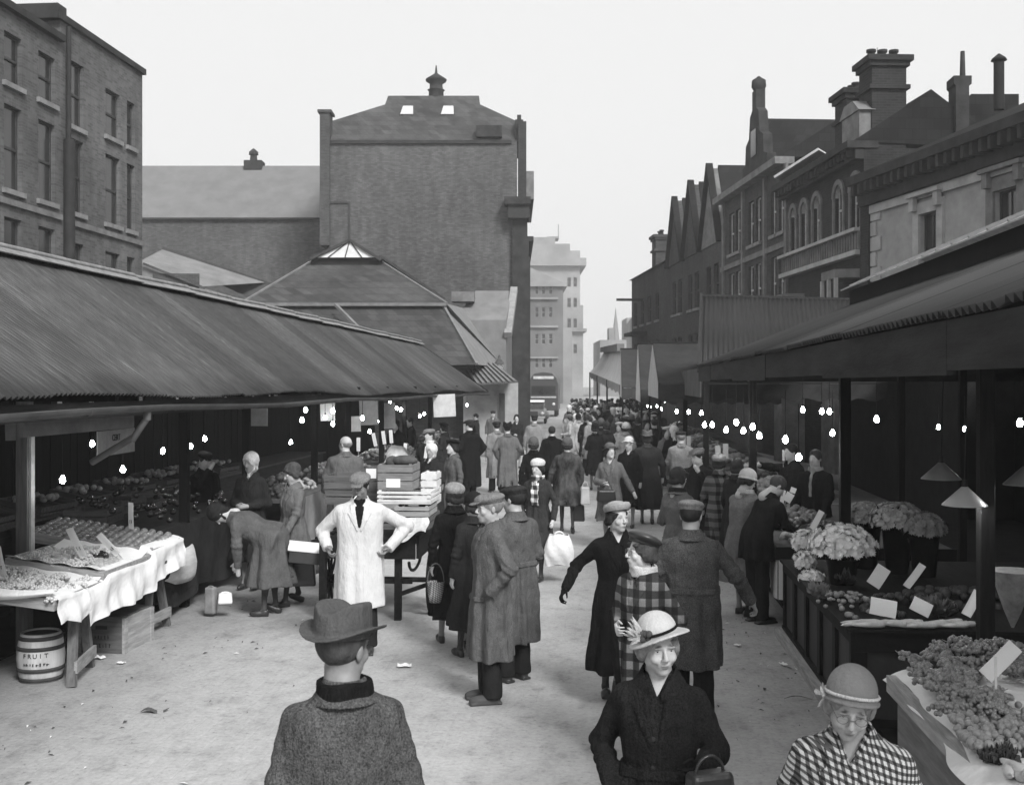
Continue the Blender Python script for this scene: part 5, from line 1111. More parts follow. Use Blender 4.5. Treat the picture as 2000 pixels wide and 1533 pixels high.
grape_m = mat(.5, .35, .25, 25, 0, spec=.5, key='pale_green_grape'); grape_d = mat(.10, .3, .3, 25, 0, spec=.5, key='black_grape'); apple_m = mat(.22, .28, .5, 9, 0, spec=.5, key='red_apple'); apple_l = mat(.42, .35, .4, 9, 0, spec=.45, key='russet_apple'); plum_m = mat(.26, .45, .35, 20, .1, 40, spec=.4, key='dusky_plum')
leaf_m = mat(.06, .6, .4, 12, .2, 30, key='cabbage_leaf'); root_m = mat(.5, .6, .25, 12, .2, 40, key='pale_root')
def copies(proto, spots, label=None, group=None, cat=None):
    """spots: (x,y,z,rz,scale[,rx,ry]); the first moves the prototype itself"""
    tag(proto, label, cat, group)
    for i, s in enumerate(spots):
        o = proto if i == 0 else copy_tree(proto)
        o.location = s[:3]; o.rotation_euler = (s[5] if len(s) > 5 else 0, s[6] if len(s) > 6 else 0, s[3]); o.scale = (s[4],)*3
def fruit(name, mt, r, sq=(1, 1, .9), n=12, m=8):
    prof = [(max(1e-5, math.sin(math.pi*j/m)*(1-.12*math.cos(math.pi*j/m*1.0)**3)), -math.cos(math.pi*j/m)*(1 if j < m-0 else .75)) for j in range(m+1)]
    prof[-1] = (1e-5, .78); q = MB(); q.lathe([(a*r*sq[0], b*r*sq[2]) for a, b in prof], (0, 0, 0), n); q.tube((0, 0, r*.65), (r*.1, 0, r*1.05), r*.06, r*.05, 5); return q.build(name, mt)
# ---- left display: table on trestles, three tilted trays, cloth
TXl = -4.6
lt_ = empty('trestle_table', (-5.4, 10.4, 0), 0, 'long display table on A-shaped trestles under the nearest fruit trays', 'table')
q = MB(); q.bx(-.85, .82, -1.35, 1.3, .74, .77); q.build('table_top', wood_d, lt_)
q = MB(); q.bx(-.85, .6, .9, .93, .05, .735); q.build('side_cloth', hess, lt_)
def trestle(parent, p0, p1, top, ox, oy):
    m_ = (p0+p1)/2
    for p in (p0, p1):
        q = MB(); tp = Vector((m_.x-.03, m_.y+(p.y-m_.y)*.22, top)); q.bar(p-Vector((ox, oy, 0)), tp-Vector((ox, oy, 0)), .05, .075, (1, 0, 0)); q.build('leg', wood(.12, 'trestle_wood', 2), parent)
    q = MB(); a_, b_ = p0.lerp(Vector((m_.x, m_.y, top)), .22), p1.lerp(Vector((m_.x, m_.y, top)), .22); q.bar(a_-Vector((ox-.04, oy+.05, 0)), b_-Vector((ox-.04, oy-.05, 0)), .03, .1, (0, 0, 1)); q.build('stretcher', wood(.25, 'pale_stretcher', 1), parent)
trestle(lt_, G(140, 1342), G(176, 1302), .73, -5.4, 10.4); trestle(lt_, G(285, 1242), G(326, 1222), .73, -5.4, 10.4)
trays = [(9.42, .86, .80, 'near tray of pale grapes spilling to the left edge'), (10.42, 1.06, .85, 'middle tray of pale grapes, dark pears and mixed fruit'), (11.38, .76, .92, 'far tray with neat rows of shiny dark apples')]
TR = []
for (yc, ly_, z, lab) in trays:
    TR.append(crate('fruit_tray', 'shallow wooden '+lab+', white cloth below', (-5.3 if yc != 10.42 else -5.06, yc, z), (1.42 if yc != 10.42 else .95, ly_, .1), 0, wood_p, 1, 'fruit trays on the left table', (0, R(7)), True, 'tray'))
def ontray(k, u, v, h=.06):           # u along x (0 = street side), v along y
    yc, ly_, z, _ = trays[k]; x = .66-u*1.32; cx_ = -5.3
    if k == 1: x = .43-u*.86; cx_ = -5.06
    return Vector((cx_+x*math.cos(R(7)), yc+(v-.5)*(ly_-.1), z-x*math.sin(R(7))*1.0+h))
for k in (0, 1):
    yc, ly_, z, _ = trays[k]; xa, xb = ((-5.98, -4.6) if k == 0 else (-5.5, -4.62)); q = MB(); q.grid(lambda u, v: (xa+(xb-xa)*u, yc+(v-.5)*(ly_+.06), z+.055+math.sin(R(7))*(-(xa+(xb-xa)*u)-(5.3 if k == 0 else 5.06))+.10*abs(v-.5)**2*3+.008*math.sin(u*23+v*9)), 24, 10, True, .003)
    tag(q.build('tray_paper', card_w), ['white lining paper under the nearest grapes', 'white lining paper in the middle tray'][k], 'paper', 'tray linings')
gb = [bunch_mesh('grape_bunch', grape_m) for _ in range(3)]
for j, g_ in enumerate(gb):
    sp = []
    for i in range(26):
        u, v = ((i*3+j)*.381) % 1, ((i*3+j)*.277+.1*j) % 1; p = ontray(0, u, v, .06+random.uniform(0, .05)); sp.append((p.x, p.y, p.z, random.uniform(0, 6.3), random.uniform(.95, 1.25), random.uniform(-.3, .3)))
    for i in range(13):
        p = ontray(1, .30+random.random()*.68, random.random()*.9, .05+random.uniform(0, .05)); sp.append((p.x, p.y, p.z, random.uniform(0, 6.3), random.uniform(.9, 1.15), random.uniform(-.3, .3)))
    copies(g_, sp, 'pale green grape bunch heaped in the left-hand fruit trays', 'grape bunches in the left trays', 'grapes')
ap = fruit('apple', apple_m, .037); sp = []
for i in range(15):
    for j in range(9):
        p = ontray(2, .04+i*.066, .05+j*.112, .055+.10*(j/9)); sp.append((p.x+random.uniform(-.006, .006), p.y+random.uniform(-.006, .006), p.z+random.uniform(-.004, .008), random.uniform(0, 6.3), random.uniform(.95, 1.1), random.uniform(-.3, .3)))
copies(ap, sp, 'shiny dark apple set in rows in the far left tray', 'apples in rows', 'apple')
ap = fruit('apple', apple_l, .036); sp = []
for i in range(6):
    for j in range(5):
        p = ontray(1, .03+i*.06, .3+j*.11, .055); sp.append((p.x, p.y, p.z, random.uniform(0, 6.3), 1, random.uniform(-.3, .3)))
copies(ap, sp, 'pale russet apple in the front corner of the middle tray', 'russet apples in the middle tray', 'apple')
pr = fruit('aubergine', mat(.015, .15, .1, 5, 0, spec=.7, key='glossy_dark_skin'), .036, (1, 1, 1.9)); copies(pr, [tuple(ontray(1, .32+.05*k, .72, .09))+(.3+k, 1, 1.2) for k in range(3)], 'glossy black aubergine on the middle tray', 'aubergines', 'aubergine')
def hang(name, label, X, pts, ztop, mt, grp=None, out=.03, ny=60, cat='cloth', n0=.0):
    ys = [p[0] for p in pts]; zb_ = [p[1] for p in pts]; yt = [p[0] for p in ztop]; zt2 = [p[1] for p in ztop]
    def F(u, v):
        y = ys[0]+(ys[-1]-ys[0])*u; zt_ = float(np.interp(y, yt, zt2)); zb__ = float(np.interp(y, ys, zb_))
        b = min(1, v*6); x = X-.13*(1-b)+out*v*(.5+.35*math.sin(y*11)+.3*math.sin(y*23+1.5))+.012*math.sin(y*5+v*7)
        return (x, y, zt_+.012*(1-b)-(zt_-zb__)*max(0, v-.05)/.95)
    q = MB(); q.grid(F, ny, 12, True, .004); o = q.build(name, mt); return tag(o, label, cat, grp)
hang('table_cloth', 'white cloth hanging in a jagged hem along the left fruit trays', TXl+.03, [(9.0, .60), (9.14, .61), (9.4, .53), (9.56, .585), (9.58, .46), (9.8, .50), (10.1, .52), (10.35, .50), (10.7, .51), (10.98, .53), (11.0, .60), (11.3, .62), (11.5, .66), (11.78, .66), (11.8, .74)], [(9.0, .835), (9.9, .835), (9.98, .885), (10.93, .885), (11.0, .955), (11.8, .96)], sheet_w, 'white cloths on the stalls', .05, 120)
q = MB(); q.grid(lambda u, v: (-6.5+1.93*u, 8.97-.05*math.sin(v*3.0)-.012*math.sin(u*17), .91-.10*v-.022*math.sin(u*9+v)-.03*v*math.sin(u*5)), 40, 6, True, .006)
tag(q.build('table_cloth', sheet_w), 'rolled white cloth edge across the near end of the left table', 'cloth', 'white cloths on the stalls')
ticket('white ticket standing in the grapes beside the left post', ontray(0, .50, .55, .08), .10, .27, .1, -.15, True, '2/-', R(-8))
ticket('long white ticket leaning between near and middle trays', ontray(1, .42, .45, .08), .08, .30, .1, -.2, True, '1/6', R(-22))
ticket('white ticket leaning far over the middle tray', ontray(1, .18, .8, .08), .075, .27, .1, -.1, True, '9d', R(-42))
ticket('tall upright ticket among the dark apples', ontray(2, .3, .72, .14), .06, .28, .1, -.05, True, '1/-', 0)
# crate and barrel below
def shut_crate(label, base, d, rz, marks):
    r = empty('wooden_box', base, rz, label, 'crate'); lx_, ly_, lz = d; q = MB()
    for e0 in (-1, 1):
        q = MB(); q.bx(-lx_/2, lx_/2, e0*(ly_/2-.007)-.007, e0*(ly_/2-.007)+.007, .003, lz-.002); q.build('side_board', wood_d, r)
    for s in (-1, 1):
        q = MB()
        q.bx(s*(lx_/2+.008)-.008, s*(lx_/2+.008)+.008, -ly_/2, ly_/2, 0, lz)
        for e in (-1, 1): q.bx(s*(lx_/2+.024)-.008, s*(lx_/2+.024)+.008, e*(ly_/2-.03)-.03, e*(ly_/2-.03)+.03, 0, lz)
        q.build('end_board', wood_y, r)
    q = MB(); q.bx(-lx_/2, lx_/2, -ly_/2, ly_/2, lz+.001, lz+.014); q.build('lid', wood_d, r)
    q = MB(); q.bx(-.06, .06, -ly_/2-.004, -ly_/2-.001, lz*.68, lz*.78); q.build('hand_hole', ink, r)
    for i, m_ in enumerate(marks): strokes('stencilled_mark', ink, r, (0, -ly_/2-.003, lz*(.45-.24*i)), (R(90), 0, 0), m_, .022, .045, i)
    return r
shut_crate('closed wooden box with a hand hole on the ground between the trestles', G(212, 1275)+Vector((-.05, .3, 0)), (.42, .62, .34), R(-3), [5, 6])
bp = G(56, 1338); bp.y += .21; ba = empty('barrel', bp, R(8), 'small pale barrel with dark hoops below the left table', 'barrel')
prof = [(.165, 0), (.182, .05), (.196, .13), (.202, .21), (.196, .29), (.182, .37), (.166, .42)]
q = MB(); q.lathe(prof+[(.152, .42), (.15, .40)], (0, 0, 0), 36); q.build('staves', mat(.42, .7, .3, 9, .2, 40, (1, 1, .12), key='barrel_stave'), ba)
for z in (.03, .115, .30, .385):
    r0 = float(np.interp(z, [p[1] for p in prof], [p[0] for p in prof])); q = MB(); q.lathe([(r0+.001, z-.019), (r0+.007, z-.018), (r0+.008, z+.014), (r0+.002, z+.015)], (0, 0, 0), 36); q.build('hoop', mat(.05, .6, .3, 9, key='iron_hoop'), ba)
q = MB(); q.lathe([(.001, .395), (.15, .395), (.15, .405), (.001, .405)], (0, 0, 0), 30); q.build('head', wood_d, ba)
for i, (s_, z, sz) in enumerate((('FRUIT', .245, .055), ('', .17, .034))):
    n_ = len(s_)
    if i:
        for k in range(8): a = -math.pi/2+(k-3.5)*.14+.1; strokes('stencilled_mark', ink, ba, (.2045*math.cos(a), .2045*math.sin(a), z), (R(90), 0, a+math.pi/2), 1, .03, .028, k)
        continue
    for k, ch in enumerate(s_):
        a = -math.pi/2+(k-(n_-1)/2)*sz*.85/.205+.1; text(ch, sz, 'stencilled_letter', ink, ba, (.2045*math.cos(a), .2045*math.sin(a), z), (R(90), 0, a+math.pi/2), .001)
# second stall: hessian skirt, dark shiny fruit, hanging sack
y0, y1 = 12.0, 15.2
s2 = empty('trestle_table', (-5.7, 13.6, 0), 0, 'table with a dark hessian skirt beside the bending woman', 'table')
q = MB(); q.bx(-.9, .78, -1.6, 1.6, .93, .96); q.build('table_top', wood_d, s2)
q = MB(); q.grid(lambda u, v: (.82+.03*math.sin(u*30)*v+.05*math.sin(u*9)*v, -1.62+3.24*u, .985-v*(.83+.05*math.sin(u*13))), 60, 10, True, .006); q.build('skirt', hess, s2)
q = MB(); q.grid(lambda u, v: (-.9+1.72*u, -1.63-.03*math.sin(u*22)*v, .985-v*.8), 30, 8, True, .006); q.build('skirt', hess, s2)
q = MB(); q.bx(-.95, .80, -1.64, 1.62, .962, .99); q.build('top_cloth', hess, s2)
q = MB(); q.grid(lambda u, v: (-4.72+.06*math.sin(v*3.1)+.02*math.sin(u*8), 11.75+.62*u-.12*v*(1-u), .80-.42*v*(.75+.25*u)-.05*math.sin(u*3)+.02*math.sin(v*14)), 16, 12, True, .006)
tag(q.build('sacking', mat(.45, .9, .25, 3, .5, 14, (1, 1, 3), key='pale_striped_sacking')), 'pale striped sacking hanging below the end of the white cloth', 'cloth', 'white cloths on the stalls')
dk = fruit('plum', mat(.02, .12, .3, 9, 0, spec=.9, key='shiny_dark_plum'), .036); sp = []
for i in range(90):
    t = random.random(); x = -4.95-random.random()*1.2; y = 12.1+2.9*t; sp.append((x, y, 1.03+(-4.95-x)*.18+random.uniform(0, .06), random.uniform(0, 6), random.uniform(.85, 1.15), random.uniform(-1, 1)))
copies(dk, sp, 'glossy dark plum heaped on the hessian-skirted table', 'dark plums', 'plum')
for k, (x, y, z, rz) in enumerate([(-6.0, 12.7, 1.15, .1), (-6.1, 13.5, 1.18, -.1), (-6.1, 14.3, 1.15, .05)]):
    c_ = crate('fruit_crate', ('near', 'middle', 'far')[k]+' one of three slatted crates at the back of the skirted table', (x, y, z-.16), (.5, .6, .16), rz, wood_d, 2, 'crates on the skirted table')
# back row in the gloom
bt = empty('back_counter', (-7.1, 14, 0), 0, 'dim rear counter deep inside the left stall', 'counter')
q = MB(); q.bx(-.4, .4, -5, 12, .02, .98); q.build('counter_body', wood(.04, 'dim_counter', 1), bt)
q = MB(); q.bx(-.45, .45, -5.05, 12.05, .981, 1.01); q.build('counter_top', wood_d, bt)
for k in range(9):
    y = 9.6+k*1.25; crate('fruit_crate', 'dim fruit crate on the left rear counter, '+['behind the left post', 'behind the tall ticket', 'level with the dark apples', 'behind the second post', 'behind the headscarf woman', 'behind the curly-haired woman', 'level with the grey-coated man', 'past the grey-coated man', 'farthest back'][k], (-7.05, y, 1.012), (.6, .8, .16), random.uniform(-.1, .1), wood_d, 2, 'crates on the rear counter', (0, R(10)))
bo = fruit('orange', mat(.32, .45, .2, 30, .1, 80, key='orange_peel'), .038); sp = []
for k in range(9):
    for i in range(22): sp.append((-7.05+random.uniform(-.24, .24), 9.6+k*1.25+random.uniform(-.33, .33), 1.17+random.uniform(0, .05), random.uniform(0, 6), 1, .4))
copies(bo, sp, 'pale orange in a crate on the dim rear counter', 'oranges on the rear counter', 'orange')
# further left tables with heaps
def heap(label, X, Y, z, rx, ry, h, mt, seed=0, r=.04, grp=None):
    """mound of vegetables: lumps over a low dome"""
    o = empty('vegetable_heap', (X, Y, z), 0, label, 'vegetables', grp); random.seed(seed); q = MB()
    for i in range(int(70*rx*ry/.25)+25):
        a, t = random.random()*6.28, math.sqrt(random.random()); q.ball((rx*t*math.cos(a), ry*t*math.sin(a), h*(1-t*t)+random.uniform(-.01, .02)), r*random.uniform(.6, 1.25), 7, 5, (1, 1, random.uniform(.6, 1)))
    tag(q.build('loose_vegetables', mt, o), kind='stuff'); return o
for k, (y, ln) in enumerate(((17.5, 2.6), (21.5, 3.6), (26.5, 4.4), (32.5, 5))):
    t = empty('trestle_table', (-5.2, y, 0), 0, ['third', 'fourth', 'fifth', 'sixth'][k]+' produce table along the left stall, counted from the camera', 'table', 'far produce tables on the left')
    q = MB(); q.bx(-.8, .6, -ln/2, ln/2, .85, .9); q.build('table_top', wood_d, t); q = MB(); q.grid(lambda u, v: (.62+.03*math.sin(u*40)*v, -ln/2+ln*u, .9-.7*v), 50, 4, True, .006); q.build('skirt', hess if k % 2 else mat(.2, .9, .3, 3, .4, 10, key='grey_skirt'), t)
    for j in range(int(ln*1.3)):
        yy = y-ln/2+.4+j*.72
        heap(['cabbages', 'potatoes', 'onions', 'sprouts', 'pears'][(j+k) % 5]+' heaped on the '+['third', 'fourth', 'fifth', 'sixth'][k]+' left table, heap %s from the near end' % ['first', 'second', 'third', 'fourth', 'fifth', 'sixth', 'seventh'][j], -5.2, yy, .91, .42, .32, .22, mat([.1, .3, .4, .12, .22][(j+k) % 5], .6, .35, 14, .2, 30, key='vegetable_%d' % ((j+k) % 5)), j+k*7, .05, 'heaps on the far left tables')
for k, (px, py, D) in enumerate([(735, 862, 18.5), (752, 858, 18.7), (765, 856, 18.9), (700, 872, 18.2), (790, 880, 20), (830, 885, 21)]):
    ticket(['leftmost', 'second', 'third', 'low', 'fifth', 'sixth'][k]+' small white ticket in the heaps beyond the grey-coated man', W(px, py+14, D), .06, .22, .1, 0, True, None, R(-12+4*k))
pp = MB(); pp.grid(lambda u, v: ((u-.5)*.5, .25*math.sin(v*2.2), .36*v*math.sin(.5+u*2.2)+.03*math.sin(u*9)), 12, 8, True, .005); o = pp.build('paper_wrapping', mat(.38, .9, .3, 8, .5, 14, key='creased_paper'), None, W(772, 905, 17.6)); o.scale = (.75, 1, .8); tag(o, 'crumpled pale paper rising above the barrow crates', 'paper')
# ---- barrow loaded with boxes
bx0, bx1, by0, by1 = -3.1, -2.12, 12.25, 14.0; bcx, bcy = (bx0+bx1)/2, (by0+by1)/2
br_ = empty('barrow', (bcx, bcy, 0), 0, 'two-wheeled wooden barrow piled with boxes behind the white-coated man', 'barrow')
hx, hy = (bx1-bx0)/2, (by1-by0)/2
bar_w = wood(.014, 'dark_barrow_timber', 1)
q = MB(); q.bx(-hx, hx, -hy, hy, .84, .90); q.build('platform', bar_w, br_)
q = MB(); q.bx(-hx, hx, -hy-.05, -hy-.005, .68, .93); q.bx(-hx-.04, -hx-.005, -hy, hy, .68, .93); q.bx(hx+.005, hx+.04, -hy, hy, .68, .93); q.build('side_board', bar_w, br_)
for sx in (-.62, .32):
    q = MB(); q.bar((sx*.9, -hy+.05, .84), (sx*.9+.0, -hy+.02, 0), .075, .075); q.build('leg', bar_w, br_)
q = MB(); q.bar((-hx*.8, -hy+.06, .42), (hx*.9, -hy+.06, .42), .04, .05); q.bar((.3, -hy+.04, .28), (.62, -hy+.5, .34), .04, .04); q.build('cross_rail', bar_w, br_)
for s in (-1, 1):
    X_ = s*(hx+.11); cy_ = -.35; rw = .36; wq = MB(); n = 28
    for i in range(n):
        a0, a1 = 2*math.pi*i/n, 2*math.pi*(i+1)/n; wq.bar((X_, cy_+rw*math.cos(a0), rw+rw*math.sin(a0)*.97), (X_, cy_+rw*math.cos(a1), rw+rw*math.sin(a1)*.97), .055, .05, (1, 0, 0))
    wh = wq.build('wheel', bar_w, br_); sq = MB()
    for i in range(10): a0 = 2*math.pi*i/10; sq.tube((X_, cy_, rw), (X_, cy_+rw*.95*math.cos(a0), rw+rw*.95*math.sin(a0)), .02, .014, 6)
    sq.tube((X_-.07, cy_, rw), (X_+.07, cy_, rw), .06, .05, 12); sq.build('spokes', bar_w, wh)
q = MB(); q.tube((-hx-.1, -.35, .36), (hx+.1, -.35, .36), .03); q.build('axle', mat(.03, .5, key='iron_axle'), br_)
for s in (-1, 1):
    q = MB(); pts = [(s*hx*.8, -hy-.1+.0, .8)]; q.path([(s*hx*.8, -.35+.4*math.cos(t), .62+.14*math.sin(t)) for t in np.linspace(math.pi, 2*math.pi, 9)], .018, 6); q.build('leaf_spring', mat(.03, .5, key='iron_axle'), br_)
def onb(px, py, D): return W(px, py, D)
def lcrate(label, px0, px1, py0, py1, D, dp, mt, slats, cardpx=None, rz=0, solid=True):
    a, b = W(px0, py1, D), W(px1, py1, D); wd = (b-a).length; h = (py1-py0)/FPX*D; c = (a+b)/2+Vector((0, dp/2, 0))
    r = crate('crate', label, c, (wd, dp, h), rz, mt, slats, 'crates stacked on the barrow', solid=solid)
    if cardpx: q = MB(); s_ = D/FPX; q.bx((cardpx[0]-(px0+px1)/2)*s_, (cardpx[1]-(px0+px1)/2)*s_, -dp/2-.006, -dp/2-.001, (py1-cardpx[3])*s_, (py1-cardpx[2])*s_); q.build('paper_label', card_w, r)
    return r
lcrate('long grey crate on the left of the barrow, upper one of two', 632, 702, 929, 955, 13.0, .45, wood_d, 2)
lcrate('long grey crate on the left of the barrow, lower one of two', 634, 704, 957, 985, 13.0, .5, wood_d, 2)
lcrate('deep crate with a white label behind the carter\'s cap', 704, 738, 918, 984, 13.1, .5, wood_d, 3, (715, 735, 915, 934))
lcrate('rough crate with a white paper label at the top of the barrow', 737, 806, 908, 957, 12.5, .5, wood(.2, 'weathered_crate', 0), 3, (754, 782, 935, 952))
lcrate('white slatted tray spanning the barrow under the labelled crate', 736, 842, 960, 984, 12.35, .7, wood_w, 3, None, 0, False)
lcrate('small wooden tray below the white slatted one', 770, 838, 990, 1009, 12.3, .6, wood_p, 2)
lcrate('flat wooden tray at the bottom of the barrow load', 732, 838, 1012, 1034, 12.3, .8, wood_d, 2)
lcrate('upright white box at the right corner of the barrow load', 822, 853, 925, 984, 12.9, .35, wood_w, 4, None, 0, False)
q = MB(); a, b = W(772, 1012, 12.2), W(836, 1010, 12.2); q.grid(lambda u, v: tuple(a.lerp(b, u)+Vector((.02*math.sin(v*5), -.03*math.sin(v*2)-.015*math.sin(u*9), -v*(.20+.06*math.sin(u*5.5))))), 16, 10, True, .003); tag(q.build('newspaper', mat(.6, .9, .15, 30, .4, 12, key='newsprint')), 'crumpled newspaper hanging over the barrow edge', 'newspaper')
q = MB(); c_ = W(790, 900, 12.8); q.ball((0, 0, 0), .12, 10, 8, (1.3, 1, .55)); q.ball((-.14, 0, -.02), .08, 10, 8); tag(q.build('wrapped_bundle', mat(.07, .8, .4, 12, .4, 20, key='dark_bundle'), None, c_), 'dark cloth bundle lying on the labelled crate', 'bundle')
# ---- right panelled counter
RXc = 1.8; Yn, Yf = yX(1662, RXc)[1], yX(1529, RXc)[1]
rc2 = empty('counter', (RXc, Yn, 0), 0, 'dark panelled wooden counter carrying flowers and vegetables', 'counter')
Lc = Yf-Yn; panel = mat(.05, .6, .3, 2.2, .25, 20, (1, 1, .5), key='worn_panel_paint'); stile_m = mat(.015, .7, .3, 3, .25, 20, key='dark_stile')
q = MB(); q.bx(.03, 3.2, .03, Lc-.03, .02, .72); q.build('body', panel, rc2)
q = MB(); n = 5
for i in range(n+1):
    y = Lc*i/n; q.bx(-.0, .029, max(0, y-.06), min(Lc, y+.06), .1, .66)
q.bx(-.002, .028, 0, Lc, .661, .75); q.bx(-.012, .028, 0, Lc, 0, .099); q.bx(.03, 3.2, -.0, .028, .6, .75); q.bx(.03, 3.2, .0, .028, 0, .1)
for i in range(5): q.bx(.03+i*.7, .12+i*.7, .001, .028, .101, .599)
q.build('frame', stile_m, rc2)
q = MB(); q.bx(-.03, 3.22, -.03, Lc+.02, .752, .775); q.build('counter_top', wood(.02, 'dark_counter_top', 1), rc2)
q = MB(); q.bx(-.09, -.013, -.02, Lc, 0, .07); q.build('kick_board', wood(.28, 'pale_kick_board', 1), rc2)
def bloom_bunch(label, c, rx, ry, rz_, n, mt, br=.035, seed=0, bucket=True, bh=.32, name='flower_bunch', petals=11, bmat=None):
    random.seed(seed); r = empty(name, c, 0, label, 'flowers'); protos = []
    for k in range(2):
        q = MB()
        for i in range(petals):
            a = 2*math.pi*i/petals+random.uniform(-.1, .1)
            for lay, (l, up) in enumerate(((1, .25), (.8, .7)) if petals > 12 else ((1, .12),)):
                ca, sa = math.cos(a+lay*.2), math.sin(a+lay*.2); w2 = br*.22; e = br*l
                q.add([(0, 0, 0), (ca*e*.6-sa*w2, sa*e*.6+ca*w2, e*up*.8), (ca*e, sa*e, e*up*(1.4 if lay else .9)), (ca*e*.6+sa*w2, sa*e*.6-ca*w2, e*up*.8)], [(0, 1, 2, 3)], True)
        q.ball((0, 0, br*.08), br*(.42 if petals > 12 else .28), 7, 5, (1, 1, .7))
        protos.append(q.build('bloom', mt, r, fix=False))
    for i in range(n):
        z = random.uniform(-.15, 1); a = random.random()*6.28+i; s = math.sqrt(max(0, 1-z*z)); p = Vector((s*math.cos(a), s*math.sin(a), z)); b = protos[i % 2] if i < 2 else protos[i % 2].copy()
        if i >= 2: col.objects.link(b)
        k = random.uniform(.86, 1.02); b.location = (p.x*rx*k, p.y*ry*k, p.z*rz_*k); b.rotation_euler = p.to_track_quat('Z', 'Y').to_euler(); b.scale = (random.uniform(.8, 1.2),)*3
    q = MB()
    for i in range(n*3):
        z = random.uniform(-.3, 1); a = random.random()*6.28; s = math.sqrt(max(0, 1-z*z)); k = random.uniform(.7, 1.04); c0 = Vector((s*math.cos(a)*rx*k, s*math.sin(a)*ry*k, z*rz_*k)); nn = Vector((s*math.cos(a), s*math.sin(a), z+.2)).normalized(); t1 = nn.orthogonal().normalized(); t2 = nn.cross(t1)
        for j in range(9):
            aj = 2*math.pi*j/9; e1 = t1*math.cos(aj)+t2*math.sin(aj); sd = nn.cross(e1)*br*.25; q.add([c0, c0+e1*br*.6+sd, c0+e1*br+nn*br*.3, c0+e1*br*.6-sd], [(0, 1, 2, 3)], True)
    tag(q.build('small_blooms', mt, r, fix=False), kind='stuff')
    q = MB()
    for i in range(130):
        a = random.random()*6.28; t = math.sqrt(random.random()); x, y = rx*.85*t*math.cos(a), ry*.85*t*math.sin(a); z = rz_*random.uniform(-.5, .75); d_ = Vector((random.uniform(-1, 1), random.uniform(-1, 1), random.uniform(0, 1))).normalized()*.05; sd = d_.cross(Vector((0, 0, 1)))*.3
        q.add([(x, y, z), Vector((x, y, z))+d_*.5+sd, Vector((x, y, z))+d_, Vector((x, y, z))+d_*.5-sd], [(0, 1, 2, 3)])
    q.build('foliage', leaf_m, r, fix=False)
    q = MB()
    for i in range(16): a = 6.28*i/16; q.tube((.06*math.cos(a), .06*math.sin(a), -rz_-bh*.5), (rx*.6*math.cos(a), ry*.6*math.sin(a), rz_*.2), .004, .003, 4)
    q.build('stems', leaf_m, r)
    if bucket:
        bk = empty('bucket', (c.x, c.y, c.z-rz_*.6-bh), 0, 'dark bucket holding the '+label, 'bucket', 'flower buckets'); q = MB(); q.lathe([(.10, 0), (.14, bh), (.15, bh), (.15, bh+.012), (.135, bh+.01), (.13, bh-.06), (.001, bh-.06)], (0, 0, 0), 24); q.build('pail', mat(.015, .5, .3, 6, .1, 20, key='dark_pail'), bk)
        q = MB(); q.path([(.15*math.cos(t), .01, bh-.02-.1*math.sin(t)) for t in np.linspace(0, math.pi, 9)], .004, 5); q.build('handle', mat(.1, .4, key='wire'), bk)
    return r
wht = mat(.85, .8, .1, 20, 0, key='white_petal'); crm = mat(.42, .8, .25, 20, 0, key='mauve_petal')
bloom_bunch('big white chrysanthemums, centre of the flower display', W(1645, 1068, 10.3), .29, .26, .19, 98, wht, .040, 1, True, .3, petals=16)
bloom_bunch('white chrysanthemums leaning over the counter corner, upper cluster', W(1572, 1062, 11.3), .12, .14, .13, 48, wht, .034, 2, False, petals=16)
bloom_bunch('white chrysanthemums leaning over the counter corner, middle cluster', W(1572, 1098, 11.0), .10, .12, .10, 36, wht, .034, 3, False, petals=16)
bloom_bunch('white chrysanthemums at the counter edge, lowest cluster', W(1585, 1130, 10.6), .11, .16, .06, 34, wht, .034, 4, False, petals=16)
bloom_bunch('mauve daisies in the left of the tall buckets', W(1692, 1010, 11.2), .24, .2, .15, 70, crm, .036, 5, True, .42)
bloom_bunch('mauve daisies in the middle tall bucket', W(1752, 1015, 10.9), .26, .22, .17, 85, crm, .036, 6, True, .45)
bloom_bunch('mauve daisies in the right of the tall buckets', W(1805, 1030, 10.7), .19, .2, .14, 55, mat(.25, .8, .3, 20, 0, key='dim_petal'), .045, 7, True, .4)
# vegetables on the near end of the counter
def scat(proto, region, n, z, lab, grp, cat, sc_=(.9, 1.15), seed=0, tilt=1.0, zr=.05, rzr=(0, 6.28)):
    random.seed(seed); sp = []
    (ax, ay), (bx_, by_), (cx, cy), (dx, dy) = region
    for i in range(n):
        u, v = random.random(), random.random(); px = (ax*(1-u)+bx_*u)*(1-v)+(dx*(1-u)+cx*u)*v; py = (ay*(1-u)+by_*u)*(1-v)+(dy*(1-u)+cy*u)*v; h = random.uniform(0, zr); p = G(px, py, z)+Vector((0, 0, 1))*h
        sp.append((p.x, p.y, p.z, random.uniform(*rzr), random.uniform(*sc_), random.uniform(-tilt, tilt), random.uniform(-tilt, tilt)*.3))
    copies(proto, sp, lab, grp, cat)
heap('loose brussels sprouts and small roots heaped at the counter corner', G(1660, 1180, .8).x, G(1660, 1180, .8).y, .78, .26, .5, .09, mat(.28, .5, .4, 22, .2, 40, key='pale_sprouts'), 3, .024)
heap('dark beetroot heap on the middle of the counter', G(1770, 1185, .8).x, G(1770, 1185, .8).y, .78, .4, .42, .09, mat(.06, .35, .5, 22, .2, 40, key='beetroot'), 4, .032)
heap('dark greens heaped behind the counter tickets', G(1860, 1170, .8).x, G(1860, 1170, .8).y, .78, .5, .3, .1, leaf_m, 5, .045)
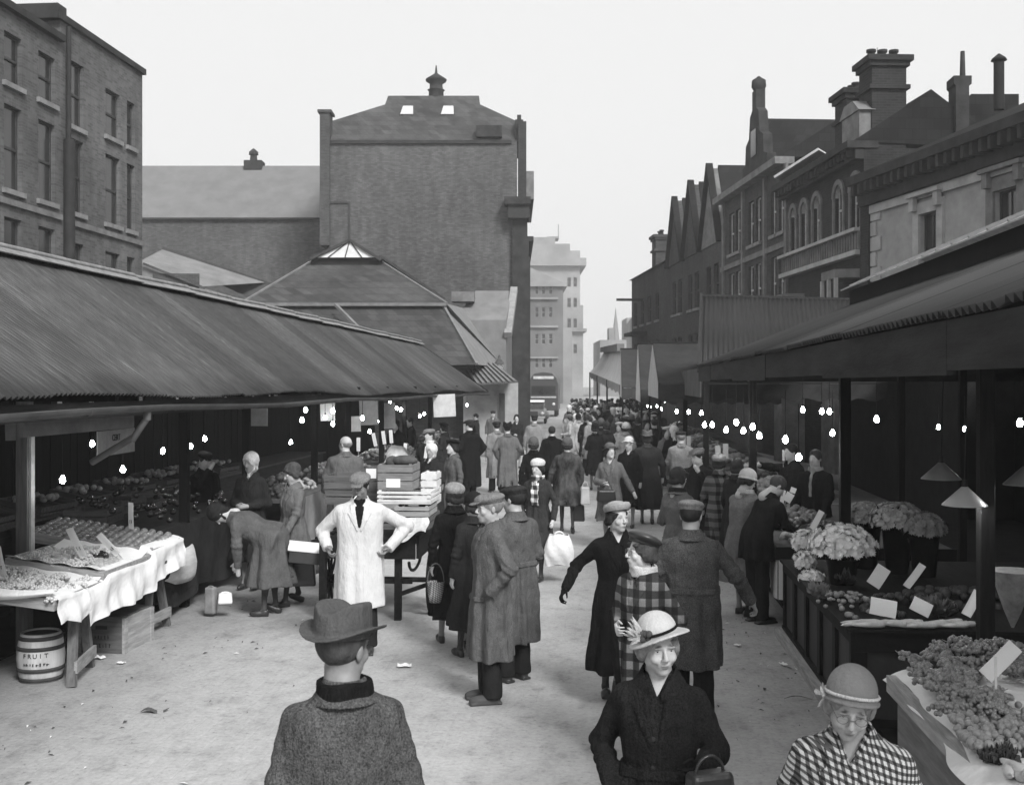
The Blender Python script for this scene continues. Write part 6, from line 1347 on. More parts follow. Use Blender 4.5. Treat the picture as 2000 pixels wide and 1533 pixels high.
def leafy(name, label, c, r0, n, mt, seed=0, grp=None, flat=.7):
    random.seed(seed); q = MB()
    for i in range(n):
        a = random.random()*6.28; t = random.uniform(.15, 1); up = Vector((math.cos(a)*t, math.sin(a)*t, flat*random.uniform(.3, 1.1))).normalized(); side = up.cross(Vector((0, 0, 1))).normalized(); l = r0*random.uniform(.7, 1.1)
        q.grid(lambda u, v: tuple(up*l*v+side*(u-.5)*l*.8*math.sin(min(1, v+.15)*2.6)+Vector((0, 0, .02*math.sin(u*9+v*5)))), 5, 4, True, .002)
    return tag(q.build(name, mt, None, c, fix=False), label, 'vegetable', grp)
leafy('cabbage', 'pale curly cabbage tucked under the flowers at the counter edge', G(1600, 1165, .80), .13, 22, mat(.22, .6, .3, 20, .3, 30, key='pale_cabbage'), 1)
leafy('cabbage', 'veined savoy cabbage right of the white tickets', G(1835, 1200, .82), .14, 24, mat(.12, .6, .3, 20, .3, 30, key='savoy'), 2)
leafy('lettuce', 'small lettuce below the flower buckets', G(1655, 1140, .82), .12, 18, leaf_m, 3)
q = MB(); q.lathe([(.002, -.13), (.012, -.10), (.022, 0), (.026, .08), (.02, .11), (.002, .115)], (0, 0, 0), 10); q.tube((0, 0, .11), (.01, 0, .15), .006, .004, 5); pn = q.build('parsnip', root_m)
random.seed(8); sp = []
for i in range(15):
    px = 1668+i*15; p = G(px, 1221+random.uniform(-3, 3), .80); sp.append((p.x, p.y, p.z+.01, random.uniform(-.5, .5)+1.5, random.uniform(.85, 1.2), 1.5, random.uniform(-.2, .2)))
copies(pn, sp, 'pale parsnip lying along the near edge of the panelled counter', 'parsnips on the counter edge', 'parsnip')
for k, (px, py, w_, h, ro, lab) in enumerate([(1700, 1150, .12, .20, 38, 'broad white ticket leaning right, below the daisies'), (1765, 1153, .06, .26, 42, 'narrow white ticket leaning right, below the daisies'), (1722, 1213, .19, .13, 12, 'big square white ticket at the counter front'), (1790, 1206, .15, .11, 30, 'folded white ticket beside the savoy cabbage'), (1882, 1210, .07, .22, 35, 'slim white ticket at the right end of the counter')]):
    ticket(lab, G(px, py, .82), w_, h, 0, .35, False, None, R(ro))
ticket('white ticket rising from the white chrysanthemums', W(1582, 1040, 11.0), .055, .2, 0, 0, True, None, R(28))
pw = MB(); pw.lathe([(.01, 0), (.06, .12), (.12, .30), (.16, .40)], (0, 0, 0), 14); tag(pw.build('wrapped_bouquet', mat(.3, .8, .4, 8, .5, 14, key='grey_wrapping'), None, W(1978, 1225, 7.9)), 'cone of grey wrapping paper at the right edge above the counter', 'wrapping paper')
# ---- nearest stall on the right
n2 = empty('counter', (1.72, 4.0, 0), 0, 'low wooden display box draped in white cloth, bottom right corner', 'counter')
YE = 7.15
q = MB(); q.bx(.05, 2.6, -2.0, YE-4.03, .02, .74); q.build('body', wood(.16, 'scuffed_box_side', 1), n2); q = MB(); q.bx(-.01, .045, -2.0, YE-4.0, .70, .80); q.build('edge_rail', wood(.3, 'pale_edge_rail', 1), n2); q = MB(); q.bx(.05, 2.6, -2, YE-4.03, .741, .79); q.build('counter_top', wood_d, n2)
q = MB(); q.grid(lambda u, v: (-.05+.42*v+.05*math.sin(u*9)*(1-v)-.02*math.sin(u*31)*(1-v), -1.6+(YE-2.38)*u+.03*math.sin(u*40)*(1-v)**3, .80+.035*math.sin(v*3.1)-.05*(1-v)**4+.012*math.sin(u*25)), 70, 10, True, .004); q.build('cloth_edge', sheet_w, n2, (0, 0, .008))
q = MB(); q.grid(lambda u, v: (.36+2.1*u, YE-4.05-4.6*v, .815+.02*math.sin(u*8)+.015*math.sin(v*11)), 20, 40, True, .004); q.build('cloth', sheet_w, n2, (0, 0, .006))
gb = [bunch_mesh('grape_bunch', mat(.22, .28, .4, 30, 0, spec=.5, key='green_grape_right'), .0112, 72, .17, .058) for _ in range(4)]
random.seed(21)
regs = [((1745, 1290), (1880, 1285), (1960, 1395), (1840, 1380)), ((1870, 1270), (1945, 1262), (1990, 1300), (1890, 1290)), ((1955, 1270), (2010, 1262), (2040, 1350), (1975, 1330)), ((1830, 1375), (1950, 1370), (1960, 1405), (1860, 1410))]
for j, (g_, rg, n) in enumerate(zip(gb, regs, (34, 9, 12, 12))): scat(g_, rg, n, .86, 'large pale grape bunch on the white cloth at bottom right', 'grape bunches at bottom right', 'grapes', (1.05, 1.3), j, .3, .05)
pm = fruit('plum', plum_m, .021, (1, 1, 1.15), 12, 8); scat(pm, ((1850, 1405), (2010, 1385), (2060, 1480), (1900, 1478)), 240, .845, 'small dusky plum heaped at bottom right', 'dusky plums', 'plum', (.85, 1.2), 4, 1.5, .05)
for k in range(7): px, py = random.uniform(1925, 2000), random.uniform(1465, 1505); leafy('lettuce', 'dark leafy lettuce in the bottom right corner below the plums', G(px, py, .83), .075, 12, mat(.07, .6, .4, 20, .3, 30, key='dark_lettuce'), 20+k, 'lettuces in the corner')
pn2 = copy_tree(pn); pn2.scale = (1, 1, 1); random.seed(3); sp = []
for i in range(6): p = G(1968+i*9, 1500+i*3, .86); sp.append((p.x, p.y, p.z+.02*(i % 2), random.uniform(-.5, .5), 1.1, 1.45, 0))
copies(pn2, sp, 'fat white parsnip pointing down in the bottom right corner', 'white parsnips in the corner', 'parsnip')
ticket('white ticket leaning right across the pale grapes', G(1915, 1330, .88), .09, .26, 0, .2, False, None, R(48))
q = MB(); q.bar((0, 0, -.1), (0, 0, .26), .012, .006); tag(q.build('ticket_stick', wood_w, None, G(1945, 1375, .86)), 'thin white stick standing in the pale grapes', 'stick')
# ---- white-clothed table of fish and greens beyond the flowers
ft = empty('trestle_table', (2.35, 13.6, 0), 0, 'table with a hanging white cloth where the light-hatted woman is choosing', 'table')
q = MB(); q.bx(-.55, 1.3, -1.35, 3.2, .80, .84); q.build('table_top', wood_d, ft); q = MB(); q.grid(lambda u, v: (-.56-.03*v*math.sin(u*30), -1.35+4.5*u, .72-.42*v), 40, 6, True, .004); q.build('cloth', mat(.55, .9, .12, 3, .5, 10, key='off_white_cloth', bd=.03), ft)
q = MB(); q.grid(lambda u, v: (-.55+1.8*u, -1.37-.03*v*math.sin(u*18), .72-.42*v), 30, 6, True, .004); q.build('cloth', mat(.55, .9, .12, 3, .5, 10, key='off_white_cloth', bd=.03), ft)
q = MB(); q.bx(-.58, 1.3, -1.38, -1.35, .722, .86); q.bx(-.58, -.56, -1.35, 3.2, .722, .86); q.build('edge_board', stile_m, ft)
for s in (-.45, 1.2):
    for e in (-1.25, 3.1): q = MB(); q.box((s, e, .4), (.06, .06, .8)); q.build('leg', wood_d, ft)
heap('pale filleted fish spread on the white-clothed table', 2.3, 12.9, .85, .36, .45, .07, mat(.45, .35, .35, 14, .1, 40, spec=.6, key='fish_flesh'), 6, .05)
heap('dark mussels spread in the middle of the white-clothed table', 2.4, 13.9, .85, .4, .5, .08, mat(.07, .3, .5, 14, .1, 40, spec=.6, key='mussel'), 7, .045); heap('mixed greens at the far end of the white-clothed table', 2.4, 15.2, .85, .4, .7, .1, mat(.16, .5, .5, 14, .1, 40, key='mixed_greens'), 8, .05)
for k, (px, py, D, w_, h, ro, lab) in enumerate([(1525, 990, 13.2, .045, .16, 10, 'thin upright ticket before the bending man'), (1532, 985, 13.0, .09, .11, 30, 'square ticket right of the bending man'), (1545, 968, 14.5, .07, .07, 20, 'small far ticket above the fish'), (1530, 905, 16, .03, .15, 0, 'narrow upright ticket near the vendor')]): ticket(lab, W(px, py, D), w_, h, 0, 0, True, None, R(ro))
# far right stalls: tables with tickets
for k, (y, ln) in enumerate(((20.5, 4.5), (26.5, 5), (33, 6), (41, 8))):
    t = empty('trestle_table', (2.7, y, 0), 0, ['first', 'second', 'third', 'fourth'][k]+' dim produce table along the far right stalls', 'table', 'far produce tables on the right')
    q = MB(); q.bx(-.5, 1, -ln/2, ln/2, .8, .86); q.build('table_top', wood_d, t); q = MB(); q.grid(lambda u, v: (-.52, -ln/2+ln*u, .8-.7*v), 20, 2, True, .006); q.build('skirt', hess, t)
    for j in range(int(ln/1.0)): heap(['pale', 'dark', 'mixed', 'light', 'mottled', 'dull', 'bright', 'small'][j]+' heap of produce on the '+['first', 'second', 'third', 'fourth'][k]+' far right table', 2.7, y-ln/2+.5+j*1.0, .87, .4, .4, .2, mat([.3, .08, .18, .45][j % 4], .6, .35, 14, .2, 30, key='produce_%d' % (j % 4)), j+k*9, .06, 'heaps on the far right tables')
for k, (px, py, D) in enumerate([(1402, 905, 19), (1417, 900, 19.5), (1335, 880, 24), (1345, 878, 25), (1322, 860, 27)]):
    ticket(['first', 'second', 'third', 'fourth', 'fifth'][k]+' upright white ticket from the right along the far right stalls', W(px, py, D), .09, .26, 0, 0, True)
# dim shelves at the back of the big right stall
for k, y in enumerate((8.6, 11.6, 14.6, 17.6)):
    sh = empty('shelf_unit', (7.25, y, 0), 0, ['nearest', 'second', 'third', 'farthest'][k]+' dim shelf unit against the rear boards of the big right stall', 'shelf', 'shelves in the big right stall')
    for z in (.7, 1.25, 1.8, 2.3): q = MB(); q.bx(-.3, .3, -1.35, 1.35, z, z+.03); q.build('shelf_board', wood_d, sh)
    for s in (-1.36, 1.36): q = MB(); q.bx(-.3, .3, s-.02, s+.02, 0, 2.5); q.build('upright', wood_d, sh)
pk = MB(); pk.bx(-.12, .12, -.15, .15, 0, .26); pk.mi = 1; pk.bx(-.128, -.121, -.1, .1, .06, .2); pko = pk.build('carton', [mat(.2, .8, .3, 5, key='dull_carton'), mat(.5, .8, .2, 5, key='carton_label')]); sp = []; random.seed(12)
for y in (8.6, 11.6, 14.6, 17.6):
    for z in (.731, 1.281, 1.831):
        yy = y-1.15
        while yy < y+1.2:
            if random.random() < .75: sp.append((7.13+random.uniform(-.05, .05), yy, z, random.uniform(-.15, .15), random.uniform(.7, 1.15)))
            yy += .38
copies(pko, sp, 'dull carton standing on the dim shelves of the big right stall', 'cartons on the dim shelves', 'carton')
# ---- bare bulbs on flex
glow = emit(80, 'lit_bulb_glass')
def bulb_proto():
    r = empty('light_bulb', (0, 0, 0)); q = MB(); q.lathe([(.001, -.047), (.015, -.044), (.027, -.032), (.032, -.015), (.031, -.002), (.025, .014), (.016, .030), (.013, .042)], (0, 0, 0), 14); q.build('glass', glow, r)
    q = MB(); q.lathe([(.0145, .042), (.016, .046), (.016, .075), (.006, .085)], (0, 0, 0), 10); q.build('bulb_holder', mat(.03, .4, key='brass_holder'), r); q = MB(); q.tube((0, 0, .08), (0, 0, .6), .0055, .0055, 5); q.build('flex', mat(.03, .6, key='lamp_flex'), r); return r
bproto = bulb_proto()
LB = [(122, 936, 'lowest lit bulb, beside the left post'), (180, 866, 'lit bulb under the hanging board'), (240, 916, 'lit bulb right of the lowest one'), (318, 880, 'lit bulb left of the second post'), (372, 871, 'lit bulb touching the second post'), (400, 856, 'lit bulb right of the second post'), (568, 863, 'lit bulb above the curly-haired woman'), (614, 854, 'lit bulb on the thin post past the curly-haired woman')]
LB2 = [(590, 820), (597, 800), (635, 815), (650, 802), (650, 827), (682, 818), (708, 816), (722, 842), (737, 822), (755, 822), (762, 787), (775, 797), (783, 800), (820, 812), (828, 808), (850, 805), (853, 801), (907, 802), (912, 791)]
RB = [(1169, 742), (1188, 746), (1216, 761), (1228, 764), (1250, 769), (1257, 772), (1264, 793), (1270, 794), (1283, 793), (1291, 798), (1298, 783), (1302, 778), (1322, 803), (1345, 804), (1370, 806)]
RB2 = [(1376, 829, 17.0, 'first of the pair of bulbs left of the big right stall'), (1391, 829, 16.5, 'second of the pair of bulbs left of the big right stall'), (1418, 839, 15.5, 'lit bulb low between the pair and the cluster'), (1438, 824, 15, 'top bulb of the four-bulb cluster'), (1452, 840, 14.5, 'lower middle bulb of the four-bulb cluster'), (1470, 833, 14, 'right upper bulb of the four-bulb cluster'), (1483, 850, 13.6, 'lowest bulb of the four-bulb cluster'), (1534, 858, 12.5, 'dim bulb above the vendor\'s raised arm'), (1560, 892, 11.8, 'lit bulb right of the raised arm'), (1568, 800, 16, 'small far bulb above the vendor'), (1605, 803, 15.5, 'left bulb of the close pair inside the right stall'), (1620, 803, 15.5, 'right bulb of the close pair inside the right stall'), (1626, 845, 14.5, 'small bulb under the close pair'), (1712, 818, 13.5, 'small bulb over the daisies'), (1833, 834, 14, 'faint bulb above the enamel shades'), (1884, 837, 14.5, 'faint bulb right of the other faint one'), (1992, 825, 11, 'lit bulb at the right edge')]
bi = 0
def put(px, py, D, lab, grp, k=1):
    global bi
    o = bproto if bi == 0 else copy_tree(bproto); bi += 1; o.location = W(px, py, D); o.scale = (k, k, k); tag(o, lab, 'light bulb', grp)
for i, (px, py, lab) in enumerate(LB): put(px, py, yX(px, [-5.2, -5.6, -5.1, -5.7, -5.4, -5.6, -5.5, -5.1][i])[0], lab, 'bare bulbs in the left stall', .82)
for i, (px, py) in enumerate(LB2): put(px, py, yX(px, -5.0-.3*(i % 3))[0], 'small lit bulb in the swarm far inside the left stall', 'swarm of bulbs in the left stall', 1.05)
for i, (px, py) in enumerate(RB): put(px, py, min(62, yX(px, 2.0+.15*(i % 3))[0]), 'small lit bulb in the string along the far right stalls', 'string of bulbs on the right', 1.25)
for (px, py, D, lab) in RB2: put(px, py, D, lab, 'bare bulbs in the big right stall', .7 if 'faint' in lab else .92)
# enamel shades over the flowers
shm = mat(.16, .35, .2, 4, 0, spec=.5, key='enamel_shade')
for px, py, D, lab in ((1838, 925, 8.6, 'grey enamel shade with a lit bulb, upper one over the flowers'), (1884, 975, 7.6, 'bright edged enamel shade, lower one over the flowers'), (2004, 935, 7.6, 'enamel shade cut off by the right edge')):
    r = empty('pendant_lamp', W(px, py, D), .3, lab, 'lamp', 'enamel lamps on the right'); q = MB(); q.lathe([(.02, .085), (.03, .075), (.145, -.035), (.147, -.042), (.14, -.038), (.028, .068)], (0, 0, 0), 32); q.build('lamp_shade', shm if px != 1884 else mat(.42, .3, .1, 4, 0, spec=.5, key='white_enamel'), r)
    q = MB(); q.ball((0, 0, -.018), .034, 12, 8); q.build('bulb', glow, r); q = MB(); q.tube((0, 0, .08), (0, 0, .13), .02, .016, 10); q.tube((0, 0, .13), (.02, 0, .75), .004, .004, 5); q.build('flex', mat(.03, .6, key='lamp_flex'), r)
# ---- gas lamp post
gp = empty('street_lamp', G(975, 868), 0, 'old gas lamp post standing before the pale-walled shop', 'street lamp')
q = MB(); q.lathe([(.16, 0), (.16, .25), (.10, .35), (.08, .9), (.055, 1.0), (.05, 2.9), (.07, 2.95), (.04, 3.05)], (0, 0, 0), 14); q.bx(-.35, .35, -.015, .015, 2.8, 2.83); q.build('post', mat(.07, .5, .2, 4, key='lamp_iron'), gp)
q = MB(); q.lathe([(.10, 3.06), (.19, 3.45)], (0, 0, 0), 4); q.build('lantern', mat(.4, .2, .2, 3, 0, spec=.7, key='lantern_panes'), gp); q = MB(); q.lathe([(.23, 3.46), (.10, 3.66), (.05, 3.68), (.06, 3.78), (.01, 3.86)], (0, 0, 0), 8); q.build('lantern_roof', mat(.07, .5, .2, 4, key='lamp_iron'), gp)
# ---- litter
random.seed(2)
for k, (px, py, s_, lab) in enumerate([(193, 1287, .07, 'crumpled white paper scrap beside the trestle foot'), (236, 1297, .05, 'small white paper scrap right of the wooden box'), (790, 1303, .08, 'torn flat paper on the setts right of the grey hat'), (1590, 1318, .05, 'white scrap on the ground by the counter foot'), (1440, 1262, .04, 'tiny white scrap near the counter'), (880, 1120, .06, 'pale scrap between the barrow and the girl'), (1530, 1300, .05, 'pale scrap beside the kick board'), (150, 1308, .07, 'crumpled paper under the trestle bar')]):
    q = MB(); q.grid(lambda u, v: ((u-.5)*s_*1.6, (v-.5)*s_, .012+.25*s_*abs(math.sin(u*5+k)*math.cos(v*4+k))), 6, 5, False, .002); tag(q.build('paper_scrap', card_w, None, G(px, py)+Vector((0, 0, .004)), random.random()*3), lab, 'litter', 'scraps of paper on the ground')
q = MB(); q.grid(lambda u, v: ((u-.5)*.22, (v-.5)*.10*math.sin(u*3+.1), .01+.02*math.sin(u*7)), 8, 4, True, .002); tag(q.build('fallen_leaf', mat(.1, .8, key='brown_leaf'), None, G(303, 1390)+Vector((0, 0, .004)), .4), 'dark fallen leaf on the setts at lower left', 'leaf')
q = MB(); q.grid(lambda u, v: ((u-.5)*.25, (v-.5)*.02*math.sin(u*3+.1), .01+.02*math.sin(u*4)), 8, 3, True, .002); tag(q.build('fallen_leaf', mat(.05, .8, key='dark_leaf'), None, G(1560, 1366)+Vector((0, 0, .004)), .2), 'long dark leaf behind the bowed hat at lower right', 'leaf')
lt2 = MB(); random.seed(9)
for i in range(520):
    side = random.random() < .5; X = (-4.4+abs(random.gauss(0, .8))) if side else (1.7-abs(random.gauss(0, .7))); Y = random.uniform(6, 30); a = random.random()*3.14; l = random.uniform(.008, .035); w_ = l*random.uniform(.1, .5); z = .006
    lt2.mi = random.choice((0, 0, 0, 0, 1)); c_, s_ = math.cos(a), math.sin(a)
    lt2.add([(X-c_*l, Y-s_*l, z), (X+s_*w_, Y-c_*w_, z+.006), (X+c_*l, Y+s_*l, z+.003), (X-s_*w_, Y+c_*w_, z+.012)], [(0, 1, 2, 3)])
tag(lt2.build('trodden_litter', [mat(.07, .9, key='trodden_leaf'), mat(.6, .9, key='straw_bit')]), kind='stuff')
# ---- vehicles
def car():
    r = empty('parked_car', G(1045, 826), R(2), 'small saloon car with a pale roof at the far end of the street', 'car'); cp = mat(.12, .3, .1, 3, 0, spec=.6, key='car_paint')
    q = MB(); q.prism([(-2.0, .35), (-2.0, .75), (-1.2, .95), (1.0, .98), (1.6, .8), (2.0, .7), (2.0, .35)], 0, -.75, .75); b = q.build('body', cp, r, bevel=.12)
    q = MB(); q.prism([(-1.15, .94), (-.6, 1.4), (.6, 1.42), (1.2, .96)], 0, -.62, .62); q.build('cabin', glass, r, bevel=.08)
    q = MB(); q.prism([(-.75, 1.39), (-.5, 1.52), (.5, 1.54), (.85, 1.4)], 0, -.64, .64); q.build('roof', mat(.75, .3, .05, 3, 0, spec=.5, key='pale_car_roof'), r, bevel=.06)
    for sx in (-.7, .7):
        for y in (-1.25, 1.25): q = MB(); q.tube((sx-.08, y, .31), (sx+.08, y, .31), .31, .31, 20); w_ = q.build('wheel', mat(.02, .8, key='tyre'), r); q = MB(); q.tube((sx-.09, y, .31), (sx+.09, y, .31), .17, .17, 16); q.build('hub_cap', mat(.4, .3, key='hub'), w_)
        q = MB(); q.ball((sx*.75, -1.98, .68), .11, 12, 8); q.build('headlight', mat(.6, .2, key='lamp_glass'), r)
        q = MB(); q.ball((sx*1.15, -1.4, .55), .3, 12, 8, (.6, 1.5, .9)); q.build('mudguard', cp, r)
    q = MB(); q.bx(-.72, .72, -2.12, -2.05, .38, .5); q.build('bumper', mat(.5, .3, key='chrome'), r); q = MB(); q.bx(-.25, .25, -2.03, -2.0, .55, .82); q.build('grille', mat(.05, .4, key='grille'), r)
car()
v = empty('lorry', G(1062, 812)+Vector((.1, 0, 0)), R(1), 'tall dark rounded van behind the pale-roofed car', 'van'); vp = mat(.06, .4, .2, 2, key='van_paint')
q = MB(); q.prism([(-1.15, .5), (-1.15, 2.6), (-1.0, 3.1), (-.7, 3.45), (0, 3.55), (.7, 3.45), (1.0, 3.1), (1.15, 2.6), (1.15, .5)], 1, -3, 3); q.build('body', vp, v, bevel=.05)
q = MB(); q.bx(-.95, .95, -3.03, -3.0, 1.75, 2.45); q.build('windscreen', glass, v); q = MB(); q.bx(-.8, .8, -3.06, -3.0, 3.0, 3.22); q.build('name_board', mat(.5, .7, key='van_board'), v); q = MB(); q.bx(-1.0, 1.0, -3.07, -3.0, 1.5, 1.62); q.build('trim', mat(.4, .5, key='van_trim'), v)
for sx in (-.95, .95):
    for y in (-1.9, 1.8): q = MB(); q.tube((sx-.12, y, .45), (sx+.12, y, .45), .45, .45, 20); q.build('wheel', mat(.02, .8, key='tyre'), v)
    q = MB(); q.ball((sx*.85, -3.02, 1.0), .13, 12, 8); q.build('headlight', mat(.6, .2, key='lamp_glass'), v)
# ================================================================ the people
C = cloth
blackwool = C(.010, .5, 'black_wool'); darkwool = C(.022, .5, 'dark_wool'); greywool = C(.075, .6, 'grey_tweed', .25, .45); midwool = C(.11, .5, 'mid_grey_wool'); lightwool = C(.22, .5, 'light_grey_wool'); rain = C(.10, .6, 'raincoat_gaberdine'); whitecot = C(.56, .4, 'white_cotton', .05, .05)
capgrey = C(.16, .5, 'grey_tweed_cap', .3, .5); capdark = C(.03, .5, 'dark_tweed_cap', .3, .5); hatlight = C(.5, .3, 'pale_felt', .1, .1); hatmid = C(.1, .3, 'mid_felt'); hatdark = C(.015, .3, 'dark_felt'); scarf_w = C(.62, .4, 'white_headscarf'); glove = C(.008, .3, 'black_glove')
plaid = check(.022, .05, .20, .105, 'plaid_cloth', w=.5); hound = check(.025, .10, .50, .025, 'houndstooth_cloth', diag=.35, w=.52); fur_m = mat(.05, .9, .9, 10, .8, 90, (1, 1, .5), key='dark_fur'); chk = check(.03, .25, .75, .11, 'checked_scarf', w=.5); dplaid = check(.015, .05, .12, .12, 'dark_plaid', w=.55); stripe = check(.25, .25, .6, .024, 'ribbed_straw', w=.5)
# --- 1 man in the trilby, nearest the camera, seen from behind
f = Figure('m', hem=.72, arms=('down', 'down'), head=(R(-38), R(4), 0), bulk=.92, seed=3)
person('man in a grey felt trilby and tweed jacket, back to the camera, bottom centre', place(672, 4.12), facing(672, 176), 1.75, f, C(.075, .7, 'herringbone_tweed', .35, .8), .0065, 'trilby', C(.075, .4, 'grey_felt', .1, .2), 'short', hair_b, trousers=True, flaps=False, muffler=(blackwool, 1.40, .02, .05), skin=.2, bodyres=.0065)
# --- 2 lady in the feathered hat
f = Figure('f', hem=.32, arms=(((.27, .07, 1.10), (.17, -.16, .93)), ((.25, .0, 1.12), (.19, -.23, 1.11))), head=(R(24), R(8), R(-3)), bulk=1.04, seed=6, smile=5)
lady2 = person('elderly woman in a pale feathered hat and heavy dark coat, bottom right of centre', place(1287, 4.8), facing(1287, 6), 1.60, f, C(.016, .7, 'dark_boucle', .3, .8), .0065, 'brim', C(.42, .3, 'pale_felt_brim', .1, .1), 'curly', hair_g, trousers=False, buttons=4, flaps=True, belt=True, bodyres=.0055, skin=.42, gloves=glove, hattilt=(0, -14, 0))
def infig(root, fig, H, tilt=(0, 0, 0)):
    c, Rm = fig.hmat(); k = H/1.70; M_ = Euler([R(a) for a in tilt]).to_matrix(); c0 = Vector((0, .01, .05)); return lambda v: (c+Rm@(c0+M_@(Vector(v)-c0)))*k
T = infig(lady2, f, 1.60, (0, -14, 0))
q = MB(); random.seed(4)
for i in range(60):
    a = random.uniform(-1.2, 1.2); b = random.uniform(.1, 1.1); p0 = Vector((-.075, -.035, .075)); d_ = Vector((-.5+.35*math.sin(a*2), -.5*math.cos(a*3), .9*b)).normalized(); l = random.uniform(.05, .115); s_ = d_.cross(Vector((0, 1, .2))).normalized()*.010; q.add([T(p0+d_*.01-s_*.4), T(p0+d_*l*.5-s_), T(p0+d_*l), T(p0+d_*l*.5+s_)], [(0, 1, 2, 3)])
q.mi = 1
for i in range(14): p0 = Vector((-.07+random.uniform(-.02, .02), -.05+random.uniform(-.02, .02), .075+random.uniform(-.01, .03))); q.ball(T(p0), .017, 7, 5)
q.build('feather_trim', [C(.5, .2, 'pale_feather'), C(.06, .2, 'dark_feather')], lady2, fix=False)
q = MB(); n = 40; q.path([T((.0935*math.cos(a), .015+.1105*math.sin(a), .073-.28*(.015+.11*math.sin(a))*.8)) for a in np.linspace(0, 6.283, n)], .006, 6); q.build('hat_band', blackwool, lady2)
# handbag and umbrella
def handbag(label, c, rz, d=(.26, .09, .19), mt=None, handle=.16, name='handbag'):
    mt = mt or mat(.02, .3, .3, 6, .2, 30, spec=.5, key='black_leather'); r = empty(name, c, rz, label, 'bag'); a, b, h = d
    q = MB(); q.grid(lambda u, v: (0, 0, 0), 1, 1)if False else None
    q.prism([(-a/2, -h/2), (a/2, -h/2), (a/2*.88, h/2), (-a/2*.88, h/2)], 1, -b/2, b/2); q.build('bag_body', mt, r, bevel=.02)
    q = MB(); q.path([(a*.3*math.cos(t), 0, h/2-.01+handle*math.sin(t)) for t in np.linspace(0, math.pi, 12)], .007, 6); q.build('handle', mt, r); return r
handbag('black handbag held at the hip of the woman in the feathered hat', W(1386, 1538, 4.42), .4, (.20, .09, .13), handle=.07)
q = MB(); q.lathe([(.003, -.45), (.018, -.1), (.026, .1), (.012, .14), (.012, .2)], (0, 0, 0), 12); u_ = q.build('umbrella', blackwool, None, W(1415, 1640, 4.55)); u_.rotation_euler = (.15, .12, 0); tag(u_, 'furled black umbrella below the black handbag', 'umbrella')
# --- 3 lady in the checked coat
f = Figure('f', hem=.40, lean=.20, arms=('down', 'down'), head=(R(8), R(12), R(9)), bulk=1.16, seed=8, smile=16)
lady3 = person('smiling woman in spectacles and a houndstooth coat, head bowed, bottom right corner', place(1666, 4.15), facing(1668, 4), 1.58, f, hound, .0065, 'cloche', C(.19, .3, 'pale_bowler_felt', .08, .08), 'waved', hair_g, trousers=False, bodyres=.0055, skin=.34, glasses=True, hattilt=(-16, 0, 0))
T = infig(lady3, f, 1.58, (-16, 0, 0)); q = MB()
for k in range(9):
    a = k*.7; d_ = Vector((-.2, .15*math.cos(a)*1.2, .9*math.sin(a))).normalized(); s_ = Vector((0, -math.sin(a), math.cos(a)))*.012; p0 = Vector((-.100, -.01, .028)); q.add([T(p0), T(p0+d_*.045+s_), T(p0+d_*.052), T(p0+d_*.045-s_)], [(0, 1, 2, 3)])
q.ball(T((-.104, -.01, .03)), .009, 8, 6); q.build('ribbon_bow', C(.4, .2, 'pale_ribbon'), lady3, fix=False)
q = MB(); q.path([T((.1005*math.cos(a), .02+.1205*math.sin(a), .048-.22*(.02+.119*math.sin(a)))) for a in np.linspace(0, 6.283, 40)], .006, 6); q.build('hat_band', C(.5, .3, 'pale_band'), lady3)
# --- 4 plaid lady
f = Figure('f', hem=.40, arms=('fold', 'pocket'), head=(R(-30), R(0), R(0)), bulk=1.0, seed=5)
person('woman in spectacles, shiny dark beret and plaid coat, looking left', place(1254, 7.56), facing(1254, 38), 1.585, f, plaid, .008, 'beret', mat(.03, .35, .2, 8, .1, 30, spec=.5, key='shiny_beret'), 'curly', hair_b, trousers=False, stock=dstock, bodyres=.0065, glasses=True, skin=.5, muffler=(C(.5, .3, 'pale_neck_scarf'), 1.42, 0, .02), hattilt=(-16, 0, 0))
q = MB(); q.lathe([(.003, -.5), (.02, -.1), (.03, .12), (.014, .2), (.01, .34)], (0, 0, 0), 12); u_ = q.build('umbrella', blackwool, None, W(1203, 1290, 7.2)); u_.rotation_euler = (.12, -.1, 0); tag(u_, 'folded dark umbrella hanging in front of the plaid coat', 'umbrella')
# --- 5 black coat lady
f = Figure('f', hem=.30, arms=(((.32, .10, 1.16), (.43, -.02, .98)), 'down'), head=(R(28), R(2), 0), bulk=1.05, legs=.3, seed=2)
person('woman in a long black coat and ribbed pale hat, gloved arm swinging out', place(1206, 9.2), facing(1206, -8), 1.625, f, blackwool, .009, 'striped', C(.3, .4, 'ribbed_straw', .2, .2), 'waved', hair_d, trousers=False, gloves=glove, skin=.44, stock=dstock, bodyres=.008, hattilt=(-8, 0, 0))
# --- 6 back-belted man
f = Figure('m', hem=.46, arms=(((.33, .0, 1.14), (.45, -.10, .93)), ((.27, .05, 1.12), (.30, .0, .90))), head=(R(-12), R(6), 0), bulk=1.0, legs=.25, seed=7)
person('figure in a flat cap and half-belted tweed overcoat walking away, right of centre', place(1350, 8.6), facing(1350, 180), 1.71, f, C(.085, .7, 'mid_herringbone', .3, .7), .008, 'cap', capgrey, 'short', hair_d, skin=.3, belt=True)
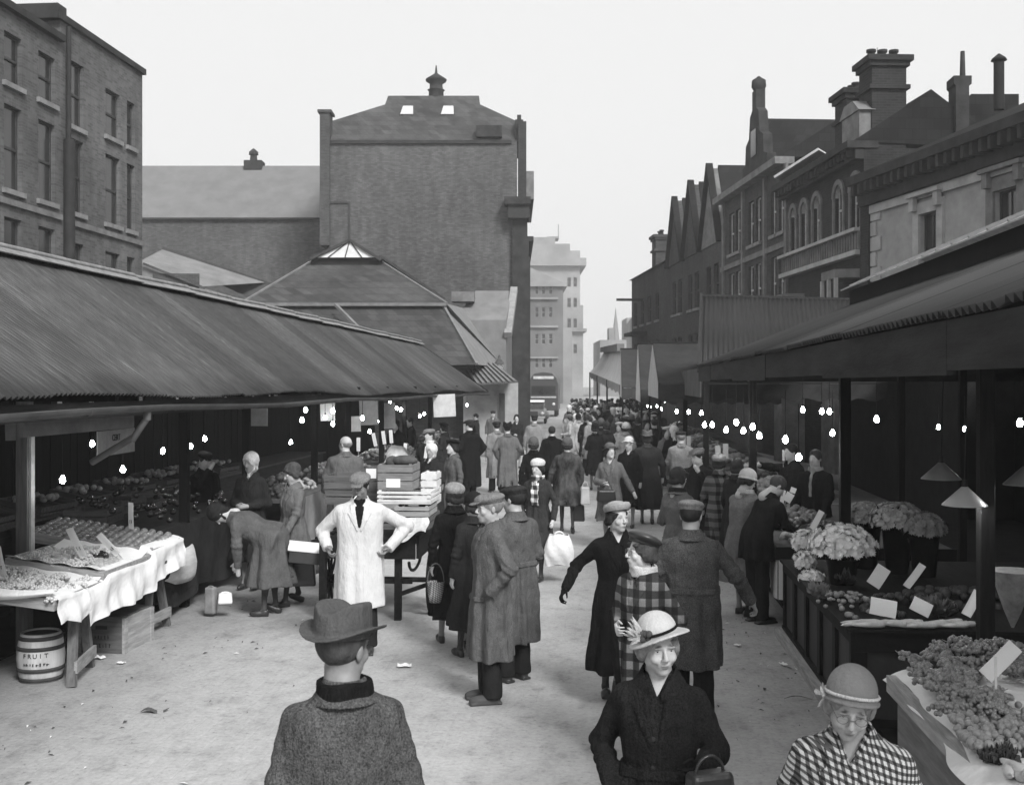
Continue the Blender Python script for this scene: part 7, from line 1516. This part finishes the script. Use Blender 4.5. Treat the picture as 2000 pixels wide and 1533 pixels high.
# --- 7, 8 raincoat men
f = Figure('m', hem=.36, arms=('pocket', 'pocket'), head=(R(6), R(2), 0), seed=1, bulk=1.04)
person('man in a pale flat cap and raincoat standing in profile, hands in pockets', place(958, 9.25), facing(958, 78), 1.70, f, rain, .008, 'cap', capgrey, 'short', hair_g, flaps=True, skin=.36, shoem=brownshoe, bodyres=.007)
f = Figure('m', hem=.34, arms=(((.24, .04, 1.1), (.2, -.05, .93), ), 'pocket'), head=(R(15), R(4), 0), seed=9, bulk=1.0)
person('man in a darker cap and belted raincoat just behind the raincoated man', place(1004, 9.9), facing(1004, 140), 1.70, f, C(.10, .6, 'belted_raincoat'), .009, 'cap', capdark, 'short', hair_d, belt=True, skin=.34)
# --- 9 white-coated trader
f = Figure('m', hem=.44, arms=(((.35, .10, 1.14), (.29, -.03, 1.00)), ((.43, .10, 1.18), (.26, -.05, .99))), head=(R(-14), R(12), R(3)), seed=4, bulk=1.06, legs=.12, folds=.5)
w9 = person('market trader in a long white coat and flat cap, hands on hips', place(703, 11.0), facing(703, 2), 1.72, f, whitecot, .008, 'cap', capgrey, 'short', hair_d, skin=.2, jumper=blackwool, bodyres=.007, flaps=False)
c, Rm = f.hmat(); q = MB(); a = (c+Rm@Vector((-.005, -.105, -.064)))*(1.72/1.7); M_ = Matrix.Translation(w9.location)@Matrix.Rotation(w9.rotation_euler[2], 4, 'Z'); q.tube(M_@a, M_@(a+Vector((-.02, -.06, -.02))), .006, .006, 8); tag(q.build('cigarette', card_w), 'cigarette in the mouth of the white-coated trader', 'cigarette')
# --- 10, 11 and the nearer middle distance
def P(label, px, D, H, sex, face, coatm, hem=.40, arms=('down', 'down'), head=(0, 0, 0), legs=0, hat=None, hatm=None, hair='short', hm=None, res=None, lean=0, bulk=1.0, seed=1, **kw):
    fg = Figure(sex, hem=hem, arms=arms, head=tuple(R(a) for a in head), legs=legs, lean=lean, bulk=bulk, seed=seed, hinge=kw.pop('hinge', False))
    res = res or (.009 if D < 11.5 else .0105 if D < 14 else .013 if D < 19 else .017)
    return person(label, place(px, D, kw.pop('z', 0)), facing(px, face), H, fg, coatm, res, hat, hatm, hair, hm, trousers=kw.pop('trousers', sex == 'm'), eyes=kw.pop('eyes', D < 14), **kw)
P('woman in a black coat and pale gathered hat walking away with a basket', 887, 11.2, 1.60, 'f', 165, blackwool, .32, (((.25, 0, 1.1), (.27, -.03, .88)), 'down'), (10, 0, 0), .45, 'soft', C(.24, .4, 'pale_velvet'), 'waved', hair_d, seed=3)
P('dark-coated woman half hidden between the black coat and the raincoats', 925, 10.7, 1.55, 'f', 150, darkwool, .32, ('fwd', 'down'), (0, 5, 0), .3, 'cloche', hatdark, 'waved', hair_d, seed=12, stock=dstock)
P('girl in a pale hat and checked scarf carrying a big white shopping bag', 1050, 15.0, 1.59, 'f', 18, C(.035, .5, 'dark_duffel'), .38, (((.25, .02, 1.10), (.22, -.05, .90)), ((.27, 0, 1.10), (.26, -.1, .87))), (-12, 8, 0), .3, 'soft', C(.55, .4, 'cream_wool'), 'waved', hair_d, muffler=(chk, 1.06, .0, .055), stock=dstock, seed=4, eyes=True)
P('woman bent double over the ground beside the skirted table', 528, 12.7, 1.62, 'f', 96, C(.10, .6, 'worn_grey_coat'), .36, (((.20, -.22, 1.20), (.17, -.46, 1.16)), ((.20, -.20, 1.22), (.15, -.44, 1.10))), (0, 20, 0), .15, 'scarf', darkwool, None, None, lean=1.12, bulk=1.25, hinge=True, collar=False, stock=dstock, seed=6, eyes=False)
P('smiling curly-haired woman in a pale grey coat holding a parcel', 572, 13.3, 1.66, 'f', 62, C(.13, .5, 'dove_grey_coat'), .36, ('down', 'fwd'), (-10, 22, 0), .35, None, None, 'curly', hair_b, seed=10, stock=dstock, skin=.4)
P('woman in a white headscarf and dark coat looking down at the fruit', 490, 14.3, 1.72, 'f', 28, darkwool, .36, ('fold', 'fold'), (-6, 12, 0), 0, 'scarf', scarf_w, 'waved', hair_d, seed=14, skin=.26)
P('balding man in a grey overcoat with his back turned at the left stall', 674, 17.2, 1.80, 'm', 165, C(.12, .5, 'grey_overcoat'), .45, ('fwd', 'fwd'), (35, 0, 0), 0, None, None, 'bald', hair_g, seed=15, bulk=1.12)
P('man in a flat cap and white collar facing the stall lights', 838, 22, 1.72, 'm', 15, darkwool, .45, ('down', 'down'), (-35, 0, 0), 0, 'cap', capgrey, 'short', seed=16, muffler=(scarf_w, 1.3, 0, .03))
P('woman in a white headscarf with folded dark sleeves beside the barrow', 843, 18.3, 1.62, 'f', 40, darkwool, .4, ('fold', 'fold'), (10, 6, 0), 0, 'scarf', scarf_w, 'waved', hair_d, seed=17, skin=.28)
P('dark-haired woman in a light grey coat right of the white headscarf', 884, 18.8, 1.66, 'f', 60, C(.09, .5, 'misty_coat'), .4, ('fold', 'down'), (5, -4, 0), 0, 'beret', hatdark, 'waved', hair_d, seed=18)
P('tall man in a long black overcoat and cap, back turned, by the left stall end', 917, 25, 1.80, 'm', 140, blackwool, .3, ('pocket', 'pocket'), (20, 0, 0), 0, 'cap', capdark, 'short', seed=19, bulk=1.1)
P('person in a light overcoat walking away, left of the close pair', 970, 27, 1.70, 'm', 160, C(.2, .5, 'light_mac'), .35, ('down', 'down'), (0, 0, 0), .2, 'cap', capdark, 'short', seed=20)
P('person in a long grey overcoat walking away, right of the close pair', 991, 25.5, 1.70, 'm', 175, C(.12, .5, 'long_grey_coat'), .28, ('pocket', 'pocket'), (0, 0, 0), .1, 'trilby', hatdark, 'short', seed=21)
P('man in a peaked cap and pale mac walking off down the street', 1044, 31, 1.75, 'm', 180, C(.22, .5, 'pale_mac'), .4, ('down', 'down'), (0, 0, 0), .2, 'cap', capdark, 'short', seed=22)
P('woman in a dark coat walking toward the camera beyond the pair', 1009, 35, 1.65, 'f', 0, darkwool, .4, ('fold', 'down'), (0, 0, 0), .2, None, None, 'waved', hair_d, seed=23)
P('small dark figure beside the pale shop wall', 929, 38, 1.6, 'm', 90, darkwool, .45, ('down', 'down'), (0, 0, 0), .2, None, None, 'short', seed=24); P('grey figure standing just left of the gas lamp', 963, 40, 1.65, 'm', 0, C(.1, .5, 'grey_jacket'), .5, ('down', 'down'), (0, 0, 0), 0, 'cap', capdark, 'short', seed=25)
P('woman in a dark rounded hat behind the girl with the checked scarf', 1042, 20, 1.64, 'f', 170, blackwool, .35, ('down', 'down'), (0, 0, 0), .1, 'cloche', hatmid, 'waved', hair_d, seed=26)
P('dark-haired person in a black coat between the hat and the fur coat', 1078, 25, 1.66, 'm', 180, blackwool, .4, ('down', 'down'), (0, 0, 0), 0, None, None, 'short', seed=27)
P('woman in a dark fur coat walking away with two bags', 1108, 19.7, 1.65, 'f', 176, fur_m, .50, ('down', ((.25, 0, 1.1), (.3, -.05, .87))), (0, 0, 0), .3, 'cloche', hatmid, 'waved', hair_d, seed=28, stock=dstock, bulk=1.12, collar=False)
P('woman in a light short coat and pale hat walking toward the camera', 1192, 18.0, 1.64, 'f', 8, C(.12, .5, 'heather_coat'), .45, ('fold', ((.27, .04, 1.1), (.38, .0, .92))), (30, 0, 0), .35, 'brim', hatmid, 'waved', hair_d, seed=29, skin=.45)
P('woman in a wide pale hat and dark coat behind the light short coat', 1228, 20.5, 1.62, 'f', 10, blackwool, .4, ('down', 'down'), (-20, 12, 0), .2, 'brim', hatlight, None, None, seed=30)
P('large woman in a long dark fur-collared coat, back turned', 1264, 21, 1.70, 'f', 176, C(.03, .5, 'brown_black_coat'), .28, ('down', 'down'), (0, 0, 0), .1, 'trilby', hatmid, 'waved', hair_d, seed=31, bulk=1.25, collarm=fur_m)
P('person in a pale coat seen from behind beyond the wide hat', 1222, 27, 1.66, 'f', 180, C(.3, .5, 'cream_coat'), .4, ('down', 'down'), (0, 0, 0), .1, 'cloche', hatlight, 'waved', hair_d, seed=32)
P('dark-haired woman walking away in the middle of the street', 1184, 28, 1.66, 'f', 170, darkwool, .4, ('down', 'down'), (20, 0, 0), .3, None, None, 'waved', hair_d, seed=33)
P('man in a pale grey jacket and cap, back to the camera, at the stalls', 1330, 21, 1.72, 'm', 172, C(.26, .5, 'pale_jacket'), .55, ('fwd', 'fwd'), (0, 0, 0), 0, 'cap', capdark, 'short', hair_g, seed=34)
P('man in a large soft cap smoking, right of the pale jacket', 1362, 16, 1.68, 'm', 20, darkwool, .45, ('down', ((.22, -.12, 1.14), (.10, -.22, 1.38))), (-25, 10, 0), 0, 'cap', capgrey, 'short', seed=35, bulk=1.05)
P('woman in a pale knitted hat and dark plaid coat, back turned, at the stall', 1405, 15.6, 1.62, 'f', 170, dplaid, .4, ('fwd', 'fwd'), (-20, 0, 0), 0, 'soft', C(.25, .4, 'knitted_wool'), 'waved', hair_d, seed=36)
P('dark-haired woman in a light coat turned to the stalls, behind the flat cap', 1325, 12.6, 1.66, 'f', 215, C(.12, .5, 'oatmeal_coat'), .36, ('down', 'fold'), (-10, 10, 0), .15, None, None, 'curly', hair_d, seed=37, muffler=(darkwool, 1.41, 0, .03))
P('woman in a cream hat and light coat with a stole leaning over the fish table', 1452, 12.7, 1.62, 'f', 215, C(.17, .5, 'pale_swagger_coat'), .40, ('fwd', ((.22, -.2, 1.2), (.2, -.42, 1.2))), (-20, 20, 0), .1, 'cloche', hatlight, 'waved', hair_d, seed=38, lean=.12, muffler=(C(.45, .3, 'pale_stole'), .98, -.06, .045), bulk=1.12)
P('man in a dark jacket stooping over the tickets at the fish table', 1478, 12.3, 1.64, 'm', 235, C(.020, .5, 'dark_jacket'), .72, (((.2, -.2, 1.15), (.17, -.42, 1.08)), ((.2, -.2, 1.15), (.17, -.42, 1.08))), (-10, 25, 0), 0, None, None, 'short', hair_b, seed=39, lean=.42)
P('shadowy vendor with braces behind the fish table', 1592, 15.0, 1.72, 'm', 25, C(.012, .5, 'black_waistcoat'), .7, ('fwd', 'fwd'), (0, 5, 0), 0, None, None, 'short', seed=40, muffler=(C(.2, .3, 'dim_shirt'), 1.1, 0, .02), skin=.25)
P('vendor reaching out an arm between the posts', 1545, 16.5, 1.72, 'm', 50, darkwool, .7, (((.20, -.20, 1.36), (.12, -.46, 1.40)), 'down'), (0, 5, 0), 0, None, None, 'short', seed=41)
P('dark-haired shopper beside the cream hat, facing the far stall', 1440, 15.0, 1.6, 'f', 200, darkwool, .4, ('fwd', 'fwd'), (0, 0, 0), 0, None, None, 'waved', hair_d, seed=42)
P('stallholder behind the left fruit in the gloom, pale hand raised', 400, 15.5, 1.66, 'm', -40, blackwool, .6, ('up', 'down'), (-20, 10, 0), 0, 'cap', hatdark, 'short', seed=43, skin=.34)
P('dim stallholder in a dark hat under the swarm of bulbs', 772, 27, 1.75, 'f', 20, blackwool, .5, ('down', 'down'), (0, 0, 0), 0, 'cloche', hatdark, 'waved', seed=44); P('dim dark figure right of the stallholder under the swarm of bulbs', 800, 30, 1.7, 'm', 60, darkwool, .5, ('down', 'down'), (0, 0, 0), 0, None, None, 'short', seed=45)
P('shopper in a dark hat at the far left stalls', 868, 27, 1.65, 'f', 120, darkwool, .4, ('fwd', 'down'), (0, 0, 0), 0, 'beret', hatdark, 'waved', seed=46)
# --- crowd further down the street: eight figures grown once, then copied
random.seed(31)
tones = [C(v, .5, 'crowd_cloth_%d' % i) for i, v in enumerate((.014, .03, .05, .085, .14, .22, .34))]
AR = [('m', 180, 'cap', ('down', 'down'), .42, 'man in a cap walking away'), ('f', 180, 'cloche', ('down', 'fold'), .38, 'woman in a close hat walking away'), ('f', 0, 'scarf', ('down', 'down'), .40, 'woman in a headscarf coming this way'), ('m', 0, 'trilby', ('down', 'pocket'), .42, 'man in a trilby coming this way'), ('f', 0, 'beret', ('fold', 'down'), .40, 'woman in a beret coming this way'), ('m', 150, None, ('down', 'down'), .42, 'bareheaded man walking away'), ('f', 60, 'brim', ('fold', 'fold'), .38, 'woman in a brimmed hat turned aside'), ('f', 200, None, ('down', 'down'), .40, 'bareheaded woman walking away')]
hats7 = [hatlight, hatmid, hatdark, capgrey, scarf_w]
spots = []
for i in range(4200):
    D = 24+46*random.random()**1.1; X = random.uniform(-2.9, 1.55); px = 1190+X*FPX/.9963/D
    if D > 55 and px < 1085: continue
    if px < 1075+min(40, (D-24)*1.5) and random.random() < .93: continue
    if px < 1135 and D < 34: continue
    if D < 27 and px < 1290: continue
    if any(math.hypot(X-a, D-b) < .56 for a, b in spots): continue
    spots.append((X, D))
    if len(spots) >= 128: break
protos = []
for i, (X, D) in enumerate(spots):
    a = i % len(AR); sex, fc, hat, arms, hem, lab = AR[a]; px = 1190+X*FPX/.9963/D; tn = random.choice(tones); hm_ = scarf_w if hat == 'scarf' else random.choice(hats7[:3])
    tone_n = ['black', 'dark', 'dark', 'grey', 'mid-grey', 'pale', 'pale'][tones.index(tn)]; zone = 'near edge' if D < 34 else 'middle' if D < 48 else 'far part'
    side = 'left' if X < -.9 else 'right' if X > .4 else 'centre'
    label = '%s, %s clothes, %s of crowd, %s' % (lab, tone_n, side, zone)
    if a >= len(protos):
        fg = Figure(sex, hem=hem, arms=arms, legs=.3, seed=a, head=(0, 0, 0)); o = person(label, place(px, D), facing(px, fc), 1.66, fg, tn, .022, hat, hm_, 'short' if sex == 'm' else 'waved', hair_d, trousers=sex == 'm', eyes=False, group='crowd down the street'); protos.append(o)
    else:
        o = copy_tree(protos[a]); o.location = place(px, D); o.rotation_euler[2] = facing(px, fc+random.uniform(-35, 35)); s_ = random.uniform(.93, 1.06); o.scale = (s_, s_, s_); o['label'] = label
        for ch in o.children:
            n_ = ch.name.split('.')[0]
            if n_ in ('coat', 'collar'): ch.material_slots[0].link = 'OBJECT'; ch.material_slots[0].material = tn
            elif n_ in ('hat', 'flat_cap', 'beret') : ch.material_slots[0].link = 'OBJECT'; ch.material_slots[0].material = hm_
# --- things carried
def shopping(label, c, rz, d, mt, name='shopping_bag', handle=.12): return handbag(label, c, rz, d, mt, handle, name)
q = empty('shopping_bag', W(1092, 1068, 14.7), .1, 'bulging white shopping bag held by the girl in the checked scarf', 'bag'); m_ = MB(); m_.grid(lambda u, v: ((.17+.05*math.sin(v*3.1)-.03*v)*math.cos(u*6.283)*(1-.12*v), (.03+.07*math.sin(min(1, v+.0)*3.0))*math.sin(u*6.283)+.008*math.sin(u*40+v*9), -.24+.40*v+.012*math.sin(u*19)), 40, 12, True, .003); m_.add([(-.17, 0, -.24), (.17, 0, -.24), (0, .05, -.24), (0, -.05, -.24)], [(0, 3, 1), (0, 1, 2)]); m_.build('bag_body', sheet_w, q)
m_ = MB()
for y in (-.02, .02): m_.path([(.06*math.cos(t), y, .15+.05*math.sin(t)) for t in np.linspace(0, 3.14, 9)], .01, 6)
m_.build('handle', sheet_w, q)
bk = empty('basket', W(851, 1148, 11.0), .2, 'small woven basket hanging from the hand of the black-coated woman', 'basket'); m_ = MB(); m_.lathe([(.001, -.14), (.06, -.14), (.075, -.05), (.085, .06), (.09, .065), (.08, .06), (.07, -.05), (.05, -.12)], (0, 0, 0), 24, 1, .75); m_.build('weave', check(.1, .25, .5, .022, 'wicker_weave', diag=.6), bk)
m_ = MB(); m_.path([(.08*math.cos(t), 0, .06+.18*math.sin(t)) for t in np.linspace(0, 3.14, 12)], .006, 6); m_.build('handle', wood_d, bk)
pc = empty('parcel', W(602, 1082, 12.75), .25, 'flat white-topped parcel held by the curly-haired woman', 'parcel'); m_ = MB(); m_.box((0, 0, 0), (.42, .26, .14), (.25, .12, 0)); m_.build('box', mat(.06, .8, key='brown_paper'), pc, bevel=.01); m_ = MB(); m_.box((0, -.018, .082), (.44, .28, .012), (.25, .12, 0)); m_.build('paper_top', card_w, pc)
shopping('dark shopping bag below the flat parcel', W(592, 1120, 13.0), .2, (.3, .12, .28), None, 'shopping_bag', .08)
shopping('tall brown paper bag standing by the bending woman\'s feet', W(412, 1172, 12.6), -.2, (.13, .09, .30), mat(.22, .8, .3, 8, .5, 14, key='kraft_paper'), 'paper_bag', .02)
shopping('small crumpled white bundle at the bending woman\'s feet', W(440, 1168, 12.5), .3, (.16, .1, .12), card_w, 'paper_bag', .02)
shopping('light grey shopping bag hanging by the fur-coated woman', W(1143, 968, 19.4), .1, (.16, .1, .3), mat(.4, .8, key='grey_canvas'), 'shopping_bag', .1)
shopping('dark handbag behind the fur-coated woman\'s pale bag', W(1131, 1002, 19.6), -.1, (.2, .1, .28), None, 'handbag', .08)
shopping('dark basket with a white cover carried by the light-coated woman', W(1184, 968, 17.6), .1, (.3, .2, .18), None, 'shopping_bag', .12)
